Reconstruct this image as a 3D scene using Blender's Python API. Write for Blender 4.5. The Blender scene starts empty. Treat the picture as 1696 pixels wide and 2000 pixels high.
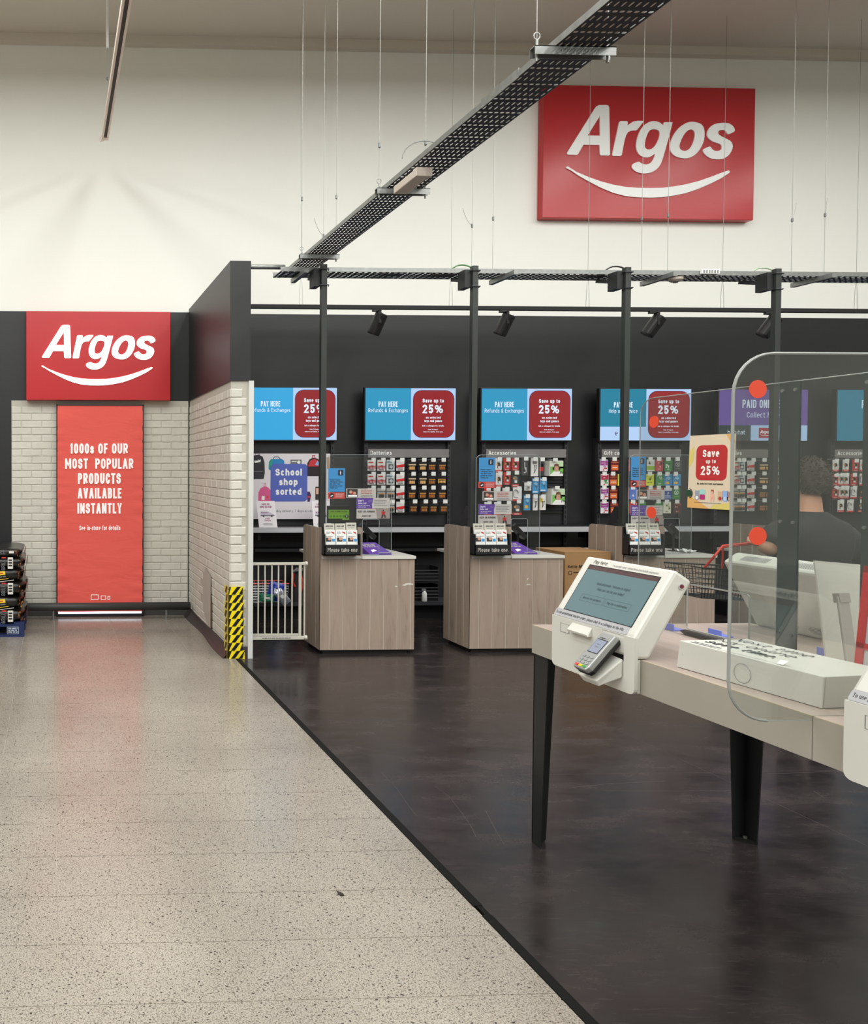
import bpy, bmesh, math, random
from mathutils import Vector, Matrix
from mathutils.geometry import tessellate_polygon
random.seed(7)
SC = bpy.context.scene
COL = SC.collection
# ------------------------------------------------------------------ camera
W_PX, H_PX = 1696, 2000
FPX, EYE, YAW, PITCH = 1500.0, 1.635, .036, .02
PPX = 103 + FPX*math.tan(YAW); PPY = 915 + FPX*math.tan(PITCH)
FW = Vector((math.sin(YAW)*math.cos(PITCH), math.cos(YAW)*math.cos(PITCH), -math.sin(PITCH)))
RT = Vector((math.cos(YAW), -math.sin(YAW), 0)); UP = RT.cross(FW)
cd = bpy.data.cameras.new('camera'); cam = bpy.data.objects.new('camera', cd); COL.objects.link(cam)
cd.sensor_fit = 'HORIZONTAL'; cd.sensor_width = 36; cd.lens = FPX/W_PX*36
cd.shift_x = (W_PX/2-PPX)/W_PX; cd.shift_y = (PPY-H_PX/2)/W_PX
cd.clip_start = .05; cd.clip_end = 60
cam.matrix_world = Matrix.Translation((0, 0, EYE)) @ Matrix((RT, UP, -FW)).transposed().to_4x4()
SC.camera = cam
# ------------------------------------------------------------------ world, lights, exposure
wd = bpy.data.worlds.new('world'); SC.world = wd; wd.use_nodes = True
wd.node_tree.nodes['Background'].inputs[0].default_value = (.8, .82, .85, 1)
wd.node_tree.nodes['Background'].inputs[1].default_value = .05
SC.view_settings.view_transform = 'Standard'; SC.view_settings.look = 'None'
SC.view_settings.exposure = 0; SC.view_settings.gamma = 1; SC.view_settings.use_curve_mapping = False
LAMP_POWER, LAMP_Z = 40, 6.0
LAMP_X = (-5.3, -3.7, -2.1, -.5, 1.1, 2.7, 4.3, 5.9, 7.5, 9.1, 10.7); LAMP_Y = (-6.6, -3.4, -.2, 2.6, 5.1)
for lx in LAMP_X:
    for ly in LAMP_Y:
        ld = bpy.data.lights.new('lamp', 'AREA'); ld.shape = 'RECTANGLE'; ld.size = .5; ld.size_y = 2.4
        ld.energy = LAMP_POWER; ld.color = (.99, 1, .965)
        lo = bpy.data.objects.new('lamp', ld); lo.location = (lx, ly, LAMP_Z-.012); COL.objects.link(lo)

# ------------------------------------------------------------------ helpers
def _ray(px, py): return FW + RT*((px-PPX)/FPX) - UP*((py-PPY)/FPX)
def _on(ax, px, py, v):
    d = _ray(px, py); o = Vector((0, 0, EYE)); return o + d*((v-o[ax])/d[ax])
def onX(px, py, v): return _on(0, px, py, v)
def onY(px, py, v): return _on(1, px, py, v)
def onZ(px, py, v): return _on(2, px, py, v)
def lin(c): return tuple((x/255/12.92 if x/255 <= .04045 else ((x/255+.055)/1.055)**2.4) for x in c) + (1,)

MATS = {}
def mat(name, c=(128, 128, 128), rough=.5, metal=0., emit=0., spec=.5, bump=0., bscale=40., vary=0., vscale=6., coat=0., ecol=None):
    if name in MATS: return MATS[name]
    m = bpy.data.materials.new(name); m.use_nodes = True; nt = m.node_tree; b = nt.nodes['Principled BSDF']
    col = lin(c); b.inputs['Base Color'].default_value = col; b.inputs['Roughness'].default_value = rough
    b.inputs['Metallic'].default_value = metal; b.inputs['Specular IOR Level'].default_value = spec
    if coat: b.inputs['Coat Weight'].default_value = coat; b.inputs['Coat Roughness'].default_value = .08
    if emit:
        b.inputs['Emission Color'].default_value = lin(ecol or c); b.inputs['Emission Strength'].default_value = emit
    if vary or bump:
        g = nt.nodes.new('ShaderNodeNewGeometry')
    if vary:
        n = nt.nodes.new('ShaderNodeTexNoise'); n.inputs['Scale'].default_value = vscale; n.inputs['Detail'].default_value = 5
        nt.links.new(g.outputs['Position'], n.inputs['Vector'])
        r = nt.nodes.new('ShaderNodeValToRGB'); r.color_ramp.elements[0].position = .3; r.color_ramp.elements[1].position = .7
        r.color_ramp.elements[0].color = tuple(x*(1-vary) for x in col[:3])+(1,)
        r.color_ramp.elements[1].color = tuple(min(1, x*(1+vary*.5)) for x in col[:3])+(1,)
        nt.links.new(n.outputs['Fac'], r.inputs[0]); nt.links.new(r.outputs[0], b.inputs['Base Color'])
    if bump:
        n2 = nt.nodes.new('ShaderNodeTexNoise'); n2.inputs['Scale'].default_value = bscale; n2.inputs['Detail'].default_value = 6
        nt.links.new(g.outputs['Position'], n2.inputs['Vector'])
        bp = nt.nodes.new('ShaderNodeBump'); bp.inputs['Strength'].default_value = bump; bp.inputs['Distance'].default_value = .004
        nt.links.new(n2.outputs['Fac'], bp.inputs['Height']); nt.links.new(bp.outputs[0], b.inputs['Normal'])
    MATS[name] = m; return m
def N(nt, t, **kw):
    n = nt.nodes.new(t)
    for k, v in kw.items():
        if k in n.inputs: n.inputs[k].default_value = v
        else: setattr(n, k, v)
    return n
def ramp(nt, stops, interp='LINEAR'):
    r = nt.nodes.new('ShaderNodeValToRGB'); r.color_ramp.interpolation = interp; e = r.color_ramp.elements
    while len(e) < len(stops): e.new(.5)
    for x, (p, c) in zip(e, stops): x.position = p; x.color = c if len(c) == 4 else tuple(c)+(1,)
    return r
def grey(v): return (v, v, v, 1)
def mixc(nt, a, b, f):
    m = nt.nodes.new('ShaderNodeMix'); m.data_type = 'RGBA'
    for s, v in ((0, f), (6, a), (7, b)):
        if hasattr(v, 'is_linked'): nt.links.new(v, m.inputs[s])
        else: m.inputs[s].default_value = v
    return m.outputs[2]

def glass(name, tint=(.93, .95, .94), ior=1.5, rough=.015, haze=.012):
    m = bpy.data.materials.new(name); m.use_nodes = True; nt = m.node_tree; nt.nodes.remove(nt.nodes['Principled BSDF'])
    out = nt.nodes['Material Output']
    t = N(nt, 'ShaderNodeBsdfTransparent', Color=tint+(1,)); g = N(nt, 'ShaderNodeBsdfGlossy', Roughness=rough)
    fr = N(nt, 'ShaderNodeFresnel', IOR=ior); mx = N(nt, 'ShaderNodeMixShader'); ge = N(nt, 'ShaderNodeNewGeometry')
    io = N(nt, 'ShaderNodeMix', data_type='FLOAT'); io.inputs[2].default_value = ior; io.inputs[3].default_value = 1/ior      # thin sheet: both faces reflect alike
    nt.links.new(ge.outputs['Backfacing'], io.inputs[0]); nt.links.new(io.outputs[0], fr.inputs['IOR'])
    nt.links.new(fr.outputs[0], mx.inputs[0]); nt.links.new(t.outputs[0], mx.inputs[1]); nt.links.new(g.outputs[0], mx.inputs[2])
    df = N(nt, 'ShaderNodeBsdfDiffuse', Color=(.75, .77, .74, 1)); m2 = N(nt, 'ShaderNodeMixShader'); m2.inputs[0].default_value = haze     # pale diffuse veil mixed in, imitates reflected light of the bright ceiling
    nt.links.new(mx.outputs[0], m2.inputs[1]); nt.links.new(df.outputs[0], m2.inputs[2]); nt.links.new(m2.outputs[0], out.inputs[0]); MATS[name] = m; return m

def wood(name, base, dark, axis=2, rough=.45):
    """laminate with long grain along AXIS"""
    m = bpy.data.materials.new(name); m.use_nodes = True; nt = m.node_tree; b = nt.nodes['Principled BSDF']
    g = N(nt, 'ShaderNodeNewGeometry'); mp = N(nt, 'ShaderNodeMapping')
    oi = N(nt, 'ShaderNodeObjectInfo')
    sc = [9., 9., 9.]; sc[axis] = .9; mp.inputs['Scale'].default_value = sc
    add = N(nt, 'ShaderNodeVectorMath', operation='ADD'); mul = N(nt, 'ShaderNodeMath', operation='MULTIPLY'); mul.inputs[1].default_value = 20
    nt.links.new(oi.outputs['Random'], mul.inputs[0]); nt.links.new(g.outputs['Position'], add.inputs[0]); nt.links.new(mul.outputs[0], add.inputs[1])
    nt.links.new(add.outputs[0], mp.inputs['Vector'])
    n1 = N(nt, 'ShaderNodeTexNoise', Scale=1.6, Detail=4., Distortion=1.1); n2 = N(nt, 'ShaderNodeTexNoise', Scale=9., Detail=6., Distortion=.4)
    nt.links.new(mp.outputs[0], n1.inputs['Vector']); nt.links.new(mp.outputs[0], n2.inputs['Vector'])
    ad = N(nt, 'ShaderNodeMath', operation='MULTIPLY_ADD'); ad.inputs[1].default_value = .55
    nt.links.new(n2.outputs['Fac'], ad.inputs[0]); nt.links.new(n1.outputs['Fac'], ad.inputs[2])
    r = ramp(nt, [(.42, lin(dark)), (.66, lin(base)), (1, lin(tuple(min(255, x*1.06) for x in base)))])
    nt.links.new(ad.outputs[0], r.inputs[0]); nt.links.new(r.outputs[0], b.inputs['Base Color']); b.inputs['Roughness'].default_value = rough
    MATS[name] = m; return m

class Fr:
    """a flat frame: origin, right, up; its normal points at whoever reads it"""
    def __init__(s, o, u, v): s.o, s.u, s.v = Vector(o), Vector(u).normalized(), Vector(v).normalized(); s.n = s.u.cross(s.v)
    def p(s, a, b, n=0.): return s.o + s.u*a + s.v*b + s.n*n
def frY(x, y, z): return Fr((x, y, z), (1, 0, 0), (0, 0, 1))        # faces -Y
def frX(x, y, z): return Fr((x, y, z), (0, -1, 0), (0, 0, 1))       # faces -X

class MB:
    def __init__(s): s.v, s.f, s.m, s.mats = [], [], [], []
    def mi(s, m):
        if m not in s.mats: s.mats.append(m)
        return s.mats.index(m)
    def add(s, vs, fs, m):
        b = len(s.v); i = s.mi(m); s.v += [tuple(v) for v in vs]
        for f in fs: s.f.append(tuple(b+k for k in f)); s.m.append(i)
        return s
    def ngon(s, pts, m): return s.add(pts, [tuple(range(len(pts)))], m)
    def box(s, x0, x1, y0, y1, z0, z1, m):
        vs = [(x, y, z) for z in (z0, z1) for y in (y0, y1) for x in (x0, x1)]
        return s.add(vs, [(0, 2, 3, 1), (4, 5, 7, 6), (0, 1, 5, 4), (2, 6, 7, 3), (0, 4, 6, 2), (1, 3, 7, 5)], m)
    def obox(s, fr, a0, a1, b0, b1, n0, n1, m):
        vs = [fr.p(a, b, n) for n in (n0, n1) for b in (b0, b1) for a in (a0, a1)]
        return s.add(vs, [(0, 2, 3, 1), (4, 5, 7, 6), (0, 1, 5, 4), (2, 6, 7, 3), (0, 4, 6, 2), (1, 3, 7, 5)], m)
    def rect(s, fr, a0, a1, b0, b1, n, m): return s.ngon([fr.p(a0, b0, n), fr.p(a1, b0, n), fr.p(a1, b1, n), fr.p(a0, b1, n)], m)
    def poly(s, fr, pts, n, m): return s.ngon([fr.p(a, b, n) for a, b in pts], m)
    def rr(s, a0, a1, b0, b1, r, k=5):
        out = []
        for cx, cy, d in ((a1-r, b1-r, 0), (a0+r, b1-r, 90), (a0+r, b0+r, 180), (a1-r, b0+r, 270)):
            out += [(cx+r*math.cos(math.radians(d+90*i/k)), cy+r*math.sin(math.radians(d+90*i/k))) for i in range(k+1)]
        return out
    def rrect(s, fr, a0, a1, b0, b1, r, n, m): return s.poly(fr, s.rr(a0, a1, b0, b1, r), n, m)
    def disc(s, fr, a, b, r, n, m, k=16, ry=None):
        return s.poly(fr, [(a+r*math.cos(2*math.pi*i/k), b+(ry or r)*math.sin(2*math.pi*i/k)) for i in range(k)], n, m)
    def prism(s, fr, pts, n0, n1, m):
        k = len(pts); vs = [fr.p(a, b, n0) for a, b in pts]+[fr.p(a, b, n1) for a, b in pts]
        fs = [tuple(range(k))[::-1], tuple(range(k, 2*k))]+[(i, (i+1) % k, k+(i+1) % k, k+i) for i in range(k)]
        return s.add(vs, fs, m)
    def tube(s, pts, r, m, n=8, closed=False, caps=True):
        pts = [Vector(p) for p in pts]; k = len(pts); rs = r if isinstance(r, (list, tuple)) else [r]*k; vs = []; prev = None
        for i, p in enumerate(pts):
            a = pts[i-1] if i or closed else p; b = pts[(i+1) % k] if i < k-1 or closed else p
            t = (b-a).normalized()
            if prev is None:
                ref = Vector((0, 0, 1)) if abs(t.z) < .9 else Vector((1, 0, 0)); u = t.cross(ref).normalized()
            else: u = (prev - t*prev.dot(t)).normalized()
            prev = u; w = t.cross(u)
            vs += [p+(u*math.cos(2*math.pi*j/n)+w*math.sin(2*math.pi*j/n))*rs[i] for j in range(n)]
        fs = [(i*n+j, i*n+(j+1) % n, ((i+1) % k)*n+(j+1) % n, ((i+1) % k)*n+j) for i in range(k if closed else k-1) for j in range(n)]
        if caps and not closed: fs += [tuple(range(n))[::-1], tuple(range((k-1)*n, k*n))]
        return s.add(vs, fs, m)
    def tess(s, fr, outer, holes, n0, n1, m):
        """a plate with holes, N0..N1 thick (one face if equal)"""
        loops = [outer]+holes; flat = [q for l in loops for q in l]
        tris = tessellate_polygon([[Vector((a, b, 0)) for a, b in l] for l in loops])
        s.add([fr.p(a, b, n1) for a, b in flat], tris, m)
        if n0 != n1:
            s.add([fr.p(a, b, n0) for a, b in flat], [t[::-1] for t in tris], m)
            for l in loops:
                k = len(l); s.add([fr.p(a, b, n0) for a, b in l]+[fr.p(a, b, n1) for a, b in l], [(i, (i+1) % k, k+(i+1) % k, k+i) for i in range(k)], m)
        return s
    def grid(s, fn, nu, nv, m, wrap=False):
        vs = [fn(i/(nu if wrap else nu-1), j/(nv-1)) for j in range(nv) for i in range(nu)]
        fs = [(j*nu+i, j*nu+(i+1) % nu, (j+1)*nu+(i+1) % nu, (j+1)*nu+i) for j in range(nv-1) for i in range(nu if wrap else nu-1)]
        return s.add(vs, fs, m)
    def build(s, name, parent=None, loc=None, bevel=0, smooth=False, fix=True, rot=None):
        me = bpy.data.meshes.new(name); base = Vector(loc) if loc is not None else Vector()
        wl = Vector(); q = parent
        while q is not None: wl += q.location; q = q.parent
        o = bpy.data.objects.new(name, me); off = wl+base if parent else base
        if parent is None: o.location = base
        else: o.parent = parent; o.location = base
        me.from_pydata([(v[0]-off.x, v[1]-off.y, v[2]-off.z) for v in s.v], [], s.f)
        for m in s.mats: me.materials.append(m)
        me.polygons.foreach_set('material_index', s.m)
        if fix:
            bm = bmesh.new(); bm.from_mesh(me); bmesh.ops.recalc_face_normals(bm, faces=bm.faces); bm.to_mesh(me); bm.free()
        if smooth: me.polygons.foreach_set('use_smooth', [True]*len(me.polygons))
        me.update(); COL.objects.link(o)
        if bevel:
            b = o.modifiers.new('edge', 'BEVEL'); b.width = bevel; b.segments = 2; b.limit_method = 'ANGLE'
        return o
def tag(o, label=None, cat=None, group=None, kind=None):
    for k, v in (('label', label), ('category', cat), ('group', group), ('kind', kind)):
        if v: o[k] = v
    return o
def thing(name, label, cat, loc, group=None):
    o = bpy.data.objects.new(name, None); o.empty_display_size = .05; COL.objects.link(o); o.location = loc
    return tag(o, label, cat, group)
def kids(o): return [c for c in ALLKIDS.get(o.name, [])] if False else list(o.children)
def dup(o, loc, label=None, group=None):
    c = o.copy(); COL.objects.link(c); c.location = loc
    if label: c['label'] = label
    if group: c['group'] = group
    for ch in list(o.children):
        d = ch.copy(); COL.objects.link(d); d.parent = c
        for g in list(ch.children):
            e = g.copy(); COL.objects.link(e); e.parent = d
    return c
ORD = 'first second third fourth fifth sixth seventh eighth ninth tenth eleventh twelfth'.split()
ROW = ['top', 'second', 'third', 'bottom']

# ------------------------------------------------------------------ a stroke alphabet for signs (cap height 1)
def _a(cx, cy, rx, ry, d0, d1, n=7):
    return [(cx+rx*math.cos(math.radians(d0+(d1-d0)*i/n)), cy+ry*math.sin(math.radians(d0+(d1-d0)*i/n))) for i in range(n+1)]
X_, K_ = .70, .30
def _oval(top, bot, r): return _a(.5, top-r, .5, r, 180, 0)+_a(.5, bot+r, .5, r, 0, -180)
def _bowl(r=K_): return _oval(X_, 0, r)
GL = {}
def _g(ch, w, *st): GL[ch] = (w, st)
C = True
_g('A', .66, [(0, 0), (.45, 1), (.55, 1), (1, 0)], [(.24, .3), (.76, .3)])
_g('B', .60, [(0, .52), (.55, .52)]+_a(.55, .76, .4, .24, -90, 90)+[(0, 1), (0, 0)]+_a(.6, .26, .4, .26, -90, 90)+[(.5, .52)])
_g('C', .60, _a(.5, .68, .5, .32, 12, 180)+_a(.5, .32, .5, .32, 180, 348))
_g('D', .62, [(0, 0), (0, 1)]+_a(.5, .66, .5, .34, 90, 0)+_a(.5, .34, .5, .34, 0, -90)+[(0, 0)])
_g('E', .52, [(1, 1), (0, 1), (0, 0), (1, 0)], [(0, .52), (.85, .52)])
_g('F', .50, [(1, 1), (0, 1), (0, 0)], [(0, .5), (.85, .5)])
_g('G', .62, _a(.5, .68, .5, .32, 14, 180)+_a(.5, .32, .5, .32, 180, 360)+[(1, .46), (.55, .46)])
_g('H', .62, [(0, 0), (0, 1)], [(1, 0), (1, 1)], [(0, .52), (1, .52)])
_g('I', .16, [(.5, 0), (.5, 1)])
_g('J', .50, [(1, 1), (1, .3)]+_a(.5, .3, .5, .3, 0, -180))
_g('K', .62, [(0, 0), (0, 1)], [(1, 1), (.06, .42)], [(.35, .6), (1, 0)])
_g('L', .50, [(0, 1), (0, 0), (1, 0)])
_g('M', .80, [(0, 0), (0, 1)], [(1, 1), (1, 0)], [(.03, 1), (.5, .3), (.97, 1)])
_g('N', .64, [(0, 0), (0, 1)], [(1, 0), (1, 1)], [(.04, .97), (.96, .03)])
_g('O', .62, _oval(1, 0, .32)+[(0, .68)])
_g('P', .60, [(0, 0), (0, 1)]+_a(.6, .74, .4, .26, 90, -90)+[(0, .48)])
_g('Q', .62, _oval(1, 0, .32)+[(0, .68)], [(.6, .25), (1, -.04)])
_g('R', .62, [(0, 0), (0, 1)]+_a(.6, .74, .4, .26, 90, -90)+[(0, .48)], [(.5, .48), (1, 0)])
_g('S', .60, _a(.5, .74, .47, .26, 10, 180)+_a(.5, .74, .47, .23, 180, 262)+_a(.5, .27, .5, .25, 82, 0)+_a(.5, .27, .5, .27, 0, -172))
_g('T', .58, [(0, 1), (1, 1)], [(.5, 1), (.5, 0)])
_g('U', .62, [(0, 1), (0, .32)]+_a(.5, .32, .5, .32, 180, 360)+[(1, 1)])
_g('V', .64, [(0, 1), (.45, 0), (.55, 0), (1, 1)])
_g('W', .90, [(0, 1), (.26, 0), (.5, .8), (.74, 0), (1, 1)])
_g('X', .62, [(0, 0), (1, 1)], [(0, 1), (1, 0)])
_g('Y', .62, [(0, 1), (.5, .45), (1, 1)], [(.5, .45), (.5, 0)])
_g('Z', .56, [(0, 1), (1, 1), (0, 0), (1, 0)])
_g('a', .54, _a(.45, X_-.24, .45, .24, 160, 90)+_a(.6, X_-.24, .4, .24, 90, 0)+[(1, 0)], [(1, .4), (.45, .4)]+_a(.45, .2, .45, .2, 90, 270)+[(.7, 0), (1, .14)])
_g('b', .54, [(0, 1), (0, 0)], _bowl()+[(0, X_-K_)])
_g('c', .50, _a(.5, X_-K_, .5, K_, 42, 180)+_a(.5, K_, .5, K_, 180, 318))
_g('d', .54, [(1, 1), (1, 0)], _bowl()+[(0, X_-K_)])
_g('e', .54, [(.04, .38), (.96, .38)], _a(.5, X_-K_, .5, K_, 0, 180)+_a(.5, K_, .5, K_, 180, 300))
_g('f', .42, [(1.0, 1)]+_a(.68, .78, .38, .22, 90, 180)+[(.3, 0)], [(-.05, X_-.04), (.85, X_-.04)])
_g('g', .54, _bowl()+[(0, X_-K_)], [(1, X_), (1, 0)]+_a(.5, 0, .5, .28, 0, -160))
_g('h', .54, [(0, 1), (0, 0)], [(0, .35)]+_a(.5, X_-K_, .5, K_, 180, 0)+[(1, 0)])
_g('i', .16, [(.5, 0), (.5, X_)], [(.5, 1.07), (.5, 1.075)])
_g('j', .24, [(.8, X_), (.8, -.1)]+_a(.3, -.1, .5, .18, 0, -90), [(.8, 1.07), (.8, 1.075)])
_g('k', .52, [(0, 0), (0, 1)], [(.95, X_), (.08, .26)], [(.4, .42), (1, 0)])
_g('l', .16, [(.5, 0), (.5, 1)])
_g('m', .84, [(0, X_), (0, 0)], [(0, .35)]+_a(.25, X_-.26, .25, .26, 180, 0)+[(.5, 0)], [(.5, .35)]+_a(.75, X_-.26, .25, .26, 180, 0)+[(1, 0)])
_g('n', .54, [(0, X_), (0, 0)], [(0, .35)]+_a(.5, X_-K_, .5, K_, 180, 0)+[(1, 0)])
_g('o', .54, _bowl()+[(0, X_-K_)])
_g('p', .54, [(0, X_), (0, -.3)], _bowl()+[(0, X_-K_)])
_g('q', .54, [(1, X_), (1, -.3)], _bowl()+[(0, X_-K_)])
_g('r', .36, [(0, X_), (0, 0)], [(0, .38)]+_a(.75, X_-.3, .75, .3, 180, 80))
_g('s', .50, _a(.5, .52, .46, .18, 15, 180)+_a(.5, .52, .46, .16, 180, 262)+_a(.5, .19, .5, .18, 82, 0)+_a(.5, .19, .5, .19, 0, -168))
_g('t', .36, [(.35, .88), (.35, .22)]+_a(.75, .22, .4, .22, 180, 270)+[(.95, 0)], [(0, X_-.02), (.95, X_-.02)])
_g('u', .54, [(0, X_), (0, K_)]+_a(.5, K_, .5, K_, 180, 360)+[(1, X_)], [(1, K_), (1, 0)])
_g('v', .52, [(0, X_), (.45, 0), (.55, 0), (1, X_)])
_g('w', .78, [(0, X_), (.27, 0), (.5, .58), (.73, 0), (1, X_)])
_g('x', .52, [(0, 0), (1, X_)], [(0, X_), (1, 0)])
_g('y', .52, [(0, X_), (.5, 0)], [(1, X_), (.38, -.28), (.1, -.28)])
_g('z', .48, [(0, X_), (1, X_), (0, 0), (1, 0)])
_g('0', .58, _oval(1, 0, .32)+[(0, .68)])
_g('1', .36, [(.02, .78), (.74, .97)], [(.78, 1), (.78, 0)])
_g('2', .56, _a(.5, .71, .5, .29, 170, -20)+[(0, 0), (1, 0)])
_g('3', .56, _a(.5, .75, .45, .25, 165, -80)+_a(.5, .27, .5, .27, 85, -165))
_g('4', .60, [(.75, 0), (.75, 1), (0, .25), (1, .25)])
_g('5', .56, [(.92, 1), (.12, 1), (.06, .5)]+_a(.5, .32, .5, .32, 140, -160))
_g('6', .56, _a(.5, .31, .5, .31, 0, 360)+[(1, .31)], [(0, .31), (.1, .62), (.62, 1)])
_g('7', .54, [(0, 1), (1, 1), (.35, 0)])
_g('8', .56, _a(.5, .75, .44, .25, 0, 360), _a(.5, .26, .5, .26, 0, 360))
_g('9', .56, _a(.5, .69, .5, .31, 0, 360), [(1, .69), (.9, .38), (.38, 0)])
_g('%', 1.02, _a(.2, .75, .2, .25, 0, 360), _a(.8, .25, .2, .25, 0, 360), [(.22, 0), (.78, 1)])
_g('&', .66, [(1, 0), (.2, .72)]+_a(.45, .8, .25, .2, 200, -40)+[(.08, .4)]+_a(.4, .22, .4, .22, 150, 300)+[(.95, .45)])
_g('.', .16, [(.5, 0), (.5, .01)]); _g(',', .16, [(.6, .06), (.3, -.16)]); _g('-', .36, [(0, .36), (1, .36)])
_g('!', .16, [(.5, 0), (.5, .06)], [(.5, .3), (.5, 1)]); _g("'", .14, [(.5, .8), (.5, 1)]); _g('?', .5, _a(.5, .73, .5, .27, 170, -60)+[(.5, .4), (.5, .3)], [(.5, 0), (.5, .06)])
_g('+', .5, [(0, .4), (1, .4)], [(.5, .15), (.5, .65)]); _g('*', .3, [(0, .8), (1, .8)], [(.5, .65), (.5, .95)])
def _stroke(mb, fr, pts, hw, n, m):
    P = [Vector(p) for p in pts]; Q = [P[0]]
    for p in P[1:]:
        if (p-Q[-1]).length > 1e-5: Q.append(p)
    closed = len(Q) > 3 and (Q[0]-Q[-1]).length < 1e-4
    if closed: Q = Q[:-1]
    k = len(Q); L = []; R = []
    if k < 2: return
    if not closed:
        for i, j in ((0, 1), (-1, -2)):
            d = (Q[i]-Q[j]).normalized(); diag = min(abs(d.x), abs(d.y)) > .3
            Q[i] = Q[i]+d*hw*(.25 if diag else 1.)
    for i in range(k):
        a = Q[i-1] if (i or closed) else None; b = Q[(i+1) % k] if (i < k-1 or closed) else None
        d1 = (Q[i]-a).normalized() if a is not None else (b-Q[i]).normalized(); d2 = (b-Q[i]).normalized() if b is not None else d1
        n1 = Vector((-d1.y, d1.x)); n2 = Vector((-d2.y, d2.x)); t = n1+n2
        if t.length < .25: t = n1.copy(); s = 1
        else: t.normalize(); s = 1/max(t.dot(n1), .66)
        L.append(Q[i]+t*hw*s); R.append(Q[i]-t*hw*s)
    vs = [fr.p(p.x, p.y, n) for p in L+R]
    mb.add(vs, [(i, (i+1) % k, k+(i+1) % k, k+i) for i in range(k if closed else k-1)], m)
def twidth(s, size, wf=1., t=.14, gap=.14):
    return sum((GL[c][0]*wf if c in GL and c not in '.,\'!Iil' else .16 if c in GL else .28*wf)*size+max(gap*wf, .085)*size for c in s)
def text(mb, fr, s, a, b, size, m, wf=1., t=.14, n=.001, align='C', gap=.14, shear=0., fit=None):
    """S with its baseline at B; T is the stroke, WF squeezes the letters, FIT squeezes to a width"""
    if fit:
        for _ in range(12):
            if twidth(s, size, wf, t, gap) <= fit*1.01: break
            wf *= .93
    x = a-(twidth(s, size, wf, t, gap)/2 if align == 'C' else twidth(s, size, wf, t, gap) if align == 'R' else 0)
    for c in s:
        w = GL[c][0]*wf if c in GL and c not in '.,\'!Iil' else .16 if c in GL else .28*wf
        if c in GL:
            ww = max(w-t, 0)
            tt = t*.74 if c == '%' else t
            for k_, st in enumerate(GL[c][1]):      # strokes lie a hair over one another
                pts = []
                for u, v in st:
                    yy = t/2+v*(1-t); pts.append((x+(t/2+u*ww+shear*yy)*size, b+yy*size))
                _stroke(mb, fr, pts, tt*size/2, n+k_*.00015, m)
        x += (w+max(gap*wf, .085))*size
def lines(mb, fr, a0, a1, b, h, m, n=.001, k=1, pitch=0, ragged=.2, align='L'):
    """rows of print too small to read"""
    for i in range(k):
        w = (a1-a0)*(1-ragged*random.random()); x = a0; y = b-i*pitch
        if align == 'C': x = (a0+a1)/2-w/2
        while x < a1-1e-6 and x < (a0+w if align == 'L' else (a0+a1)/2+w/2):
            l = h*random.uniform(1.5, 4.5); e = min(x+l, a0+w if align == 'L' else (a0+a1)/2+w/2)
            mb.rect(fr, x, e, y, y+h, n, m); x = e+h*.6
# the smile logo, outlined by hand; units: 1 = width of the word
def _lg(pts): return [((x-110)/1510., (530-y)/1510.) for x, y in pts]
def _cat(pts, n=3):
    k = len(pts); out = []
    for i in range(k):
        p0, p1, p2, p3 = (Vector(pts[(i+j-1) % k]) for j in range(4))
        for q in range(n):
            t = q/n; v = .5*((2*p1)+(p2-p0)*t+(2*p0-5*p1+4*p2-p3)*t*t+(3*p1-p0-3*p2+p3)*t**3); out.append((v.x, v.y))
    return out
LOGO = [
 (_lg([(118, 505), (117, 516), (125, 522), (205, 523), (216, 516), (262, 435), (405, 435), (410, 515), (420, 525), (490, 525), (500, 515), (487, 110), (478, 95), (462, 90), (395, 92), (375, 102), (360, 120)]), [_lg([(405, 185), (408, 355), (298, 355)])]),
 (_lg([(520, 516), (527, 528), (595, 527), (605, 518), (625, 405), (640, 350), (660, 318), (690, 307), (735, 303), (750, 287), (795, 228), (788, 221), (740, 221), (700, 230), (652, 262), (655, 235), (647, 225), (590, 226), (578, 236)]), []),
 (_cat(_lg([(1053, 240), (1045, 230), (985, 230), (976, 238), (970, 256), (940, 232), (890, 222), (840, 232), (790, 270), (755, 330), (735, 400), (735, 460), (755, 505), (790, 530), (830, 537), (870, 525), (903, 503), (890, 545), (865, 582), (825, 597), (785, 590), (765, 577), (745, 577), (710, 592), (697, 610), (705, 635), (740, 662), (800, 675), (860, 668), (915, 640), (955, 590), (985, 500), (1020, 370)]), 2), [_cat(_lg([(885, 292), (850, 305), (825, 350), (810, 410), (812, 450), (835, 467), (870, 462), (905, 430), (935, 370), (942, 325), (930, 300)]), 2)]),
 (_cat(_lg([(1225, 222), (1165, 240), (1105, 285), (1060, 350), (1037, 420), (1042, 475), (1075, 515), (1130, 535), (1190, 538), (1250, 515), (1300, 465), (1335, 395), (1345, 330), (1335, 270), (1300, 235)]), 3), [_cat(_lg([(1220, 288), (1180, 310), (1145, 360), (1122, 420), (1125, 455), (1150, 473), (1185, 472), (1220, 445), (1245, 395), (1257, 345), (1252, 305)]), 3)]),
 (_cat(_lg([(1612, 300), (1617, 285), (1600, 255), (1560, 230), (1500, 227), (1430, 240), (1385, 275), (1367, 320), (1380, 360), (1420, 390), (1470, 405), (1497, 420), (1500, 450), (1480, 468), (1440, 470), (1415, 455), (1400, 437), (1385, 435), (1340, 455), (1333, 470), (1350, 500), (1390, 530), (1450, 543), (1520, 535), (1570, 500), (1597, 450), (1597, 410), (1575, 380), (1520, 355), (1475, 330), (1467, 308), (1480, 292), (1510, 287), (1535, 298), (1550, 320), (1565, 323), (1600, 308)]), 2), []),
]
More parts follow.
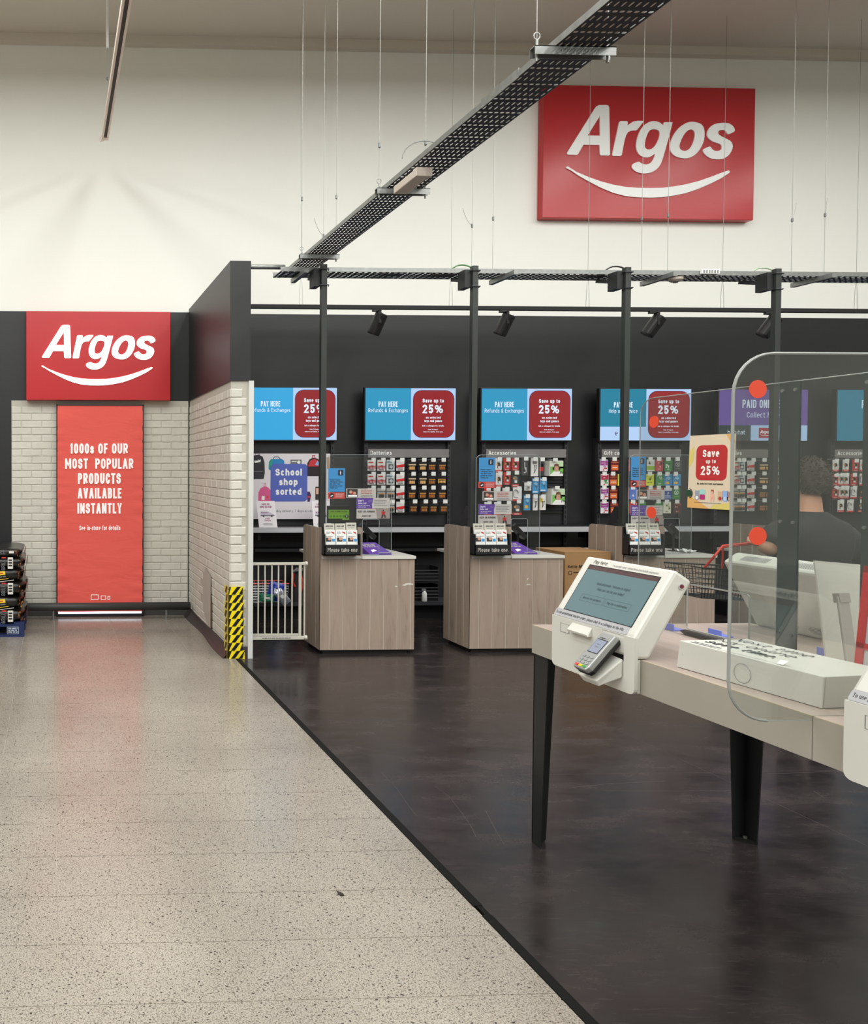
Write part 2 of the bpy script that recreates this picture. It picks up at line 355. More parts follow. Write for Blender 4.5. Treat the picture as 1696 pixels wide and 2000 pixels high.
SMILE = _lg([(110, 628), (125, 624), (200, 668), (310, 712), (420, 748), (530, 775), (640, 793), (750, 800), (860, 800), (970, 797), (1080, 783), (1190, 762), (1300, 733), (1410, 695), (1500, 660), (1565, 638), (1578, 645), (1575, 658), (1500, 707), (1410, 752), (1300, 800), (1190, 838), (1080, 862), (970, 878), (860, 884), (750, 882), (640, 872), (530, 845), (420, 802), (310, 748), (220, 700), (150, 655), (115, 640)])
def logo(mb_l, mb_s, fr, a, b, w, n0, n1, m):
    """A: left edge, B: baseline of the word"""
    f = lambda l: [(a+x*w, b+y*w) for x, y in l]
    for o, h in LOGO: mb_l.tess(fr, f(o), [f(q) for q in h], n0, n1, m)
    mb_s.tess(fr, f(SMILE), [], n0, n1, m)
# ------------------------------------------------------------------ materials of the setting
YW = 8.53           # face of the end wall
M = {}
M['wall'] = mat('white_wall_paint', (240, 240, 233), .6, vary=.02, vscale=.7)
M['ceil'] = mat('ceiling_paint', (214, 206, 194), .8)
M['charcoal'] = mat('charcoal_panel', (31, 32, 34), .42, vary=.06, vscale=2)
M['black'] = mat('black_plastic', (22, 22, 23), .4); M['blackmatt'] = mat('black_matt', (24, 24, 26), .7)
M['shelfback'] = mat('dark_shelf_panel', (34, 34, 38), .55); M['shelfdark'] = mat('black_shelf', (22, 22, 25), .5)
M['white'] = mat('white_print', (240, 240, 238), .5); M['paper'] = mat('white_paper', (226, 226, 224), .6)
M['alu'] = mat('brushed_aluminium', (202, 203, 208), .3, .25); M['steel'] = mat('zinc_steel', (150, 152, 150), .38, .7, vary=.15, vscale=30)
M['traybottom'] = mat('dark_tray_steel', (50, 51, 55), .5, .2); M['post'] = mat('graphite_post', (48, 51, 49), .45, .1)
M['red'] = mat('sign_red', (186, 36, 42), .27); M['whitelit'] = mat('lit_white_acrylic', (255, 255, 255), .4, emit=.75, ecol=(248, 250, 255))
M['signwhite'] = mat('white_acrylic', (250, 251, 249), .4)
M['wire'] = mat('steel_wire', (160, 160, 156), .4, .3); M['grip'] = mat('wire_gripper', (120, 122, 122), .4, .6)
M['ink'] = mat('black_ink', (28, 28, 32), .6); M['greyink'] = mat('grey_ink', (110, 110, 116), .6)

def floor_tile_material():
    m = bpy.data.materials.new('terrazzo_tile'); m.use_nodes = True; nt = m.node_tree; b = nt.nodes['Principled BSDF']; L = nt.links.new
    g = N(nt, 'ShaderNodeNewGeometry'); oi = N(nt, 'ShaderNodeObjectInfo')
    def chips(scale, th, sel):
        mp = N(nt, 'ShaderNodeMapping'); mp.inputs['Scale'].default_value = (scale, scale*1.25, scale); mp.inputs['Rotation'].default_value = (0, 0, sel*3)
        L(g.outputs['Position'], mp.inputs['Vector'])
        ns = N(nt, 'ShaderNodeTexNoise', Scale=.7, Detail=2.); L(mp.outputs[0], ns.inputs['Vector'])
        ad = N(nt, 'ShaderNodeVectorMath', operation='MULTIPLY_ADD'); ad.inputs[1].default_value = (1.2, 1.2, 0); L(ns.outputs['Color'], ad.inputs[0]); L(mp.outputs[0], ad.inputs[2])
        v = N(nt, 'ShaderNodeTexVoronoi', Scale=1.); L(ad.outputs[0], v.inputs['Vector'])
        lt = N(nt, 'ShaderNodeMath', operation='LESS_THAN'); lt.inputs[1].default_value = th; L(v.outputs['Distance'], lt.inputs[0])
        sp = N(nt, 'ShaderNodeSeparateColor'); L(v.outputs['Color'], sp.inputs[0])
        gt = N(nt, 'ShaderNodeMath', operation='GREATER_THAN'); gt.inputs[1].default_value = sel; L(sp.outputs[0], gt.inputs[0])
        mu = N(nt, 'ShaderNodeMath', operation='MULTIPLY'); L(lt.outputs[0], mu.inputs[0]); L(gt.outputs[0], mu.inputs[1])
        return mu.outputs[0], sp
    big = N(nt, 'ShaderNodeTexNoise', Scale=1.1, Detail=3.); L(g.outputs['Position'], big.inputs['Vector'])
    rb = ramp(nt, [(.35, lin((146, 139, 130))), (.65, lin((160, 153, 143)))]); L(big.outputs['Fac'], rb.inputs[0])
    fine = N(nt, 'ShaderNodeTexNoise', Scale=210., Detail=2.); L(g.outputs['Position'], fine.inputs['Vector'])
    rf = ramp(nt, [(.4, lin((176, 170, 160))), (.52, lin((255, 255, 255)))]); L(fine.outputs['Fac'], rf.inputs[0])
    mul = N(nt, 'ShaderNodeMix', data_type='RGBA', blend_type='MULTIPLY'); mul.inputs[0].default_value = .75; L(rb.outputs[0], mul.inputs[6]); L(rf.outputs[0], mul.inputs[7])
    c1, s1 = chips(150., .33, .36); c2, s2 = chips(75., .27, .80)
    k1 = mixc(nt, lin((110, 103, 95)), lin((62, 56, 51)), s1.outputs[1])
    o1 = mixc(nt, mul.outputs[2], k1, c1); o2 = mixc(nt, o1, lin((52, 47, 43)), c2)
    L(o2, b.inputs['Base Color']); b.inputs['Roughness'].default_value = .2; b.inputs['Specular IOR Level'].default_value = .5
    rn = N(nt, 'ShaderNodeTexNoise', Scale=3., Detail=4.); L(g.outputs['Position'], rn.inputs['Vector']); rr = ramp(nt, [(.3, grey(.14)), (.75, grey(.27))]); L(rn.outputs['Fac'], rr.inputs[0]); L(rr.outputs[0], b.inputs['Roughness'])
    return m
def vinyl_material():
    m = bpy.data.materials.new('dark_vinyl'); m.use_nodes = True; nt = m.node_tree; b = nt.nodes['Principled BSDF']; L = nt.links.new
    g = N(nt, 'ShaderNodeNewGeometry'); mp = N(nt, 'ShaderNodeMapping'); mp.inputs['Scale'].default_value = (1, 2.2, 1); mp.inputs['Rotation'].default_value = (0, 0, .12); L(g.outputs['Position'], mp.inputs['Vector'])
    a = N(nt, 'ShaderNodeTexNoise', Scale=2.2, Detail=9., Roughness=.62, Distortion=.15); L(mp.outputs[0], a.inputs['Vector'])
    r = ramp(nt, [(.3, lin((31, 27, 27))), (.53, lin((42, 37, 37))), (.78, lin((62, 55, 54)))]); L(a.outputs['Fac'], r.inputs[0])
    mp2 = N(nt, 'ShaderNodeMapping'); mp2.inputs['Scale'].default_value = (14, 90, 1); mp2.inputs['Rotation'].default_value = (0, 0, .25); L(g.outputs['Position'], mp2.inputs['Vector'])
    c = N(nt, 'ShaderNodeTexNoise', Scale=1., Detail=5.); L(mp2.outputs[0], c.inputs['Vector']); rc = ramp(nt, [(.54, grey(0)), (.8, grey(.34))]); L(c.outputs['Fac'], rc.inputs[0])
    o = mixc(nt, r.outputs[0], lin((84, 77, 75)), rc.outputs[0]); L(o, b.inputs['Base Color'])
    rr = ramp(nt, [(.3, grey(.16)), (.75, grey(.34))]); L(a.outputs['Fac'], rr.inputs[0]); L(rr.outputs[0], b.inputs['Roughness']); b.inputs['Specular IOR Level'].default_value = .42
    return m
M['tile'] = floor_tile_material(); M['vinyl'] = vinyl_material()
M['joint'] = mat('tile_joint', (162, 154, 140), .6, vary=.3, vscale=3); M['seam'] = mat('vinyl_seam', (98, 91, 86), .6)
M['brick'] = mat('white_brick', (204, 201, 191), .7, bump=.5, bscale=26, vary=.07, vscale=5); M['mortar'] = mat('brick_mortar', (184, 180, 169), .85, bump=.6, bscale=50)

# ------------------------------------------------------------------ room shell
def struct(o, label=None): o['kind'] = 'structure'; return o
RX0, RX1, RY0, CEIL = -7.0, 12.5, -9.0, 6.38
EDGE = 1.568
fl = struct(MB().box(RX0, EDGE+.002, RY0, YW, -.08, -.0015, M['joint']).build('floor'))
tx0 = onZ(112, 1800, 0).x; ty0 = onZ(112, 1750.6, 0).y; T = .30
txs = [tx0+T*k for k in range(-3, 6)]; tys = [ty0+T*k for k in range(-5, 22)]
cols = list(zip(txs[:-1], txs[1:]))+[(txs[-1], EDGE)]
tile_mesh = {}; far = MB()
for x0, x1 in cols:
    for y0 in tys:
        y1 = min(y0+T, YW-.02)
        if y1-y0 < .05: continue
        if x1 < -.07*y1-.25: far.box(x0, x1, y0, y1, -.012, 0, M['tile']); continue            # tiles the picture shows nothing of are left to the plain floor
        k = (round(x1-x0, 3), round(y1-y0, 3)); g = .0015
        if k not in tile_mesh:
            o = MB().box(x0+g, x1-g, y0+g, y1-g, -.012, 0, M['tile']).build('tile', fl, loc=((x0+x1)/2, (y0+y1)/2, 0)); tile_mesh[k] = o.data
        else:
            o = bpy.data.objects.new('tile', tile_mesh[k]); COL.objects.link(o); o.parent = fl; o.location = ((x0+x1)/2, (y0+y1)/2, 0)
far.box(RX0, txs[0]-.001, RY0, YW, -.012, 0, M['tile']).box(txs[0], EDGE, RY0, tys[0]-.002, -.012, 0, M['tile'])
far.build('floor_section', fl)
f2 = struct(MB().box(EDGE+.03, RX1, RY0, YW, -.08, -.0006, M['seam']).build('floor'))
xs = [EDGE+.03, 3.53, 5.5, 7.5, 9.5, RX1]; ys = [RY0, .1, 3.98, YW]
for x0, x1 in zip(xs[:-1], xs[1:]):
    for y0, y1 in zip(ys[:-1], ys[1:]): MB().box(x0+.0012, x1-.0012, y0+.0012, y1-.0012, -.012, 0, M['vinyl']).build('vinyl_sheet', f2)
M['strip'] = mat('black_edge_strip', (17, 17, 17), .75, spec=.15)
e = MB(); px = [RY0, 2.72, 2.78, 3.9, 5.0, 6.53]
for i, (y0, y1) in enumerate(zip(px[:-1], px[1:])):
    if i == 1: e.box(EDGE+.012, EDGE+.034, y0, y1, -.02, .002, M['strip'])
    else: e.box(EDGE, EDGE+.036, y0, y1, -.02, .0035, M['strip'])
struct(e.build('trim_1')); 
struct(MB().box(RX0, RX1, RY0, YW+.3, CEIL, CEIL+.1, M['ceil']).build('ceiling'))
struct(MB().box(RX0, RX1, YW+.03, YW+.3, 0, CEIL, M['wall']).build('wall_back'))
struct(MB().box(RX0, RX1, YW-.06, YW+.03, CEIL-.09, CEIL, M['ceil']).build('trim_2'))
M['shopwall'] = mat('shop_wall', (170, 168, 160), .8)
struct(MB().box(RX0-.2, RX0, RY0, YW+.3, 0, CEIL, M['shopwall']).build('wall_left'))
struct(MB().box(RX1, RX1+.2, RY0, YW+.3, 0, CEIL, M['shopwall']).build('wall_right'))
struct(MB().box(RX0, RX1, RY0-.2, RY0, 0, CEIL, M['shopwall']).build('wall_front'))
# charcoal panelling of the end wall: fascia over the alcove, a strip beside it, the whole lower wall behind the tills
ZB, ZT = 2.385, 3.362
w = MB(); w.box(RX0, 1.52, YW-.005, YW+.03, ZB, ZT+.008, M['charcoal']); w.box(RX0, -.455, YW-.005, YW+.03, 0, ZB, M['charcoal'])
w.box(1.52, RX1, YW-.005, YW+.03, 0, ZT-.004, M['charcoal']); struct(w.build('wall_back_panelling'))

BR_L, BR_H, BR_P = .222, .073, .079
def brick_mesh(name, l, h):
    """a hand-cut face: chamfered, edges uneven"""
    r = random.Random(name); mb = MB(); d = .0055; j = lambda s: r.uniform(-s, s)
    o = [(-l/2, -h/2), (-l/6, -h/2+j(.003)), (l/6, -h/2+j(.003)), (l/2, -h/2), (l/2, h/2), (l/6, h/2+j(.003)), (-l/6, h/2+j(.003)), (-l/2, h/2)]
    i = [(x*(1-.007/l*2)+j(.002), y*(1-.006/h*2)+j(.0014)) for x, y in o]
    vs = [(x, 0, y) for x, y in o]+[(x, -d+j(.0016), y) for x, y in i]
    fs = [(k, (k+1) % 8, 8+(k+1) % 8, 8+k) for k in range(8)]+[(8, 9, 14, 15), (9, 10, 13, 14), (10, 11, 12, 13)]
    mb.add(vs, fs, M['brick']); o = mb.build('brick'); me = o.data; bpy.data.objects.remove(o); return me
BRICKS = [brick_mesh('b%d' % k, BR_L-.004, BR_H) for k in range(6)]; HALF = [brick_mesh('h%d' % k, BR_L/2-.004, BR_H) for k in range(3)]
def lay(wall, org, along, face, length, z0, z1, skip=None, rz=0):
    """bricks on a panel: rows from Z0 up, running from ORG along ALONG"""
    row = 0; z = z0+BR_P/2
    while z+BR_H/2 < z1+.01:
        x = 0 if row % 2 else -BR_L/2
        while x < length-.02:
            a, b = max(x, 0), min(x+BR_L, length)
            if b-a > .04 and not (skip and skip(a, b, z)):
                full = b-a > BR_L*.8; me = random.choice(BRICKS if full else HALF)
                o = bpy.data.objects.new('brick', me); COL.objects.link(o); o.parent = wall
                p = Vector(org)+Vector(along)*((a+b)/2)+Vector(face)*random.uniform(0, .0015); o.location = (p.x, p.y, z); o.rotation_euler = (0, 0, rz)
                o.scale = ((b-a)/(BR_L if full else BR_L/2), 1, 1)
            x += BR_L
        z += BR_P; row += 1
wa = struct(MB().box(-.455, 1.51, YW-.012, YW+.03, 0, ZB, M['mortar']).build('wall_alcove'))
lay(wa, (-.455, YW-.012, 0), (1, 0, 0), (0, -1, 0), 1.965, .03, ZB, skip=lambda a, b, z: .06 < a-.455 and b-.455 < .98)
struct(MB().box(-7, 1.5, YW-.045, YW-.012, 0, .125, mat('grey_skirting', (74, 73, 72), .5)).build('baseboard_back'))
# the wing wall beside the tills: charcoal above, brick below
PX0, PX1, PY0 = 1.515, 1.705, 6.53
wp = struct(MB().box(PX0+.012, PX1, PY0+.012, YW, 0, ZB, M['mortar']).box(PX0, PX1-.012, PY0, YW-.006, ZB, 3.405, M['charcoal']).build('wall_wing'))
lay(wp, (PX0+.012, PY0, 0), (0, 1, 0), (-1, 0, 0), YW-PY0-.01, .03, ZB, rz=-math.pi/2, skip=lambda a, b, z: 1.05 < (a+b)/2 < 1.27 and .2 < z < .62)
lay(wp, (PX0+.002, PY0+.012, 0), (1, 0, 0), (0, -1, 0), PX1-PX0-.04, .03, ZB)
tp = MB(); fx = frX(PX0+.0, 0, 0)
y0, y1 = onX(400, 1180, PX0).y, onX(413, 1180, PX0).y
tp.poly(fx, [(-y0, .17), (-y1-.02, .08), (-y1-.015, .60), (-y0, .66)], .004, mat('bare_plaster', (178, 172, 163), .8))
tp.poly(fx, [(-y1-.02, .10), (-y1+.03, .12), (-y1+.035, .3), (-y1+.004, .46), (-y1-.015, .42)], .0055, mat('torn_board', (120, 98, 76), .9))
tp.build('torn_patch', wp)
sk = MB()   # sagging dark vinyl skirting along the wing wall
fn = lambda s, t: (PX0-.004-.05*(1-t)**2-.012*math.sin(s*9)*(1-t), PY0-.01+s*(YW-PY0-.03), t*(.10+.012*math.sin(s*7)))
sk.grid(fn, 24, 5, mat('dark_skirting', (62, 57, 57), .45)); sk.box(PX0-.004, PX0+.02, PY0, YW-.05, 0, .09, MATS['dark_skirting']); sk.box(PX0, PX1, PY0-.006, PY0+.012, 0, .1, MATS['dark_skirting'])
struct(sk.build('baseboard_wing'))
struct(MB().box(PX1-.028, PX1+.014, PY0-.012, PY0+.03, 0, ZB, mat('white_corner_trim', (204, 205, 202), .4)).build('trim_3'))

# lamps of the shop, out of the picture
lm = mat('lamp_body', (225, 225, 222), .5); first = None
for lx in LAMP_X:
    for ly in LAMP_Y:
        lab = 'white linear ceiling lamp in the rows above the shop floor'
        if first is None:
            first = thing('ceiling_lamp', lab, 'lamp', (lx, ly, LAMP_Z), 'shop ceiling lamps')
            MB().box(lx-.28, lx+.28, ly-1.25, ly+1.25, LAMP_Z, LAMP_Z+.07, lm).build('body', first); MB().box(lx-.25, lx+.25, ly-1.2, ly+1.2, LAMP_Z-.004, LAMP_Z-.001, mat('lamp_diffuser', (240, 240, 236), .5, emit=1.0, ecol=(255, 253, 248))).build('diffuser', first)
            MB().tube([(lx, ly, LAMP_Z+.07), (lx, ly, CEIL+.01)], .012, lm).build('hanger', first)
        else: dup(first, (lx, ly, LAMP_Z))
# ------------------------------------------------------------------ signs, banner and bumper rail
def lit_sign(name, label, x0, x1, z0, z1, depth, la, lb, lw, lit, ywall):
    y = ywall-depth; t = thing(name, label, 'sign', ((x0+x1)/2, ywall, z0))
    MB().box(x0, x1, y, ywall, z0, z1, M['red']).build('sign_box', t, bevel=.006)
    a, s = MB(), MB(); logo(a, s, frY(0, y, 0), la, lb, lw, 0, .012, M['whitelit'] if lit else M['signwhite'])
    a.build('lettering', t, fix=False); s.build('smile', t, fix=False); return t
yf = YW-.12
p0, p1, q0, q1 = onY(51, 608, yf), onY(333, 782, yf), onY(81, 700, yf), onY(304, 697, yf)
lit_sign('illuminated_sign', 'small red box sign with glowing white smile logo over the alcove banner', p0.x, p1.x, p1.z, p0.z+.005, .12, q0.x, q0.z, q1.x-q0.x, True, YW)
yw2 = YW+.03; yf = yw2-.10
p0, p1, q0, q1 = onY(1063, 165, yf), onY(1472, 430, yf), onY(1105, 304.5, yf), onY(1434, 304.5, yf)
lit_sign('wall_sign', 'large red box sign with unlit smile logo high on the white wall', p0.x, p1.x, p1.z, p0.z, .10, q0.x, q0.z, q1.x-q0.x, False, yw2)

# fabric light box banner
def fabric_mat():
    m = mat('backlit_red_fabric', (186, 68, 60), .75, emit=.6, ecol=(172, 72, 62))
    nt = m.node_tree; b = nt.nodes['Principled BSDF']; L = nt.links.new
    g = N(nt, 'ShaderNodeNewGeometry'); mp = N(nt, 'ShaderNodeMapping'); mp.inputs['Scale'].default_value = (2.2, 1, 6); mp.inputs['Rotation'].default_value = (0, .5, 0); L(g.outputs['Position'], mp.inputs['Vector'])
    n = N(nt, 'ShaderNodeTexNoise', Scale=1.3, Detail=3., Distortion=1.); L(mp.outputs[0], n.inputs['Vector'])
    bp = N(nt, 'ShaderNodeBump', Strength=.3, Distance=.03); L(n.outputs['Fac'], bp.inputs['Height']); L(bp.outputs[0], b.inputs['Normal']); return m
yb = YW-.10; a0, a1 = onY(110, 800, yb).x, onY(281, 800, yb).x; zt, zb = onY(200, 790, yb).z, onY(200, 1196, yb).z
bn = thing('banner_light_box', 'tall backlit red fabric banner with white slogan in the brick alcove', 'banner', ((a0+a1)/2, YW-.05, 0))
f = MB(); dk = mat('dark_frame', (40, 26, 26), .5)
f.box(a0, a0+.014, yb, YW-.012, 0.0, zt, dk).box(a1-.014, a1, yb, YW-.012, 0.0, zt, dk).box(a0, a1, yb, YW-.012, zt-.014, zt, dk).box(a0, a1, yb, YW-.012, 0.0, .012, dk).build('frame', bn)
fm = fabric_mat()
def fab(s, t):
    e = min(s, 1-s); ed = max(0, .16-e)/.16; wv = .02*ed*math.sin(t*46+3*math.sin(t*9))+.02*math.sin(t*19+s*5)*max(0, .4-t)+.006*math.sin(t*60+s*9)*max(0, .3-t)
    return (a0+.012+s*(a1-a0-.024), yb+.008-abs(wv)*.9, .056+t*(zt-.012-.056))
MB().grid(fab, 22, 70, fm).build('fabric', bn, smooth=True)
MB().box(a0+.02, a1-.02, yb+.01, yb+.04, .034, .05, mat('lit_white_tube', (255, 255, 255), .4, emit=1.6, ecol=(240, 244, 255))).build('light_tube', bn)
MB().box(a0+.014, a1-.014, yb+.0, yb+.03, .012, .03, mat('navy_hem', (40, 42, 60), .5)).build('lower_rail', bn)
l = MB(); fb = frY(0, yb-.006, 0); wm = mat('backlit_white_print', (200, 198, 196), .6, emit=.7)
for s, c, yt, yb_, wd_ in (('1000s OF OUR', 194.5, 866, 886, 120), ('MOST  POPULAR', 195, 895.5, 915.5, 137), ('PRODUCTS', 195, 924, 945, 93), ('AVAILABLE', 195.5, 953, 973.5, 93), ('INSTANTLY', 195.5, 982.5, 1003, 93)):
    h = onY(0, yt, yb).z-onY(0, yb_, yb).z; p = onY(c, yb_, yb); l = MB(); text(l, fb, s, p.x, p.z, h, wm, wf=.74, t=.175, fit=(onY(wd_, 0, yb).x-onY(0, 0, yb).x)); l.build('lettering', bn, fix=False)
l = MB(); p = onY(195.5, 1035.5, yb); text(l, fb, 'See in-store for details', p.x, p.z, .052, wm, wf=.8, t=.13, fit=.475)
l.build('lettering', bn, fix=False)
l = MB()
for x, w_, h_ in ((185, 15, 10), (202, 10, 8), (212.5, 5, 7)):
    p = onY(x, 1171, yb); w_ *= .0056; h_ *= .0056
    for r in ((-w_/2, w_/2, 0, .006), (-w_/2, w_/2, h_-.006, h_), (-w_/2, -w_/2+.006, 0, h_), (w_/2-.006, w_/2, 0, h_)): l.rect(fb, p.x+r[0], p.x+r[1], p.z+r[2], p.z+r[3], .002, wm)
l.build('pictogram', bn, fix=False)
# bumper rail on steel feet
yr = YW-.27; rz = onY(200, 1184.5, yr).z
rl = thing('bumper_rail', 'dark grey round trolley bumper rail on steel feet along the alcove', 'rail', (.4, yr, 0))
MB().tube([(-1.6, yr, rz), (1.49, yr, rz)], .043, mat('grey_rubber', (56, 56, 55), .5), 14).build('rail', rl, smooth=True)
for x in (104, 325):
    p = onY(x, 1190, yr); q = MB().tube([(p.x, yr, 0.004), (p.x, yr, rz)], .012, M['steel'], 10).tube([(p.x, yr, 0), (p.x, yr, .008)], .036, M['steel'], 14)
    q.build('leg', rl)
# hazard tape on the corner of the wing wall
ht = thing('hazard_tape', 'torn yellow and black hazard tape wrapped round the wing wall corner', 'tape', (PX0, PY0, 0))
yl, bk = mat('yellow_tape', (236, 214, 24), .35), mat('black_tape', (24, 24, 24), .3)
h0, n = .0, 9; hh = .62/n; r = random.Random(3)
for i in range(n):
    z = h0+i*hh; wdt = .125+r.uniform(-.012, .008)+(.02 if i == 0 else 0)
    s = MB(); fr = frY(PX0-.004, PY0-.016-r.uniform(0, .004), z); sk_ = .05
    s.poly(fr, [(0, 0), (wdt, 0), (wdt+r.uniform(-.006, .006), hh*1.06), (0, hh*1.02)], 0, yl)
    for k in range(-1, 3):
        x = k*.075+r.uniform(-.008, .008)+.015; q = [(x, .002), (x+.034, .002), (x+.034+sk_, hh), (x+sk_, hh)]
        q = [(min(max(a, 0), wdt), b) for a, b in q]
        if q[1][0]-q[0][0] > .004 or q[2][0]-q[3][0] > .004: s.poly(fr, q, .001, bk)
    gx = frX(PX0-.014-r.uniform(0, .004), PY0-.016, z); lw_ = .11+r.uniform(-.02, .03)
    s.poly(gx, [(-lw_, .01), (0, 0), (0, hh*1.03), (-lw_+.012, hh*1.05)], 0, yl)
    s.poly(gx, [(-lw_*.8, .012), (-lw_*.35, .006), (-lw_*.05, hh), (-lw_*.5, hh)], .001, bk)
    s.build('tape_strip', ht, fix=False)

# ------------------------------------------------------------------ charcoal bags on a blue pallet
bx1 = onZ(47, 1244, 0).x; by = onZ(47, 1244, 0).y
pl = thing('pallet', 'blue painted wooden pallet under the stacked charcoal bags', 'pallet', (bx1-.5, by+.4, 0))
bl = mat('blue_pallet_paint', (18, 38, 86), .7, bump=.6, bscale=30, vary=.25, vscale=9)
for x in (bx1-1.0, bx1-.55, bx1-.1):
    for y in (by, by+.32, by+.64): MB().box(x, x+.1, y, y+.1, .022, .10, bl).build('block', pl)
for y in (by, by+.32, by+.64): MB().box(bx1-1.0, bx1, y, y+.1, .10, .122, bl).build('stringer_board', pl)
for k in range(5): MB().box(bx1-1.0+k*.225, bx1-.9+k*.225, by, by+.74, .122, .142, bl).build('deck_board', pl)
for y in (by, by+.32, by+.64): MB().box(bx1-1.0, bx1, y, y+.1, 0, .022, bl).build('base_board', pl)
st = MB(); fr = frY(bx1-.165, by-.002, .03); wm_ = mat('stencil_white', (170, 180, 200), .7)
for q in ((0, .115, 0, .004), (0, .115, .066, .07), (0, .004, 0, .07), (.111, .115, 0, .07)): st.rect(fr, *q, .001, wm_)
lines(st, fr, .012, .105, .048, .011, wm_, k=3, pitch=.017); st.build('stencil', pl, fix=False)
bagm = mat('black_bag_film', (20, 18, 17), .28, bump=.8, bscale=14); flame = mat('flame_print', (96, 44, 20), .35, vary=.9, vscale=28)
zs = [.142]+[onY(20, y, by+.1).z for y in (1186, 1160, 1132, 1107, 1086.5, 1069)]
kinds = ['barcode', 'yellow', 'barcode', 'yellow', 'barcode', 'plain']
names = ['lowest', 'second from the pallet', 'third from the pallet', 'fourth from the pallet', 'fifth from the pallet', 'topmost']
yel, bcw, rdp = mat('yellow_label', (232, 196, 40), .5), mat('label_white', (214, 210, 204), .5), mat('label_red', (186, 48, 46), .5)
for i in range(6):
    z0, z1 = zs[i], zs[i+1]; x1 = bx1-.0+(-.012 if i % 2 else .01); x0 = x1-.85; zc = (z0+z1)/2; hz = (z1-z0)/2*.93
    b = thing('charcoal_bag', 'black charcoal bag with %s, %s of the stack' % ({'barcode': 'white barcode label', 'yellow': 'yellow label and white rule', 'plain': 'crumpled brown print'}[kinds[i]], names[i]), 'bag', (x1-.42, by+.36, z0), 'charcoal bags on the blue pallet')
    rr_ = random.Random(i)
    def sh(s, t, z=zc, h=hz, a=x0, c=x1):
        th = 2*math.pi*s; ph = (t-.5)*math.pi; e = lambda v, p: math.copysign(abs(v)**p, v)
        wob = 1+.02*math.sin(th*5+i)+.02*math.sin(ph*9)
        return ((a+c)/2+(c-a)/2*e(math.cos(th), .3)*e(math.cos(ph), .25)*wob, by+.36+.37*e(math.sin(th), .3)*e(math.cos(ph), .25), z+h*e(math.sin(ph), .5)*(1+.06*math.sin(th*3+i)))
    MB().grid(sh, 40, 13, bagm, wrap=True).build('sack', b, smooth=True)
    yf_ = by-.022; p = MB(); fr = frY(x1, yf_, zc)
    if kinds[i] == 'barcode':
        p.rect(fr, -.165, -.115, -.055, .055, 0, bcw); lines(p, fr, -.158, -.122, .02, .016, M['ink'], k=3, pitch=.026, n=.001, ragged=0)
        p.rect(fr, -.225, -.18, .045, .058, 0, rdp)
        vf = Fr((x1-.19, yf_, zc-.06), (0, 0, 1), (-1, 0, 0)); text(p, vf, 'GRILL', .045, 0, .038, M['greyink'], t=.13, wf=.9)
        for k in range(4): p.rect(fr, -.27-.012*k, -.264-.012*k, -.05, .04, 0, M['greyink'])
    elif kinds[i] == 'yellow':
        fr = Fr((x1, yf_, zc), (1, 0, .12), (-.12, 0, 1)); p.rect(fr, -.262, -.165, .022, .058, 0, yel); p.rect(fr, -.245, -.185, .034, .044, .001, rdp); lines(p, fr, -.25, -.16, 0, .011, M['greyink'], k=1, ragged=0)
        p.rect(fr, -.255, -.14, -.022, -.016, 0, yel); p.rect(fr, -.3, -.09, -.042, -.037, 0, bcw)
    else:
        fr = frY(x1, yf_, zc+.01); text(p, fr, 'GRILL', -.22, -.02, .04, M['greyink'], t=.13); p.rect(fr, -.13, -.085, -.012, .01, .001, bcw)
    fr = frY(x1, yf_, zc); rf_ = random.Random(40+i)
    for k in range(9):
        a = rf_.uniform(-.075, -.004); bz = rf_.uniform(-hz*.7, hz*.6); s_ = rf_.uniform(.006, .016)
        p.poly(fr, [(a, bz), (a+s_*.6, bz-s_*.4), (a+s_, bz+s_*.5), (a+s_*.5, bz+s_*1.3), (a+s_*.1, bz+s_*.7)], .0005, (flame, mat('fleck_gold', (176, 112, 34), .4), mat('fleck_brown', (96, 48, 26), .4))[k % 3])
    p.build('label_print', b, fix=False)
    fl_ = MB(); fr = Fr((x1+.018, by+.05, zc), (0, 1, 0), (0, 0, 1)); fl_.poly(fr, [(-.05, -hz*.7), (.3, -hz*.8), (.5, hz*.2), (.3, hz*.8), (.1, hz*.4), (-.06, hz*.75)], -.004, flame)
    fl_.build('flame_print', b, fix=False)

# ------------------------------------------------------------------ white safety gate
yg = PY0+.06; gx0 = PX1+.012; gx1 = onY(601, 1100, yg).x; gz = lambda y: onY(550, y, yg).z
gw = mat('gate_enamel', (196, 193, 181), .35)
g = thing('safety_gate', 'cream metal safety gate between the wing wall and first counter', 'gate', ((gx0+gx1)/2, yg, 0))
MB().box(gx0, gx1-.02, yg-.012, yg+.012, gz(1103.5), gz(1098.5), gw).build('top_rail', g, bevel=.003)
MB().box(gx0, gx1-.03, yg-.012, yg+.012, gz(1249), gz(1242.5), gw).build('bottom_rail', g, bevel=.003)
MB().box(gx0, onY(583, 1240, yg).x, yg-.008, yg+.008, gz(1241.5), gz(1237.5), gw).build('lower_crossbar', g)
for x in (504.5, 517.5, 531, 544, 557, 570.5):
    X = onY(x, 1170, yg).x; MB().tube([(X, yg, gz(1240)), (X, yg, gz(1103))], .0065, gw, 8).build('bar', g)
X = onY(586, 1170, yg).x; MB().box(X-.011, X+.011, yg-.011, yg+.011, gz(1243), gz(1103), gw).build('frame_upright', g, bevel=.003)
X = onY(595, 1170, yg).x; MB().tube([(X, yg, gz(1243)), (X, yg, gz(1103))], .007, gw, 8).build('bar', g)
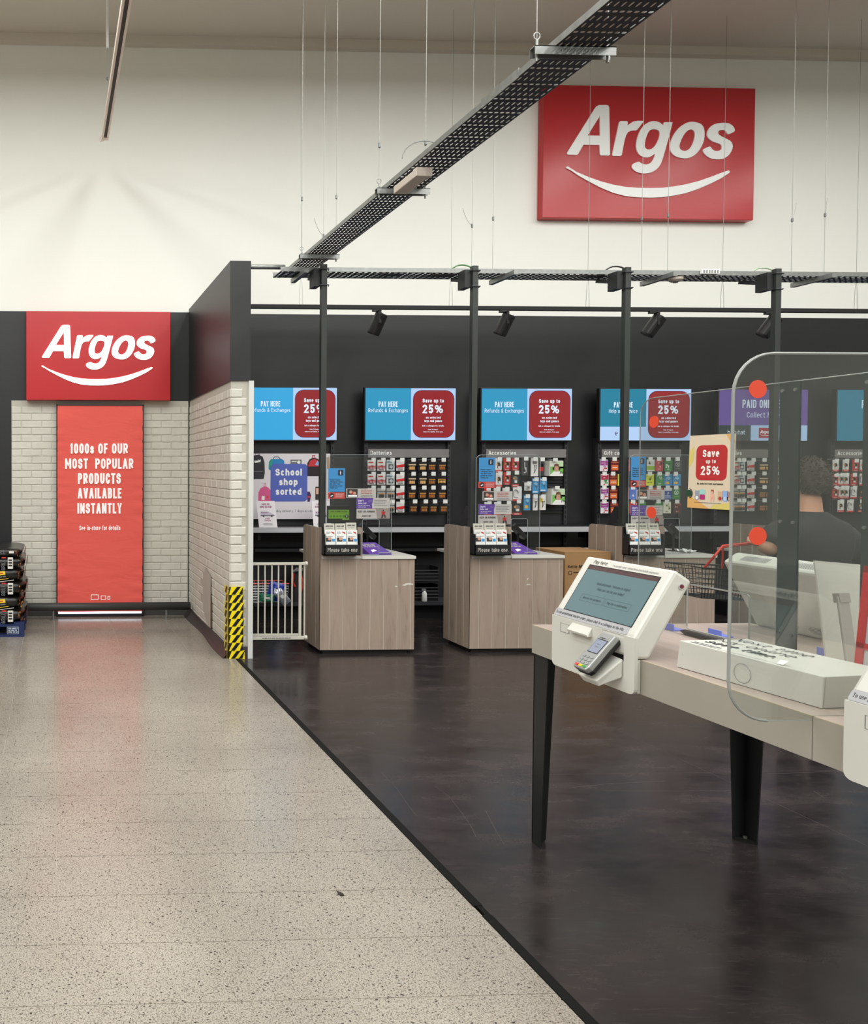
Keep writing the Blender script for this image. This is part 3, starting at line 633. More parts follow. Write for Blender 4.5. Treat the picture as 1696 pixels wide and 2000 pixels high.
for z in (1101, 1245.5):
    p = gz(z); MB().tube([(gx1-.05, yg, p), (gx1-.012, yg, p)], .012, gw, 10).tube([(gx1-.022, yg, p), (gx1-.004, yg, p)], .02, gw, 14).build('pressure_foot', g)
l = MB(); lines(l, frY(0, yg-.0125, 0), gx0+.1, gx0+.35, gz(1246.5), .008, M['greyink'], ragged=0); l.build('print', g, fix=False)
# ------------------------------------------------------------------ checkout counters
M['oak'] = wood('pale_oak_laminate', (152, 135, 122), (126, 109, 97)); M['groove'] = mat('white_groove', (200, 192, 180), .6)
M['worktop'] = mat('pale_worktop', (186, 184, 180), .35); M['edge'] = mat('white_edge_strip', (204, 202, 194), .4)
YC = 6.65; CW, CHI, CLO, CRA, CD = .85, 1.115, .865, .372, .45
CX = [onY(px, 1100, YC).x for px in (625, 918, 1218, 1513)]
PB = [0, .0885, .2098, .3311, .4524, .5737, .695, .8163, CW]
def counter(x0, label, scuff=0):
    t = thing('checkout_counter', label, 'counter', (x0+CW/2, YC+.3, 0), 'wood panelled checkout counters'); o = M['oak']; g = .0035
    c = MB(); c.box(x0+.012, x0+CW-.012, YC+.0035, YC+CD, .036, CLO-.026, M['groove']); c.box(x0+.012, x0+CRA, YC+.0035, YC+.03, CLO-.026, CHI-.001, M['groove'])
    r = .045; sd = Fr((x0+.0035, 0, 0), (0, -1, 0), (0, 0, 1))
    pts = [(-YC-.0035, .036), (-YC-.0035, CHI-.001)]+[(-(YC+CD-r)-r*math.sin(math.radians(a)), CHI-r-.001+r*math.cos(math.radians(a))) for a in range(0, 91, 15)]+[(-YC-CD, .036)]
    c.prism(sd, pts, -.0145, 0, M['groove']); c.build('core', t)
    for i, (a, b) in enumerate(zip(PB[:-1], PB[1:])):
        hi = CHI if b <= CRA else CLO-.026
        MB().box(x0+a+(g if i else 0), x0+b-g, YC, YC+.0034, .036, hi, o).build('plank', t)
    MB().box(x0+PB[3]+g, x0+CRA, YC, YC+.0034, CLO-.026, CHI, o).build('plank', t)
    MB().box(x0+CRA-.001, x0+CRA+.001, YC, YC+.03, CLO, CHI, o).box(x0, x0+CRA, YC+.0034, YC+.03, CHI-.001, CHI+.001, o).build('top_edge', t)
    ys_ = [0, .1, .1213*2-.02, .1213*3-.02, CD]
    for i, (a, b) in enumerate(zip(ys_[:-1], ys_[1:])):
        if i < 3: MB().box(x0, x0+.0034, YC+a+(.006 if i else .0), YC+b-.006, .036, CHI, o).build('side_plank', t)
        else:
            pts = [(-(YC+a+.006), .036), (-(YC+a+.006), CHI)]+[(-(YC+CD-r)-r*math.sin(math.radians(q)), CHI-r+r*math.cos(math.radians(q))) for q in range(0, 91, 15)]+[(-(YC+CD), .036)]
            MB().prism(Fr((x0, 0, 0), (0, -1, 0), (0, 0, 1)), pts, -.0034, 0, o).build('side_plank', t)
    MB().box(x0+.0185, x0+CW, YC-.004, YC+.62, CLO-.024, CLO, M['worktop']).box(x0+CRA+.0012, x0+CW+.003, YC-.012, YC-.004, CLO-.026, CLO, M['edge']).build('worktop', t)
    MB().box(x0+.04, x0+CW-.05, YC+.035, YC+CD-.03, 0, .036, M['blackmatt']).build('plinth', t)
    if scuff:
        s = MB(); f = frY(x0, YC-.0005, 0); w_ = M['edge']
        if scuff == 1:
            s.poly(f, [(.735, .605), (.76, .6), (.79, .61), (.83, .606), (.835, .618), (.8, .625), (.77, .622)], 0, w_); s.poly(f, [(.67, .592), (.69, .588), (.695, .6), (.675, .602)], 0, w_)
        else:
            s.poly(f, [(.51, .60), (.55, .602), (.552, .608), (.52, .61)], 0, w_); s.poly(f, [(.515, .63), (.52, .66), (.535, .665), (.53, .655), (.522, .648)], 0, w_)
        s.build('scuff', t, fix=False)
    return t
counter(CX[0], 'pale wood checkout counter beside the cream safety gate', 1)
counter(CX[1], 'pale wood checkout counter with the brown cardboard box against it', 2)
counter(CX[2], 'pale wood checkout counter partly hidden by the white kiosk')
counter(CX[3], 'pale wood checkout counter behind the table screen, beside the man')

# acrylic guard screens on the counters, with the notices stuck to them
M['acrylic'] = glass('clear_acrylic', (.95, .965, .97), haze=.005); M['acredge'] = mat('acrylic_edge', (150, 158, 160), .35)
M['nblue'] = mat('notice_blue', (54, 138, 196), .5); M['nred'] = mat('notice_red', (206, 60, 56), .5); M['npurple'] = mat('notice_purple', (92, 58, 150), .5)
M['cream'] = mat('card_cream', (186, 180, 175), .5); M['nred2'] = mat('print_red', (180, 36, 40), .5); M['skin_p'] = mat('print_skin', (196, 150, 124), .6); M['dkprint'] = mat('print_dark', (48, 42, 42), .6); M['navy'] = mat('print_navy', (16, 34, 60), .6)
YS = YC+.045
NOTICE = [dict(blue=(641.2, 674.2, 914.5, 960.5), red=(640.6, 674, 961.8, 974), card=(676.5, 734.9, 954, 972.2), purple=(696.6, 762, 972.8, 993), run=(696.6, 762, 993.6, 1013)),
          dict(blue=(935.9, 967.4, 893.7, 940.7), red=(934.4, 967.4, 940.9, 953), card=(942.8, 1001.4, 959.5, 977.7), purple=(934.8, 999.9, 984.8, 1004.3), run=(934.4, 998.6, 1005.5, 1024.2)),
          dict(blue=(1232.5, 1262, 892, 937.6), red=(1232.3, 1262, 938.6, 951), card=(1243.6, 1298.7, 956.6, 975.6), purple=(1232, 1295, 987, 1006.6), run=(1233, 1295.8, 1007.4, 1025))]
NAMES = ['beside the safety gate', 'in front of the first Accessories display', 'in front of the Gift cards display']
NAMES2 = ['on the counter by the safety gate', 'on the counter by the cardboard box', 'on the counter behind the white kiosk']
def noticebox(k, key):
    l, r, t_, b = NOTICE[k][key]; y = YS-.004; p = onY(l, b, y); q = onY(r, t_, y); return p.x, q.x, p.z, q.z, y
for k in range(3):
    x0 = CX[k]; a0, a1 = x0+.072, x0+.655; b0, b1 = CLO+.001, onY(930, 888.5, YS).z
    t = thing('guard_screen', 'clear acrylic guard screen standing on the counter '+NAMES[k], 'screen', (x0+.36, YS, CLO), 'counter guard screens')
    f = frY(0, YS, 0); m0, m1, mt = x0+.395, x0+.545, onY(930, 1013.5, YS).z
    out = [(a0, b0)]+[(a1, b0)]+MB().rr(a0, a1, b0, b1, .045, 4)[:10]
    hole = MB().rr(m0, m1, b0+.005, mt, .012, 3)
    MB().tess(f, out, [hole], 0, .006, M['acrylic']).build('pane', t, fix=False)
    e = MB(); P = [f.p(a, b+(.003 if b < CLO+.003 else 0), .003) for a, b in out]; e.tube(P[1:]+[P[0]], .0022, M['acredge'], 5); e.tube([f.p(a, b, .003) for a, b in hole], .0022, M['acredge'], 5, closed=True); e.build('edge', t)
    # blue information notice
    l, r, z0, z1, y = noticebox(k, 'blue'); w_, h_ = r-l, z1-z0
    t = thing('information_notice', 'blue information notice asking for distance on the screen '+NAMES[k], 'notice', ((l+r)/2, y, z0), 'blue notices on the guard screens')
    f = frY(l, y, z0); MB().obox(f, 0, w_, 0, h_, -.0025, 0, M['nblue']).build('card', t)
    p = MB(); p.rrect(f, w_*.58, w_*.9, h_*.69, h_*.93, .008, .0008, M['navy']); text(p, f, 'i', w_*.74, h_*.73, h_*.15, M['white'], n=.0015, t=.2)
    for i, s in enumerate(('Please respect', 'colleagues safety,', "and don't lean", 'around the screen.', 'Thank you.')): text(p, f, s, w_*.1, h_*(.48-.085*i), h_*.055, M['navy'], n=.0008, align='L', fit=w_*.8, t=.2)
    p.build('print', t, fix=False)
    l, r, z0, z1, y = noticebox(k, 'red'); w_, h_ = r-l, z1-z0; f = frY(l, y, z0)
    t = thing('red_label', 'narrow red label under the blue notice '+NAMES[k], 'label', ((l+r)/2, y, z0), 'red labels on the guard screens')
    MB().obox(f, 0, w_, 0, h_, -.0025, 0, M['nred']).build('card', t); p = MB(); p.disc(f, w_*.22, h_*.5, h_*.4, .0008, M['ink']); p.poly(f, [(w_*.13, h_*.42), (w_*.27, h_*.6), (w_*.31, h_*.5), (w_*.18, h_*.3)], .0014, M['white'])
    lines(p, f, w_*.45, w_*.95, h_*.75, h_*.08, M['cream'], n=.0008, k=4, pitch=h_*.17); p.build('print', t, fix=False)
    l, r, z0, z1, y = noticebox(k, 'card'); w_, h_ = r-l, z1-z0; f = frY(l, y, z0)
    t = thing('offer_card', 'photo and red print card on the screen '+NAMES[k], 'card', ((l+r)/2, y, z0), 'offer cards on the guard screens')
    MB().obox(f, 0, w_, 0, h_, -.0025, 0, M['cream']).build('card', t); p = MB(); p.rect(f, w_*.03, w_*.38, h_*.06, h_*.94, .0008, M['dkprint'])
    p.disc(f, w_*.15, h_*.62, h_*.17, .0014, M['skin_p']); p.disc(f, w_*.28, h_*.5, h_*.16, .0014, M['skin_p']); p.rect(f, w_*.06, w_*.36, h_*.1, h_*.3, .0014, M['white']); p.rect(f, w_*.18, w_*.24, h_*.25, h_*.7, .0012, M['nred2'])
    for i, s in enumerate(('Save 10% on Argos', 'Breakdown Care &', 'Argos Monthly Care')): text(p, f, s, w_*.68, h_*(.76-.17*i), h_*.11, M['nred2'], n=.0008, t=.2, fit=w_*.45)
    lines(p, f, w_*.46, w_*.92, h_*.22, h_*.05, M['greyink'], n=.0008, k=2, pitch=h_*.11, align='C'); p.build('print', t, fix=False)
    l, r, z0, z1, y = noticebox(k, 'purple'); w_, h_ = r-l, z1-z0; f = frY(l, y, z0)
    t = thing('points_card', 'purple and pale loyalty card notice on the screen '+NAMES[k], 'card', ((l+r)/2, y, z0), 'purple cards on the guard screens')
    MB().obox(f, 0, w_, 0, h_, -.0025, 0, M['cream']).build('card', t); p = MB(); p.poly(f, [(0, 0), (w_*.47, 0), (w_*.46, h_*.4), (w_*.5, h*.0+h_), (0, h_)], .0008, M['npurple'])
    text(p, f, "Don't", w_*.05, h_*.66, h_*.19, M['white'], n=.0014, align='L', t=.16); text(p, f, 'miss out', w_*.05, h_*.43, h_*.17, M['white'], n=.0014, align='L', t=.16)
    text(p, f, 'You can collect Nectar', w_*.05, h_*.24, h_*.09, M['white'], n=.0014, align='L', fit=w_*.38); text(p, f, 'points at Argos', w_*.05, h_*.09, h_*.09, M['white'], n=.0014, align='L')
    text(p, f, 'nectar', w_*.40, h_*.68, h_*.1, M['cream'], n=.0014, t=.12)
    lines(p, f, w_*.53, w_*.93, h_*.75, h_*.05, M['greyink'], n=.0008, k=4, pitch=h_*.16); p.build('print', t, fix=False)
    l, r, z0, z1, y = noticebox(k, 'run'); w_, h_ = r-l, z1-z0; f = frY(l, y, z0)
    t = thing('care_card', 'pale card with a runner photo on the screen '+NAMES[k], 'card', ((l+r)/2, y, z0), 'runner cards on the guard screens')
    MB().obox(f, 0, w_, 0, h_, -.0025, 0, M['cream']).build('card', t); p = MB(); p.poly(f, [(w_*.62, 0), (w_, 0), (w_, h_), (w_*.57, h_)], .0008, mat('print_street', (150, 136, 130), .6))
    text(p, f, 'KEEP ON RUNNING', w_*.04, h_*.62, h_*.2, M['dkprint'], n=.0008, align='L', fit=w_*.52, t=.17); text(p, f, 'ARGOS CARE', w_*.3, h_*.18, h_*.17, M['dkprint'], n=.0008, fit=w_*.3, t=.17)
    p.disc(f, w_*.8, h_*.82, h_*.08, .0014, M['dkprint']); p.poly(f, [(w_*.75, h_*.4), (w_*.85, h_*.4), (w_*.86, h_*.72), (w_*.74, h_*.72)], .0014, M['nred2']); p.poly(f, [(w_*.74, h_*.05), (w_*.78, h_*.05), (w_*.81, h_*.4), (w_*.75, h_*.4)], .0014, M['dkprint']); p.poly(f, [(w_*.84, h_*.08), (w_*.88, h_*.08), (w_*.86, h_*.4), (w_*.81, h_*.4)], .0014, M['dkprint'])
    p.build('print', t, fix=False)
    # brochure holder with six leaflets
    yh = YC-.085; hp = lambda px, py: onY(px+(0, 293.5, 594.5)[k], py, yh)
    l, r = hp(634.5, 1085).x, hp(704.5, 1085).x; z0, zf, zk = hp(640, 1085).z, hp(640, 1064).z, hp(640, 1030).z
    t = thing('leaflet_holder', 'charcoal please take one leaflet holder '+NAMES2[k], 'holder', ((l+r)/2, YC-.04, z0), 'leaflet holders on the counters')
    MB().box(l, r, YC-.008, YC-.001, z0, zk, M['charcoal']).box(l, r, yh, YC-.008, z0, z0+.008, M['charcoal']).box(l, l+.006, yh, YC-.008, z0, zk-.06, M['charcoal']).box(r-.006, r, yh, YC-.008, z0, zk-.06, M['charcoal']).build('tray', t)
    f = frY(l, yh, z0); MB().obox(f, 0, r-l, 0, zf-z0, -.006, 0, M['charcoal']).build('front_lip', t)
    p = MB(); text(p, f, 'Please take one', (r-l)/2, (zf-z0)*.34, (zf-z0)*.36, M['cream'], fit=(r-l)*.89, t=.13); p.build('lettering', t, fix=False)
    for row, (lo, hi, ya, what) in enumerate((((1063.5), (1038), yh+.014, 'white leaflet with a photo'), (1040, 1025, yh+.030, 'cream card care leaflet'))):
        for c in range(3):
            la, lb = l+.012+c*(r-l-.024)/3, l+.012+(c+1)*(r-l-.024)/3-.006; za, zb_ = (z0+.03 if row == 0 else z0+.06), hp(0, hi-(1.5 if c == 2 and k == 0 and row else 0)).z
            fr = Fr((la, ya, za), (1, 0, 0), (0, .12, 1)); hh_ = (zb_-za)*1.007
            o = thing('leaflet', '%s, %s slot, holder %s' % (what, ('outer', 'middle', 'inner')[c], NAMES2[k]), 'leaflet', ((la+lb)/2, ya, za), 'leaflets in the counter holders')
            MB().obox(fr, 0, lb-la, 0, hh_, -.006, 0, M['paper'] if row == 0 else mat('leaflet_cream', (184, 182, 171), .6)).build('sheets', o)
            q = MB(); ww = lb-la; vz = lambda v: za
            if row == 0:
                top = hh_; q.rect(fr, ww*.08, ww*.6, top-.115+.015, top-.115+.05, .0012, M['dkprint']); q.disc(fr, ww*.42, top-.075, .014, .0018, M['skin_p']); q.rect(fr, ww*.66, ww*.95, top-.1, top-.075, .0012, M['nblue'])
                lines(q, fr, ww*.08, ww*.55, top-.02, .005, M['greyink'], n=.0012, k=2, pitch=.012); lines(q, fr, ww*.08, ww*.9, top-.056, .004, M['greyink'], n=.0012, k=1); q.poly(fr, [(ww*.6, top-.012), (ww*.9, top-.02), (ww*.92, top-.036), (ww*.62, top-.02)], .0012, M['nred2'])
            else:
                text(q, fr, 'ARGOS CARD', ww/2, hh_-.03, .013, M['dkprint'], n=.0012, fit=ww*.72, t=.16); lines(q, fr, ww*.2, ww*.8, hh_-.045, .003, M['greyink'], n=.0012, k=1, ragged=0)
            q.build('print', o, fix=False)
# card terminals on poles, purple displays, till monitors
def oriented(o, d, up):
    d = Vector(d).normalized(); s = d.cross(Vector(up)).normalized(); return Fr(o, s, d)
def terminal(x, y, z, label, pole=True, grp=None, ang=(.62, 0, -.62)):
    t = thing('card_terminal', label, 'card reader', (x, y, CLO), grp)
    d = Vector(ang).normalized(); f = Fr((x, y, z), Vector((0, -.9, .1)).cross(d), d); f.n = f.u.cross(f.v)
    u = d.cross(Vector((0, 1, 0))).normalized(); f = Fr((x, y, z), (0, -1, 0), d)
    b = MB(); b.prism(f, MB().rr(-.038, .038, -.09, .09, .012, 3), -.02, .018, M['black']); b.build('body', t, bevel=.003)
    s = MB(); s.rect(f, -.028, .028, -.07, -.015, .0185, mat('terminal_glass', (38, 44, 46), .12)); s.build('display', t, fix=False)
    kx = MB()
    for i, c in enumerate((M['nred'], yel, mat('key_green', (60, 150, 70), .5))): kx.rect(f, -.028+.02*i, -.013+.02*i, .066, .078, .0188, c)
    kx.build('key', t, fix=False)
    MB().tube([(x, y, CLO+.006), (x, y, z-.01)], .009, M['black'], 8).tube([(x, y, CLO+.0015), (x, y, CLO+.0075)], .042, M['black'], 14).build('stand', t); return t
for k in range(3):
    p = onY((718, 1012, 1316)[k], 1037, YC+.30); terminal(p.x, YC+.30, p.z, 'black card terminal on a pole behind the screen '+NAMES[k], grp='card terminals on the counters')
for k in range(2):
    y = YC+.07; l, r = onY((722, 1006)[k], 1083, y).x, onY((768, 1052)[k], 1083, y).x
    t = thing('desk_display', 'purple wedge display lying '+NAMES2[k], 'display', ((l+r)/2, y+.1, CLO), 'purple displays on the counters')
    fr = Fr((l, y, CLO+.002), (1, 0, 0), (-.32, .86, .42)); w_ = r-l-.01; b = MB(); L_ = .2
    vs = [fr.p(0, 0), fr.p(w_, 0), fr.p(w_*.92, L_), fr.p(.01, L_)]; lo = [Vector((v.x, v.y, CLO+.0015)) for v in vs]
    b.add([*lo, *[v+Vector((0, 0, .012)) for v in vs]], [(0, 1, 2, 3), (4, 5, 6, 7), (0, 1, 5, 4), (1, 2, 6, 5), (2, 3, 7, 6), (3, 0, 4, 7)], M['npurple']); b.build('wedge', t)
    p = MB(); fr.o = fr.o+Vector((0, 0, .012)); lines(p, fr, w_*.14, w_*.8, L_*.78, .012, M['cream'], n=.002, k=3, pitch=.024); p.poly(fr, [(w_*.2, .02), (w_*.5, .05), (w_*.42, .07), (w_*.25, .06)], .002, M['white']); p.rect(fr, w_*.45, w_*.95, .004, .014, .002, M['cream']); p.build('print', t, fix=False)
t = thing('till_monitor', 'black till monitor back with a green hygiene rating sticker', 'monitor', (CX[0]+.15, YC+.2, CLO), 'till monitors')
y = YC+.2; p, q = onY(639.5, 1022, y), onY(684, 988, y); f = frY(p.x, y, p.z); w_, h_ = q.x-p.x, q.z-p.z
MB().obox(f, 0, w_, 0, h_, -.03, 0, M['black']).build('case', t, bevel=.004); MB().box(p.x+w_*.4, p.x+w_*.6, y+.005, y+.03, CLO+.011, p.z+.02, M['black']).box(p.x+.03, p.x+w_-.03, y-.04, y+.1, CLO+.0015, CLO+.012, M['black']).build('stand', t)
gr = mat('rating_green', (132, 186, 44), .5); s = MB(); y0_ = onY(0, 1014.5, y).z-p.z; y1_ = onY(0, 997, y).z-p.z
s.rect(f, .01, w_-.008, y0_, y1_, .0008, gr); s.rect(f, w_*.66, w_-.008, y0_-.011, y0_, .0008, gr); text(s, f, 'FOOD HYGIENE RATING', w_/2, y1_-.02, .012, M['ink'], n=.0016, fit=w_*.8, t=.18)
s.rect(f, .014, w_-.014, y1_-.03, y1_-.028, .0016, M['ink'])
for i in range(5): s.disc(f, .03+i*.03, y0_+.022, .0105, .0016, mat('rating_dark_green', (80, 130, 30), .5)); text(s, f, str(i), .03+i*.03, y0_+.017, .011, gr, n=.0022, t=.16)
s.disc(f, w_-.03, y0_+.02, .017, .0016, M['ink']); text(s, f, '5', w_-.03, y0_+.01, .02, M['white'], n=.0022, t=.2); s.build('sticker', t, fix=False)
for k in (1, 2):
    y = YC+.47; a, b = onY((893, 1186)[k-1], 1030, y), onY((909, 1203)[k-1], 990, y)
    t = thing('till_monitor', 'black till monitor seen edge on, '+NAMES2[k], 'monitor', (a.x+.15, y, CLO), 'till monitors')
    d = Vector((b.x-a.x, 0, b.z-a.z)); f = Fr((a.x+.03, y, a.z-.06), d, (0, 1, 0)); MB().obox(f, 0, d.length+.07, -.02, .10, -.03, -.004, M['black']).build('case', t, bevel=.005)
    MB().tube([(a.x+.07, y+.05, CLO+.01), (a.x+.03, y+.05, a.z-.02)], .018, M['black']).box(a.x+.01, a.x+.15, y, y+.13, CLO+.0015, CLO+.012, M['black']).build('stand', t)
t = thing('receipt_paper', 'crumpled white receipt on the worktop of the counter behind the white kiosk', 'paper', (CX[2]+.72, YC+.2, CLO))
rr_ = random.Random(9); MB().grid(lambda s, q: (CX[2]+.68+.1*s, YC+.12+.14*q, CLO+.004+.03*abs(math.sin(s*7+q*5))*rr_.uniform(.4, 1)), 7, 7, M['paper']).build('sheet', t)

# ------------------------------------------------------------------ posts, cable trays and their wires
ZP = onY(630, 517, YC+.1).z; PYY = YC+.10
for k, px in enumerate((630.5, 924, 1220.5, 1512.5)):
    x = onY(px, 800, PYY).x
    t = thing('steel_post', 'graphite steel post rising from the counter %s' % ('beside the safety gate', 'by the cardboard box', 'behind the white kiosk', 'beside the man')[k], 'post', (x, PYY, CLO), 'posts carrying the cable tray')
    MB().box(x-.025, x+.025, PYY-.025, PYY+.025, CLO+.001, ZP, M['post']).build('tube', t, bevel=.002)
    MB().box(x-.085, x-.03, PYY-.0, PYY+.12, ZP-.19, ZP-.03, mat('dark_bracket', (28, 29, 30), .5)).build('switch_box', t)
    for z in (ZP-.045, ZP-.185): MB().tube([(x-.04, PYY+.03, z), (x-.035, PYY-.034, z), (x+.035, PYY-.034, z), (x+.05, PYY+.02, z)], .005, M['traybottom'], 6).build('clamp', t)
    MB().obox(Fr((x, PYY+.02, ZP-.13), (1, 0, 0), (0, .9, .25)), -.02, .02, 0, .36, -.015, .015, M['traybottom']).build('arm', t)
ZH = onY(900, 533, 6.93).z; YH0, YH1 = 6.93, 7.17
hx0, hx1 = onY(548, 533, 6.93).x, 8.6
def perforated(mb, fr, la, lb, nw, m, dl, dw, ratio=.55):
    """a sheet LA long x NW slots wide with real slots; two rows run lengthwise, the third across"""
    rows = int(la/dl); cw = lb/nw
    for i in range(rows):
        for j in range(nw):
            a0_, b0_ = i*dl, j*cw; ha, hb = (dl*.33, cw*.125) if i % 3 else (dl*.145, cw*.33)
            ca, cb = a0_+dl/2, b0_+cw/2; o8 = [(a0_, b0_), (ca, b0_), (a0_+dl, b0_), (a0_+dl, cb), (a0_+dl, b0_+cw), (ca, b0_+cw), (a0_, b0_+cw), (a0_, cb)]
            q = .8; i8 = [(ca-ha*q, cb-hb*q), (ca, cb-hb), (ca+ha*q, cb-hb*q), (ca+ha, cb), (ca+ha*q, cb+hb*q), (ca, cb+hb), (ca-ha*q, cb+hb*q), (ca-ha, cb)]
            mb.add([fr.p(a, b) for a, b in o8+i8], [(k, (k+1) % 8, 8+(k+1) % 8, 8+k) for k in range(8)], m)
t = thing('cable_tray', 'long perforated cable tray running across the tops of the posts', 'cable tray', ((hx0+hx1)/2, 7.05, ZH))
b = MB(); perforated(b, Fr((hx0, YH0, ZH), (1, 0, 0), (0, 1, 0)), hx1-hx0, YH1-YH0, 5, M['traybottom'], .055, .05); b.build('base_sheet', t, fix=False)
MB().box(hx0, hx1, YH0-.002, YH0, ZH, ZH+.04, M['steel']).box(hx0, hx1, YH1, YH1+.002, ZH, ZH+.05, M['steel']).build('side_flange', t)
for px in (582, 957+20, 1278, 1578):
    x = onY(px, 540, 7.05).x; MB().box(x-.02, x+.02, 6.80, 7.20, ZH-.043, ZH-.002, M['steel']).build('support_channel', t)
t2 = thing('steel_pipe', 'short galvanised pipe joining the wing wall to the cable trays', 'pipe', (1.9, 7.0, ZH))
pz = onY(520, 521.5, 7.0).z; MB().tube([(PX1-.012, 7.0, pz), (hx0+.06, 7.0, pz)], .022, M['steel'], 12).build('pipe', t2, smooth=True)
ZD = 3.52; dx0, dx1 = onZ(1192, 0, ZD).x, onZ(1311, 0, ZD).x; dy1 = onZ(550, 538, ZD).y
t = thing('cable_tray', 'perforated cable tray coming overhead from the shop to the first post', 'cable tray', ((dx0+dx1)/2, 3, ZD))
b = MB(); perforated(b, Fr((dx0, 1.6, ZD), (0, 1, 0), (1, 0, 0)), dy1-1.6, dx1-dx0, 8, M['traybottom'], .05, .05); b.build('base_sheet', t, fix=False)
MB().box(dx0-.002, dx0, 1.6, dy1, ZD-.0, ZD+.032, M['steel']).box(dx1, dx1+.002, 1.6, dy1, ZD, ZD+.032, M['steel']).box(dx0, dx1, dy1, dy1+.002, ZD, ZD+.01, M['steel']).build('side_flange', t)
jx = onZ(960, 180, ZD).y
MB().box(dx0-.006, dx0-.002, jx-.16, jx+.16, ZD-.006, ZD+.04, M['steel']).build('splice_plate', t)
ends = []
for px0, px1, py in ((1040, 1198, 104), (735, 838, 376), (585, 662, 502.5)):
    y = onZ(px0, py, ZD-.03).y; x0, x1 = onY(px0, py, y).x, onY(px1, py, y).x
    q = MB(); q.box(x0, x1, y-.02, y+.02, ZD-.008, ZD-.004, M['steel']).box(x0, x1, y-.02, y-.017, ZD-.043, ZD-.004, M['steel']).box(x0, x1, y+.017, y+.02, ZD-.043, ZD-.004, M['steel'])
    for x in (x0+.02, x1-.025): q.tube([(x, y, ZD-.065), (x, y, ZD+.03)], .006, M['steel'], 6)
    q.build('support_channel', t); ends.append((x0+.02, x1-.025, y))
p = onZ(790, 366, ZD-.07); t = thing('junction_box', 'pale plastic junction box fixed under the overhead cable tray', 'box', (p.x, p.y-.1, ZD-.04))
pb = mat('pale_plastic', (196, 184, 172), .5); MB().box(p.x-.045, p.x+.045, p.y-.26, p.y+.06, ZD-.094, ZD-.0445, pb).build('case', t, bevel=.006); MB().box(p.x-.05, p.x+.05, p.y-.27, p.y-.22, ZD-.098, ZD-.0445, pb).build('lid', t, bevel=.003)
def wire(top_px, pts, label, grip=None, tail=None, eye=True):
    """a suspension wire: straight up from PTS[0] to the ceiling"""
    x, y, z = pts
    t = thing('suspension_wire', label, 'wire', (x, y, CEIL))
    MB().tube([(x, y, z), (x, y, CEIL+.01)], .0020, M['wire'], 5).build('wire', t)
    if grip:
        MB().tube([(x, y, grip-.02), (x, y, grip-.014), (x, y, grip+.014), (x, y, grip+.02)], [.003, .009, .009, .003], M['grip'], 8).build('gripper', t)
        if tail: MB().tube([(x, y, grip)]+[(x+tail*.09*(i/5)**.6, y, grip+.16*(i/5)) for i in range(1, 6)], .0016, M['grip'], 4).build('loose_end', t)
    if eye: MB().tube([(x+.014*math.cos(a), y, z+.016+.016*math.sin(a)) for a in [2*math.pi*i/10 for i in range(10)]], .003, M['steel'], 5, closed=True).build('eye', t)
    return t
br = ['of the bracket nearest the shop', 'of the middle bracket under the overhead tray', 'of the last bracket before the first post']
for (xa, xb, y), nm, g in zip(ends, br, (None, 272, 381)):
    gz_ = onY(0, g, y).z if g else None
    wire(0, (xa, y, ZD+.03), 'thin steel wire holding the aisle side end '+nm, gz_); wire(0, (xb, y, ZD+.03), 'thin steel wire holding the till side end '+nm, gz_+.02 if gz_ else None)
for px, py, gy, tl, nm in ((632, 525, 461, -1, 'by the first post'), (921.5, 528, 441, -1, 'by the second post'), (962.5, 528, 427, 0, 'just past the second post'), (1253, 528, 427, 0, 'just past the third post'), (1304, 530, 421, -.3, 'well past the third post'), (1546, 530, 430, .4, 'just past the fourth post'), (1610, 530, 420, .2, 'well past the fourth post')):
    p = onY(px, py, 6.98); wire(0, (p.x, 6.98, ZH+.02), 'thin steel wire holding the long cable tray '+nm, onY(px, gy, 6.98).z, tl)
# small gear lying on the long tray
for px, w_, nm in ((763, 38, 'first'), (865, 44, 'second'), (1160, 36, 'third')):
    p = onY(px, 524, 7.05); t = thing('junction_box', 'flat pale connector box lying on the long cable tray, %s from the wing wall' % nm, 'box', (p.x, 7.05, ZH)); wm2 = w_*7.05/1500
    MB().box(p.x-wm2/2, p.x+wm2/2, 7.0, 7.1, ZH+.001, ZH+.062, pb).build('case', t, bevel=.008); MB().tube([(p.x-wm2/2, 7.05, ZH+.03), (p.x-wm2/2-.08, 7.05, ZH+.05), (p.x-wm2/2-.16, 7.05, ZH+.012)], .006, M['signwhite'], 6).build('lead', t)
p = onY(1386, 528, 6.92); t = thing('connector_strip', 'bright connector strip on the side of the long cable tray', 'connector', (p.x, 6.92, ZH))
q = MB(); q.box(p.x-.085, p.x+.085, 6.9, 6.927, ZH+.006, ZH+.05, M['signwhite']); q.build('case', t, bevel=.004); q = MB()
for i in range(6): q.box(p.x-.075+.026*i, p.x-.06+.026*i, 6.897, 6.9, ZH+.014, ZH+.04, M['steel'])
q.build('socket', t)
p = onY(1320, 546, 7.0); t = thing('smoke_detector', 'round pale detector hanging under the long cable tray', 'detector', (p.x, 7.0, ZH)); MB().tube([(p.x, 7.0, ZH-.002), (p.x, 7.0, ZH-.03), (p.x, 7.0, ZH-.045)], [.06, .06, .04], pb, 18).build('body', t); MB().tube([(p.x, 7.0, ZH-.045), (p.x, 7.0, ZH-.055)], .02, M['greyink'], 10).build('sensor', t)
gcab = mat('green_cable', (92, 140, 84), .5)
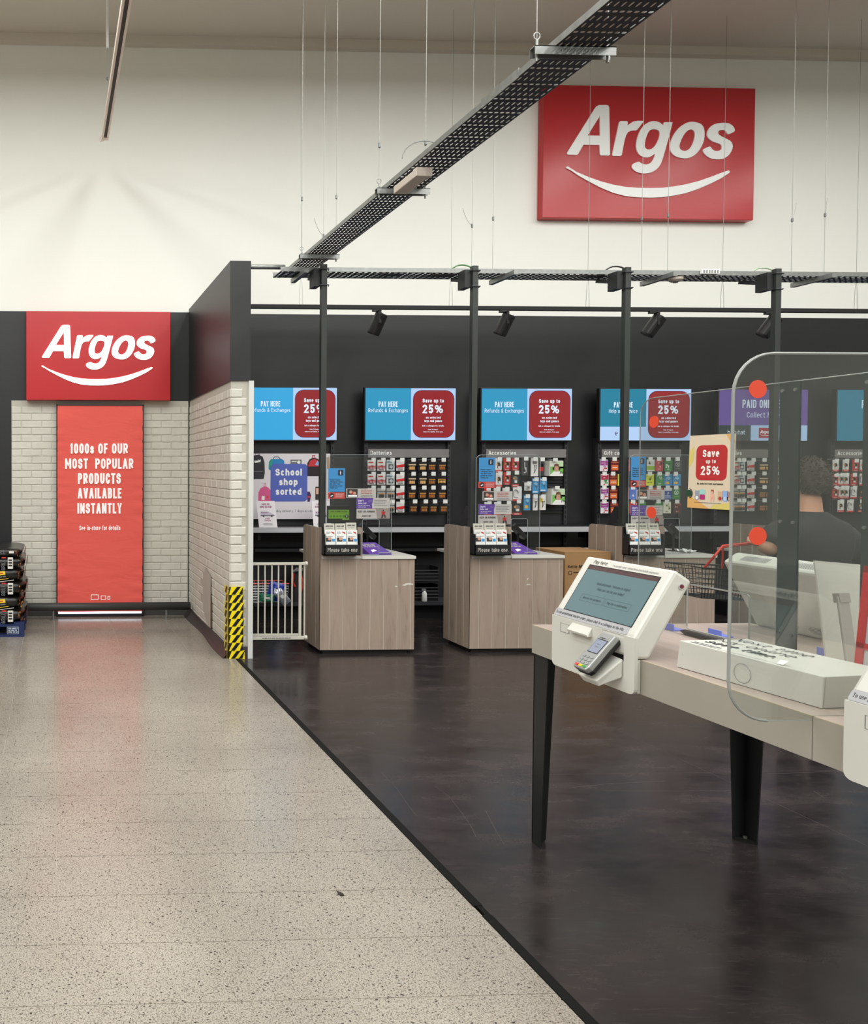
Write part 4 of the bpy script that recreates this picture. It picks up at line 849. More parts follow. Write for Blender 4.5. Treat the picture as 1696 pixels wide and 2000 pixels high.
for k, (px, c, nm) in enumerate(((905, gcab, 'green'), (1205, M['black'], 'black'), (1492, mat('pale_green_cable', (170, 190, 160), .5), 'pale green'))):
    p = onY(px, 522, 7.0); t = thing('cable_loop', '%s cable looping off the tray at the %s post' % (nm, ('second', 'third', 'fourth')[k]), 'cable', (p.x, 7.0, ZH))
    MB().tube([(p.x-.16+.28*i/12, 7.0-.12*max(0, i/12-.5), ZH+.006+.085*math.sin(math.pi*i/12)) for i in range(13)], .007, c, 6).build('cable', t)
p = onY(800, 300, 5.2); t = thing('cable_loop', 'thin pale cable arching over the overhead tray', 'cable', (p.x, 5.3, ZD)); y_ = onZ(822, 312, ZD).y; xc = dx0+.05
MB().tube([(xc-.14*math.cos(math.pi*i/12)-.02, y_, ZD+.004+.11*math.sin(math.pi*i/12)) for i in range(13)], .003, M['grip'], 5).build('cable', t)

# lighting track with four black spotlights, wires down from the ceiling
YT = 7.9; zt_ = onY(1000, 602.5, YT).z; tx0_, tx1_ = PX1+.0, 8.9
t = thing('lighting_track', 'long black lighting track above the tills', 'track', ((tx0_+tx1_)/2, YT, zt_))
MB().box(tx0_, tx1_, YT-.018, YT+.018, zt_-.022, zt_+.022, M['blackmatt']).build('rail', t, bevel=.004)
for i, (px, lean) in enumerate(((737, .5), (985, .5), (1277, .85), (1503, .8))):
    p = onY(px, 606, YT); x = p.x; zb_ = zt_-.022
    t = thing('spotlight', 'black tilted spotlight, %s along the lighting track from the wing wall' % ORD[i], 'spotlight', (x, YT, zb_), 'spotlights on the track'); bkm = M['black']
    MB().box(x-.05, x+.04, YT-.017, YT+.017, zb_-.022, zb_, bkm).build('adapter', t, bevel=.003)
    ax = Vector((-lean*.62, .35, -1)).normalized(); c = Vector((x+.005, YT, zb_-.145))
    MB().tube([c-ax*.11, c-ax*.10, c+ax*.10, c+ax*.115], [.05, .064, .064, .06], bkm, 20).build('can', t, smooth=False)
    MB().tube([c+ax*.1151, c+ax*.1175], .052, mat('spot_lens', (70, 70, 70), .2), 18).build('lens', t)
    MB().box(x-.012, x+.012, YT-.075, YT-.068, zb_-.15, zb_-.02, bkm).box(x-.012, x+.012, YT-.075, YT+.0, zb_-.026, zb_-.02, bkm).build('yoke', t)
    MB().tube([(x+.01+.05*math.sin(math.pi*j/8), YT+.0, zb_-.02-.05*j/8) for j in range(9)], .004, bkm, 5).build('lead', t)
for px, nm, k in ((588, 'beside the wing wall', 1), (881, 'before the second post', 1), (1148, 'before the third post', 1), (1411, 'between the third and fourth posts', 1), (1672, 'past the fourth post', 1)):
    p = onY(px, 596, YT); t = wire(0, (p.x, YT, zt_+.02+.36), 'fine looped steel wire on the lighting track '+nm, zt_+.37, eye=False)
    MB().tube([(p.x-.018, YT, zt_+.022), (p.x-.014, YT, zt_+.18), (p.x, YT, zt_+.36), (p.x+.014, YT, zt_+.18), (p.x+.018, YT, zt_+.022)], .0022, M['wire'], 5).build('loop', t)
# white lighting trunking hanging from the ceiling over the aisle
zk_ = 5.0; xk = onZ(205, 274, zk_).x; yk = onZ(205, 274, zk_).y
t = thing('light_trunking', 'unlit white lighting trunking with a dark slot hung over the aisle', 'trunking', (xk, yk-2, zk_)); tw_ = mat('trunking_white', (240, 226, 214), .45)
MB().box(xk-.035, xk-.016, yk-4.5, yk-.06, zk_, zk_+.05, tw_).box(xk+.016, xk+.035, yk-4.5, yk-.06, zk_, zk_+.05, tw_).box(xk-.035, xk+.035, yk-4.5, yk-.06, zk_+.05, zk_+.06, tw_).build('channel', t)
MB().box(xk-.016, xk+.016, yk-4.5, yk-.06, zk_+.012, zk_+.05, mat('trunking_slot', (60, 50, 44), .6)).build('slot', t)
MB().box(xk-.035, xk+.035, yk-.06, yk, zk_-.002, zk_+.06, tw_).tube([(xk-.035, yk-.03, zk_+.04), (xk-.055, yk-.03, zk_+.01), (xk-.045, yk-.03, zk_-.025), (xk-.015, yk-.02, zk_-.01)], .008, tw_, 6).build('end_cap', t)
t = wire(0, (xk, yk-.35, zk_+.06), 'white cord from a ceiling rose down to the lighting trunking', zk_+.45, eye=False); MB().tube([(xk, yk-.35, CEIL-.06), (xk, yk-.35, CEIL-.01)], [.03, .07], M['signwhite'], 16).tube([(xk, yk-.35, zk_+.75), (xk, yk-.35, CEIL-.05)], .014, M['signwhite'], 8).build('ceiling_rose', t)
# ------------------------------------------------------------------ back wall: display bays, screens, shelf
YBK = 8.44; YPK = 8.40
uw = .036
BAYX = [onY(px, 900, YBK).x for px in (484, 713, 942.5, 1167.5, 1395, 1621)]; BAYW = onY(875, 900, YBK).x-BAYX[1]
TVZ1, TVZ0 = onY(800, 756.5, 8.36).z, onY(800, 862, 8.36).z
Z = lambda py, y=YPK: onY(800, py, y).z
bays = []
HDR = [None, 'Batteries', 'Accessories', 'Gift cards', 'Batteries', 'Accessories']
BNAME = ['school poster', 'first Batteries', 'first Accessories', 'Gift cards', 'second Batteries', 'second Accessories']
slot = mat('slot_black', (10, 10, 10), .8)
hdrm = mat('header_grey', (126, 122, 122), .35, vary=.12, vscale=6)
for i, x0 in enumerate(BAYX):
    x1 = x0+BAYW
    t = thing('display_bay', 'black slotted wall bay with the %s' % ('school poster' if not i else BNAME[i]+' header sign'), 'display', ((x0+x1)/2, YBK, 0), 'display bays behind the tills')
    bays.append(t)
    MB().box(x0, x1, YBK, YW-.012, .0, TVZ0+.04, M['shelfback']).build('back_panel', t)
    for x in (x0-uw*.5, x1-uw*.5):
        u = MB().box(x, x+uw, YBK-.03, YBK+.01, .0, TVZ0+.04, mat('upright_grey', (50, 50, 54), .45)).build('upright', t)
        s = MB(); z = .25
        while z < TVZ0: s.box(x+uw*.3, x+uw*.62, YBK-.0312, YBK-.0295, z, z+.032, M['groove'] if False else slot); z += .055
        s.build('slots', u)
    if HDR[i]:
        f = frY(x0+.018, YBK-.045, Z(893.5)); hw, hh = BAYW-.03, Z(877)-Z(893.5)
        h = MB().obox(f, 0, hw, 0, hh, -.012, 0, hdrm).build('header_sign', t)
        l = MB(); text(l, f, HDR[i], .025, hh*.3, hh*.5, M['white'], align='L', t=.15, wf=1., fit=.4, n=.0015); l.build('lettering', h, fix=False)
        z = Z(1004)
        while z < Z(896): MB().box(x0+.02, x1-.02, YBK-.012, YBK, z, z+.026, M['shelfdark']).build('slat_rail', t); z += .038
    MB().box(x0-uw*.5, x1+uw*.5, 8.22, YBK, 0, .155, M['shelfdark']).build('plinth', t)
    MB().box(x0, x1, 8.14, YBK, .155, .19, mat('shelf_edge', (58, 58, 62), .4)).build('base_shelf', t)
    if i in (0, 1, 2, 3, 4, 5):
        MB().box(x0+.02, x1-.02, 8.2, YBK, .735, .765, M['shelfdark']).build('shelf', t)
zs_ = onY(800, 1030, 8.05).z
t = thing('wall_shelf', 'long black counter shelf with a silver front edge under the displays', 'shelf', (5, 8.25, zs_))
MB().box(2.1, 7.95, 8.06, YBK-.031, zs_-.05, zs_, M['shelfdark']).build('board', t); MB().box(2.1, 7.95, 8.045, 8.06, zs_-.052, zs_+.002, M['alu']).build('front_edge', t)
for x in (2.2, 3.3, 4.6, 5.9, 7.2): MB().box(x, x+.03, 8.15, YBK-.032, zs_-.14, zs_-.05, M['shelfdark']).build('bracket', t)

# wall screens
def lit(name, c, e=.92): return mat(name, tuple(x*.35 for x in c), .18, emit=e, ecol=c)
TB, TT, TR_, TP, TW, TPU = lit('lit_blue', (44, 150, 192)), lit('lit_teal', (30, 126, 156)), lit('lit_red', (146, 34, 40)), lit('lit_pale', (178, 208, 246)), lit('lit_type', (226, 240, 255)), lit('lit_purple', (108, 84, 160))
TBB = lit('lit_bright_blue', (52, 166, 222)); TN = lit('lit_navy', (52, 40, 90)); TDK = lit('lit_slate', (52, 66, 70), .8); TARG = lit('lit_logo_red', (170, 30, 40))
TVS = [(483, 660), (712, 892), (939, 1119), (1171, 1352), (1403, 1580), (1634, 1814)]
for i, (a, b) in enumerate(TVS):
    y = 8.36; x0, x1 = onY(a, 800, y).x, onY(b, 800, y).x
    lab = ['cut off by the brick wing wall, showing pay here and save offer', 'above the first Batteries display, showing pay here and save offer', 'above the first Accessories display, showing pay here and save offer', 'above the Gift cards display, showing help and advice', 'with purple page asking paid online, collect here', 'with teal page at the far end of the till wall'][i]
    t = thing('wall_screen', 'black framed screen '+lab, 'screen', ((x0+x1)/2, YW, TVZ0), 'screens above the tills')
    MB().box(x0, x1, y, y+.05, TVZ0, TVZ1, M['black']).build('bezel', t, bevel=.004); MB().box(x0+.3, x1-.3, y+.05, YW-.006, TVZ0+.1, TVZ1-.1, M['black']).build('mount', t)
    f = frY(x0+.012, y-.001, TVZ0+.014); w, h = x1-x0-.024, TVZ1-TVZ0-.024; p = MB(); l = MB()
    m_ = w*.505
    if i < 4:
        bot = h*.265 if i == 3 else 0
        p.rect(f, 0, m_, bot, h, 0, TBB if i == 0 else TB if i < 3 else TT); p.rect(f, m_, w, 0, h, 0, TP)
        if bot: p.rect(f, 0, m_, 0, bot, 0, TP); text(l, f, 'e', m_*.36, bot*.36, h*.1, TN, t=.12, n=.002)
        p.rrect(f, m_+w*.02, w*.985, h*.045, h*.965, h*.17, .0012, TN); p.rrect(f, m_+w*.025, w*.98, h*.053, h*.957, h*.165, .002, TR_)
        cx = m_*.5; text(l, f, 'PAY HERE', cx, h*.64, h*.105, TW, wf=.66, t=.15, n=.002); text(l, f, 'Help and Advice' if i == 3 else 'Refunds & Exchanges', cx, h*.535, h*.075, TW, wf=.85, t=.095, n=.002, fit=m_*.9)
        cx = (m_+w)/2; text(l, f, 'Save up to', cx, h*.725, h*.075, TW, t=.2, n=.003, fit=w*.25); text(l, f, '25%', cx, h*.515, h*.17, TW, t=.2, n=.003, fit=w*.27)
        text(l, f, 'on selected', cx, h*.415, h*.045, TW, t=.2, n=.003, fit=w*.17); text(l, f, 'toys and games', cx, h*.35, h*.045, TW, t=.2, n=.003, fit=w*.21)
        text(l, f, 'Ask a colleague for details.', cx, h*.262, h*.03, TW, t=.2, n=.003, fit=w*.25); text(l, f, 'Ends 30 August.', cx, h*.195, h*.022, TW, t=.16, n=.003); text(l, f, 'Subject to availability. Terms apply.', cx, h*.15, h*.022, TW, t=.16, n=.003, fit=w*.23)
    else:
        p.rect(f, 0, w, h*.3, h, 0, TPU if i == 4 else TT); p.rect(f, 0, w*.36, 0, h*.3, 0, TDK if i == 4 else TT); p.rect(f, w*.36, w, 0, h*.3, 0, TP if i == 4 else TT)
        text(l, f, 'PAID ONLINE?', w*.5, h*.64, h*.16, TW, wf=.7, t=.14, n=.002); text(l, f, 'Collect here', w*.5, h*.45, h*.11, TW, wf=.9, t=.1, n=.002)
        if i == 4:
            text(l, f, 'habitat', w*.2, h*.12, h*.09, TW, t=.1, n=.002); p.rect(f, w*.45, w*.6, h*.05, h*.25, .001, TARG); ls = MB(); logo(l, l, f, w*.46, h*.14, w*.125, .002, .003, TW)
    p.build('display', t, fix=False); l.build('lettering', t, fix=False)

# products on pegs --------------------------------------------------
pal = {}
def pm(n, c, r=.4): return mat('pack_'+n, c, r)
def pack_proto(kind, w, h):
    """a hanging pack at the origin, W by H, hanging below z=0 and facing -Y"""
    t = thing('pack', 'x', 'pack', (0, 0, 0)); f = frY(-w/2, -.004, -h); c = MB(); p = MB(); bl_ = MB(); nm = 'battery_pack'
    W_, R_, K = pm('white', (232, 228, 226)), pm('red', (206, 44, 46)), pm('black', (30, 28, 28))
    def card(m): c.obox(f, 0, w, 0, h, -.003, 0, m)
    def cells(n, m1, m2, b0, b1):
        for k in range(n):
            x = w*(.14+.72*(k+.5)/n); r = w*.33/n
            bl_.tube([f.p(x, h*b0, r*.8), f.p(x, h*(b0+(b1-b0)*.7), r*.8), f.p(x, h*b1, r*.8)], r, m1, 8); bl_.tube([f.p(x, h*(b0+(b1-b0)*.72), r*.8), f.p(x, h*b1*1.001, r*.8)], r*1.04, m2, 8)
    if kind == 'copper':
        card(K); cells(4, pm('copper', (176, 112, 60), .25), K, .1, .5); p.rect(f, w*.06, w*.94, h*.55, h*.8, .001, K); p.rect(f, w*.1, w*.9, h*.46, h*.54, w*.15, pm('gold', (214, 150, 76))); name = 'black and copper battery pack'
    elif kind == 'gold':
        card(K); cells(3, pm('gold2', (226, 178, 112), .25), K, .1, .5); p.rect(f, w*.05, w*.95, h*.5, h*.62, w*.16, pm('cream', (226, 200, 160))); name = 'black and gold battery pack'
    elif kind == 'yellow':
        card(K); p.rect(f, w*.04, w*.96, h*.15, h*.55, .001, pm('yellow', (236, 184, 40))); cells(2, pm('gold2', (226, 178, 112), .25), K, .2, .48); name = 'black and yellow battery pack'
    elif kind == 'redwhite':
        card(W_); p.poly(f, [(0, h*.25), (w, h*.36), (w, h*.62), (0, h*.5)], .001, R_); cells(3, pm('silver', (190, 186, 186), .3), R_, .12, .4); name = 'white and red battery pack'
    elif kind == 'pink':
        card(W_); p.rect(f, 0, w, h*.18, h*.48, .001, pm('pink', (206, 120, 132))); p.disc(f, w*.55, h*.35, w*.22, .0016, pm('dkpink', (120, 60, 70))); cells(2, pm('pinkcell', (196, 150, 156), .3), R_, .15, .4); p.rect(f, w*.1, w*.7, h*.72, h*.84, .001, R_); name = 'white and pink battery pack'
    elif kind == 'silver':
        card(pm('pale', (206, 212, 214))); p.rrect(f, w*.22, w*.85, h*.12, h*.6, .006, .001, pm('dkgrey', (70, 74, 78))); bl_.tube([f.p(w*.53, h*.36, .001), f.p(w*.53, h*.36, .008)], w*.2, pm('coin', (200, 204, 206), .2), 12); p.rect(f, w*.05, w*.7, h*.75, h*.88, .001, pm('teal', (96, 140, 150))); name = 'pale coin cell pack'
    elif kind == 'mixed':
        card(pm('pale2', (188, 186, 182))); cells(3, pm('blk2', (60, 58, 58), .3), pm('gold', (214, 150, 76)), .12, .5); p.rect(f, 0, w, h*.6, h*.7, .001, pm('slate', (86, 104, 118))); name = 'grey pack of slim cells'
    elif kind in ('memred', 'memwhite', 'memblack'):
        nm = 'memory_card_pack'; a, b_ = {'memred': (R_, W_), 'memwhite': (W_, R_), 'memblack': (K, R_)}[kind]
        card(a); p.rect(f, 0, w, 0, h*.16, .001, R_ if kind != 'memred' else pm('red2', (178, 30, 36))); text(p, f, 'SanDisk', w/2, h*.04, h*.075, W_, n=.002, fit=w*.75, t=.17)
        p.poly(f, [(w*.3, h*.28), (w*.78, h*.28), (w*.78, h*.6), (w*.62, h*.7), (w*.3, h*.7)], .001, K if kind != 'memblack' else pm('grey3', (120, 118, 116))); bl_.obox(f, w*.4, w*.7, h*.26, h*.42, .001, .006, W_); p.disc(f, w*.3, h*.55, w*.14, .0016, pm('gold', (214, 150, 76)))
        name = {'memred': 'red memory card pack', 'memwhite': 'white and red memory card pack', 'memblack': 'black and red memory card pack'}[kind]
    elif kind == 'cablewhite':
        nm = 'cable_pack'; card(W_); p.rect(f, 0, w, 0, h*.13, .001, R_); bl_.tube([f.p(w*(.3+.3*math.cos(q)), h*(.55+.28*math.sin(q)), .005) for q in (0, .6, 1.2, 1.8, 2.4, 3.1)]+[f.p(w*.1, h*.3, .005), f.p(w*.6, h*.25, .005)], .003, pm('greycable', (150, 148, 148)), 5); name = 'white and red cable pack'
    elif kind == 'dark':
        nm = 'cable_pack'; card(pm('smoke', (58, 58, 60))); bl_.tube([f.p(w*.4, h*.75, .006), f.p(w*.45, h*.4, .006), f.p(w*.7, h*.2, .006), f.p(w*.3, h*.12, .006)], .006, pm('silver', (190, 186, 186), .3), 6); p.rect(f, w*.3, w*.6, h*.4, h*.7, .001, K); p.rect(f, w*.5, w*.75, h*.3, h*.45, .0016, pm('pale', (206, 212, 214))); name = 'dark grey cable pack'
    elif kind == 'darkred':
        nm = 'cable_pack'; card(pm('smoke', (58, 58, 60))); p.rect(f, w*.15, w*.8, h*.28, h*.5, .001, R_); bl_.tube([f.p(w*.3, h*.65, .006), f.p(w*.6, h*.7, .006), f.p(w*.7, h*.55, .006)], .006, K, 6); name = 'dark red-square cable pack'
    elif kind in ('earwhite', 'earthin', 'earyellow'):
        nm = 'earphone_box'; c.obox(f, 0, w, 0, h, -.004, .012, W_); f2_ = f
        if kind == 'earwhite': p.rrect(f, w*.2, w*.8, h*.66, h*.86, .004, .0125, pm('grey3', (120, 118, 116)))
        if kind == 'earyellow': p.rect(f, 0, w*.42, h*.55, h*.85, .0125, pm('yellow2', (214, 196, 40))); p.rect(f, 0, w*.2, 0, h*.9, .0123, pm('yellow3', (222, 214, 160)))
        bl_.tube([f.p(w*.42, h*.55, .014), f.p(w*.5, h*.42, .014), f.p(w*.35, h*.15, .014)], .0025, K, 5); bl_.tube([f.p(w*.68, h*.6, .014), f.p(w*.7, h*.42, .014), f.p(w*.45, h*.2, .014)], .0025, K, 5)
        for q in (.42, .68): bl_.tube([f.p(w*q-.004, h*.56, .014), f.p(w*q+.006, h*.6, .016)], .005, K, 6)
        name = {'earwhite': 'tall white earphone box', 'earthin': 'slim white earphone box', 'earyellow': 'white and yellow earphone box'}[kind]
    elif kind in ('blue', 'bluey'):
        nm = 'earphone_box'; B_ = pm('blue', (56, 146, 204)); c.obox(f, 0, w, 0, h, -.004, .010, B_); p.disc(f, w*.5, h*.62, w*.28, .0105, pm('ltblue', (140, 200, 232))); bl_.tube([f.p(w*.3, h*.6, .013), f.p(w*.5, h*.45, .013), f.p(w*.7, h*.55, .013), f.p(w*.65, h*.3, .013)], .003, pm('slate', (86, 104, 118)), 5)
        p.rect(f, w*.05, w*.5, h*.84, h*.94, .0105, W_)
        if kind == 'bluey': p.rect(f, w*.15, w*.62, h*.14, h*.34, .011, pm('yellow', (236, 184, 40)))
        else: p.rect(f, w*.1, w*.8, h*.06, h*.14, .011, W_)
        name = {'blue': 'blue earphone box', 'bluey': 'blue and yellow earphone box'}[kind]
    elif kind == 'plug':
        nm = 'plug_pack'; card(W_); bl_.obox(f, w*.25, w*.7, h*.2, h*.6, .001, .014, pm('plugwhite', (214, 214, 212))); p.rect(f, w*.3, w*.65, h*.25, h*.5, .0145, pm('grey3', (120, 118, 116))); name = 'small white plug pack'
    else:
        nm = 'gift_card'
        c1, c2, c3, nn = {'magenta': ((228, 224, 230), (168, 60, 150), (206, 60, 60), 'white and magenta gift card'), 'pinkred': ((228, 224, 222), (206, 44, 84), (70, 150, 90), 'white and crimson gift card'), 'giftdarkred': ((122, 30, 36), (232, 120, 62), (240, 150, 90), 'dark red and orange gift card'), 'giftyellow': ((226, 232, 40), (60, 70, 20), (226, 232, 40), 'bright yellow gift card'), 'whitegreen': ((232, 234, 230), (150, 186, 60), (60, 60, 60), 'white and lime gift card'), 'rose': ((196, 60, 66), (236, 180, 180), (40, 30, 60), 'red patterned gift card'), 'green': ((48, 134, 62), (210, 232, 210), (236, 240, 236), 'green gift card'), 'grey': ((66, 66, 70), (170, 172, 176), (110, 112, 116), 'dark grey gift card'), 'greenw': ((60, 150, 76), (232, 236, 232), (170, 214, 176), 'green and white gift card'), 'bluey': ((48, 78, 158), (226, 182, 70), (220, 228, 244), 'blue gift card, yellow top'), 'bluew': ((48, 78, 158), (232, 236, 244), (220, 228, 244), 'blue gift card, white top'), 'xgreen': ((44, 124, 54), (232, 240, 232), (120, 190, 120), 'green round emblem gift card'), 'blue2': ((88, 120, 206), (232, 238, 250), (160, 190, 240), 'pale blue gift card'), 'orange': ((226, 110, 70), (244, 200, 170), (244, 200, 170), 'orange gift card'), 'red': ((200, 40, 50), (240, 190, 190), (240, 230, 230), 'plain red gift card'), 'lemon': ((232, 232, 206), (60, 70, 60), (160, 180, 80), 'scribbled cream gift card'), 'maroon': ((84, 34, 36), (214, 150, 140), (190, 60, 60), 'maroon gift card')}[kind]
        A, B_, C_ = (pm('%s_%d' % (kind, q), v) for q, v in enumerate((c1, c2, c3))); card(A); name = nn
        if kind in ('magenta', 'pinkred'): p.rect(f, w*.04, w*.96, h*.5, h*.93, .001, B_); p.disc(f, w*.62, h*.45, w*.2, .0014, C_ if kind == 'pinkred' else pm('lilac', (200, 150, 206))); p.rect(f, w*.5, w*.9, h*.18, h*.3, .001, C_); p.disc(f, w*.45, h*.1, w*.09, .001, R_); text(p, f, 'express' if kind == 'magenta' else 'gift', w*.45, h*.66, h*.1, W_, n=.0018, fit=w*.7, t=.17)
        elif kind == 'giftdarkred': p.rect(f, w*.08, w*.94, h*.1, h*.52, .001, B_); p.rect(f, w*.2, w*.82, h*.28, h*.34, .0014, W_); p.poly(f, [(0, h*.72), (w*.42, h*.74), (w*.3, h*.66), (w*.5, h*.75), (w*.7, h*.66), (w*.58, h*.74), (w, h*.72), (w, h*.75), (w*.58, h*.77), (w*.68, h*.84), (w*.5, h*.77), (w*.32, h*.84), (w*.42, h*.77), (0, h*.75)], .001, C_)
        elif kind == 'giftyellow': p.poly(f, [(w*.35, h*.5), (w*.5, h*.8), (w*.55, h*.6), (w*.75, h*.85), (w*.6, h*.45)], .001, B_); lines(p, f, w*.15, w*.85, h*.25, h*.06, B_, n=.001, k=1)
        elif kind == 'whitegreen': p.rect(f, 0, w, h*.08, h*.45, .001, B_); p.poly(f, [(w*.2, h*.6), (w*.35, h*.9), (w*.45, h*.62), (w*.6, h*.9), (w*.5, h*.58)], .001, C_)
        elif kind in ('bluey', 'bluew'):
            p.rect(f, 0, w, h*.74, h, .001, B_); p.rect(f, w*.15, w*.85, h*.26, h*.33, .001, C_); p.rect(f, w*.08, w*.92, h*.1, h*.15, .001, C_)
            p.poly(f, [(w*.46, h*.44), (w*.54, h*.42), (w*.54, h*.66), (w*.46, h*.68)], .0014, W_); p.poly(f, [(w*.54, h*.6), (w*.66, h*.55), (w*.64, h*.5), (w*.54, h*.54)], .0014, W_); p.poly(f, [(w*.46, h*.48), (w*.3, h*.45), (w*.32, h*.42), (w*.5, h*.45)], .0014, W_)
        elif kind in ('grey', 'xgreen'):
            p.disc(f, w*.5, h*.58, w*.3, .001, B_); p.disc(f, w*.5, h*.58, w*.25, .0014, A)
            for s_ in (1, -1): p.poly(f, [(w*(.5-s_*.2), h*.44), (w*(.5-s_*.13), h*.42), (w*(.5+s_*.2), h*.72), (w*(.5+s_*.13), h*.74)], .0018, B_)
            lines(p, f, w*.2, w*.8, h*.2, h*.05, C_, n=.001, k=1, ragged=0)
        elif kind == 'blue2': p.disc(f, w*.5, h*.32, w*.14, .001, W_); p.disc(f, w*.6, h*.36, w*.05, .0014, A); p.poly(f, [(w*.5, h*.46), (w*.56, h*.54), (w*.58, h*.48)], .001, W_)
        else:
            rr_ = random.Random(kind)
            for q in range(5): a_, b2 = rr_.uniform(.1, .8)*w, rr_.uniform(.3, .8)*h; p.poly(f, [(a_, b2), (a_+w*.14, b2-h*.06), (a_+w*.16, b2+h*.1), (a_+w*.03, b2+h*.14)], .001, B_ if q % 2 else C_)
            text(p, f, 'GIFT', w*.5, h*.1, h*.11, B_, n=.0016, fit=w*.6, t=.17)
    t.name = nm
    for mb, n_ in ((c, 'card'), (p, 'print'), (bl_, 'blister')):
        if mb.v: mb.build(n_, t, fix=(n_ != 'print'))
    return t, name
protos = {}; used = {}
hook_proto = {}
def hang(bay, kind, px, py, pw, ph, rowname, col, bname, tk=None):
    """PX, PY: middle of the pack in the photograph; PW, PH its size there"""
    s = (8.33)/1500; w, h = round(pw*s, 3), round(ph*s, 3); y = 8.335
    key = (kind, w, h); c = onY(px, py-ph/2, y)
    loc = (c.x, y, c.z)
    if key not in protos:
        t, nm = pack_proto(kind, w, h); t.location = loc; protos[key] = (t, nm)
    else: t = dup(protos[key][0], loc); nm = protos[key][1]
    t['category'] = 'gift card' if 'gift card' in nm else 'pack'
    t['label'] = '%s, %s in the %s row under the %s sign' % (nm, col, rowname, bname); t['group'] = 'packs on the %s pegs' % bname
    tx, tz = (tk if tk else (px+pw*.22, py-ph/2+2))
    q = onY(tx, tz, 8.27); hk = MB(); hk.tube([(loc[0], YBK-.012, loc[2]+.006), (loc[0], 8.30, loc[2]+.006), (q.x, 8.272, q.z+.022)], .0022, M['alu'], 4)
    if 'h' not in hook_proto:
        hook_proto['t'] = None
    o = hk.build('peg_hook', bay)
    tb = MB().box(q.x-.024, q.x+.024, 8.268, 8.27, q.z-.02, q.z+.022, M['paper']).build('price_ticket', o)
    return t
# first Batteries bay
colx = [(726, 'pink'), (745, 'pink'), (763, 'silver'), (782, 'redwhite'), (804, 'gold'), (825, 'gold'), (843, 'copper'), (863, 'copper')]
for r_, cy in enumerate((909, 936.5, 963.5, 990.5)):
    for c_, (cx, kd) in enumerate(colx):
        k_ = kd
        if r_ == 1 and c_ == 7: k_ = 'yellow'
        if r_ >= 2 and c_ in (1, 2): k_ = 'mixed'
        if r_ >= 2 and c_ >= 4: k_ = 'copper'
        if r_ < 2 and c_ == 6: k_ = 'copper'
        if r_ == 3 and c_ >= 4: cx += 3
        hang(bays[1], k_, cx, cy, 16, 21, ROW[r_], ORD[c_], 'first Batteries', tk=(cx+4, cy-11))
# first Accessories bay
S_ = 7.709; acc = [[(570, 300, 100, 215, 'memwhite'), (697, 290, 105, 185, 'memred'), (820, 290, 105, 185, 'memred'), (965, 320, 100, 270, 'dark'), (1105, 330, 110, 280, 'earwhite'), (1215, 330, 95, 270, 'darkred')],
 [(380, 540, 100, 190, 'memred'), (575, 520, 100, 220, 'memwhite'), (697, 500, 105, 190, 'memred'), (822, 510, 115, 230, 'memblack'), (1010, 620, 105, 120, 'plug'), (1120, 610, 100, 230, 'blue'), (1237, 595, 105, 210, 'blue')],
 [(400, 735, 100, 190, 'memred'), (545, 735, 100, 190, 'memwhite'), (680, 735, 110, 190, 'memwhite'), (852, 735, 135, 210, 'cablewhite')],
 [(410, 950, 110, 190, 'cablewhite'), (555, 950, 110, 190, 'cablewhite'), (705, 950, 110, 200, 'memblack'), (847, 940, 145, 220, 'memblack'), (990, 865, 100, 230, 'bluey'), (1115, 865, 70, 230, 'earthin'), (1225, 865, 90, 220, 'earyellow')]]
for r_, row in enumerate(acc):
    for c_, (a, b, w, h, kd) in enumerate(row): hang(bays[2], kd, 900+a/S_, 870+b/S_, round(w/S_), round(h/S_), ROW[r_], ORD[c_], 'first Accessories')
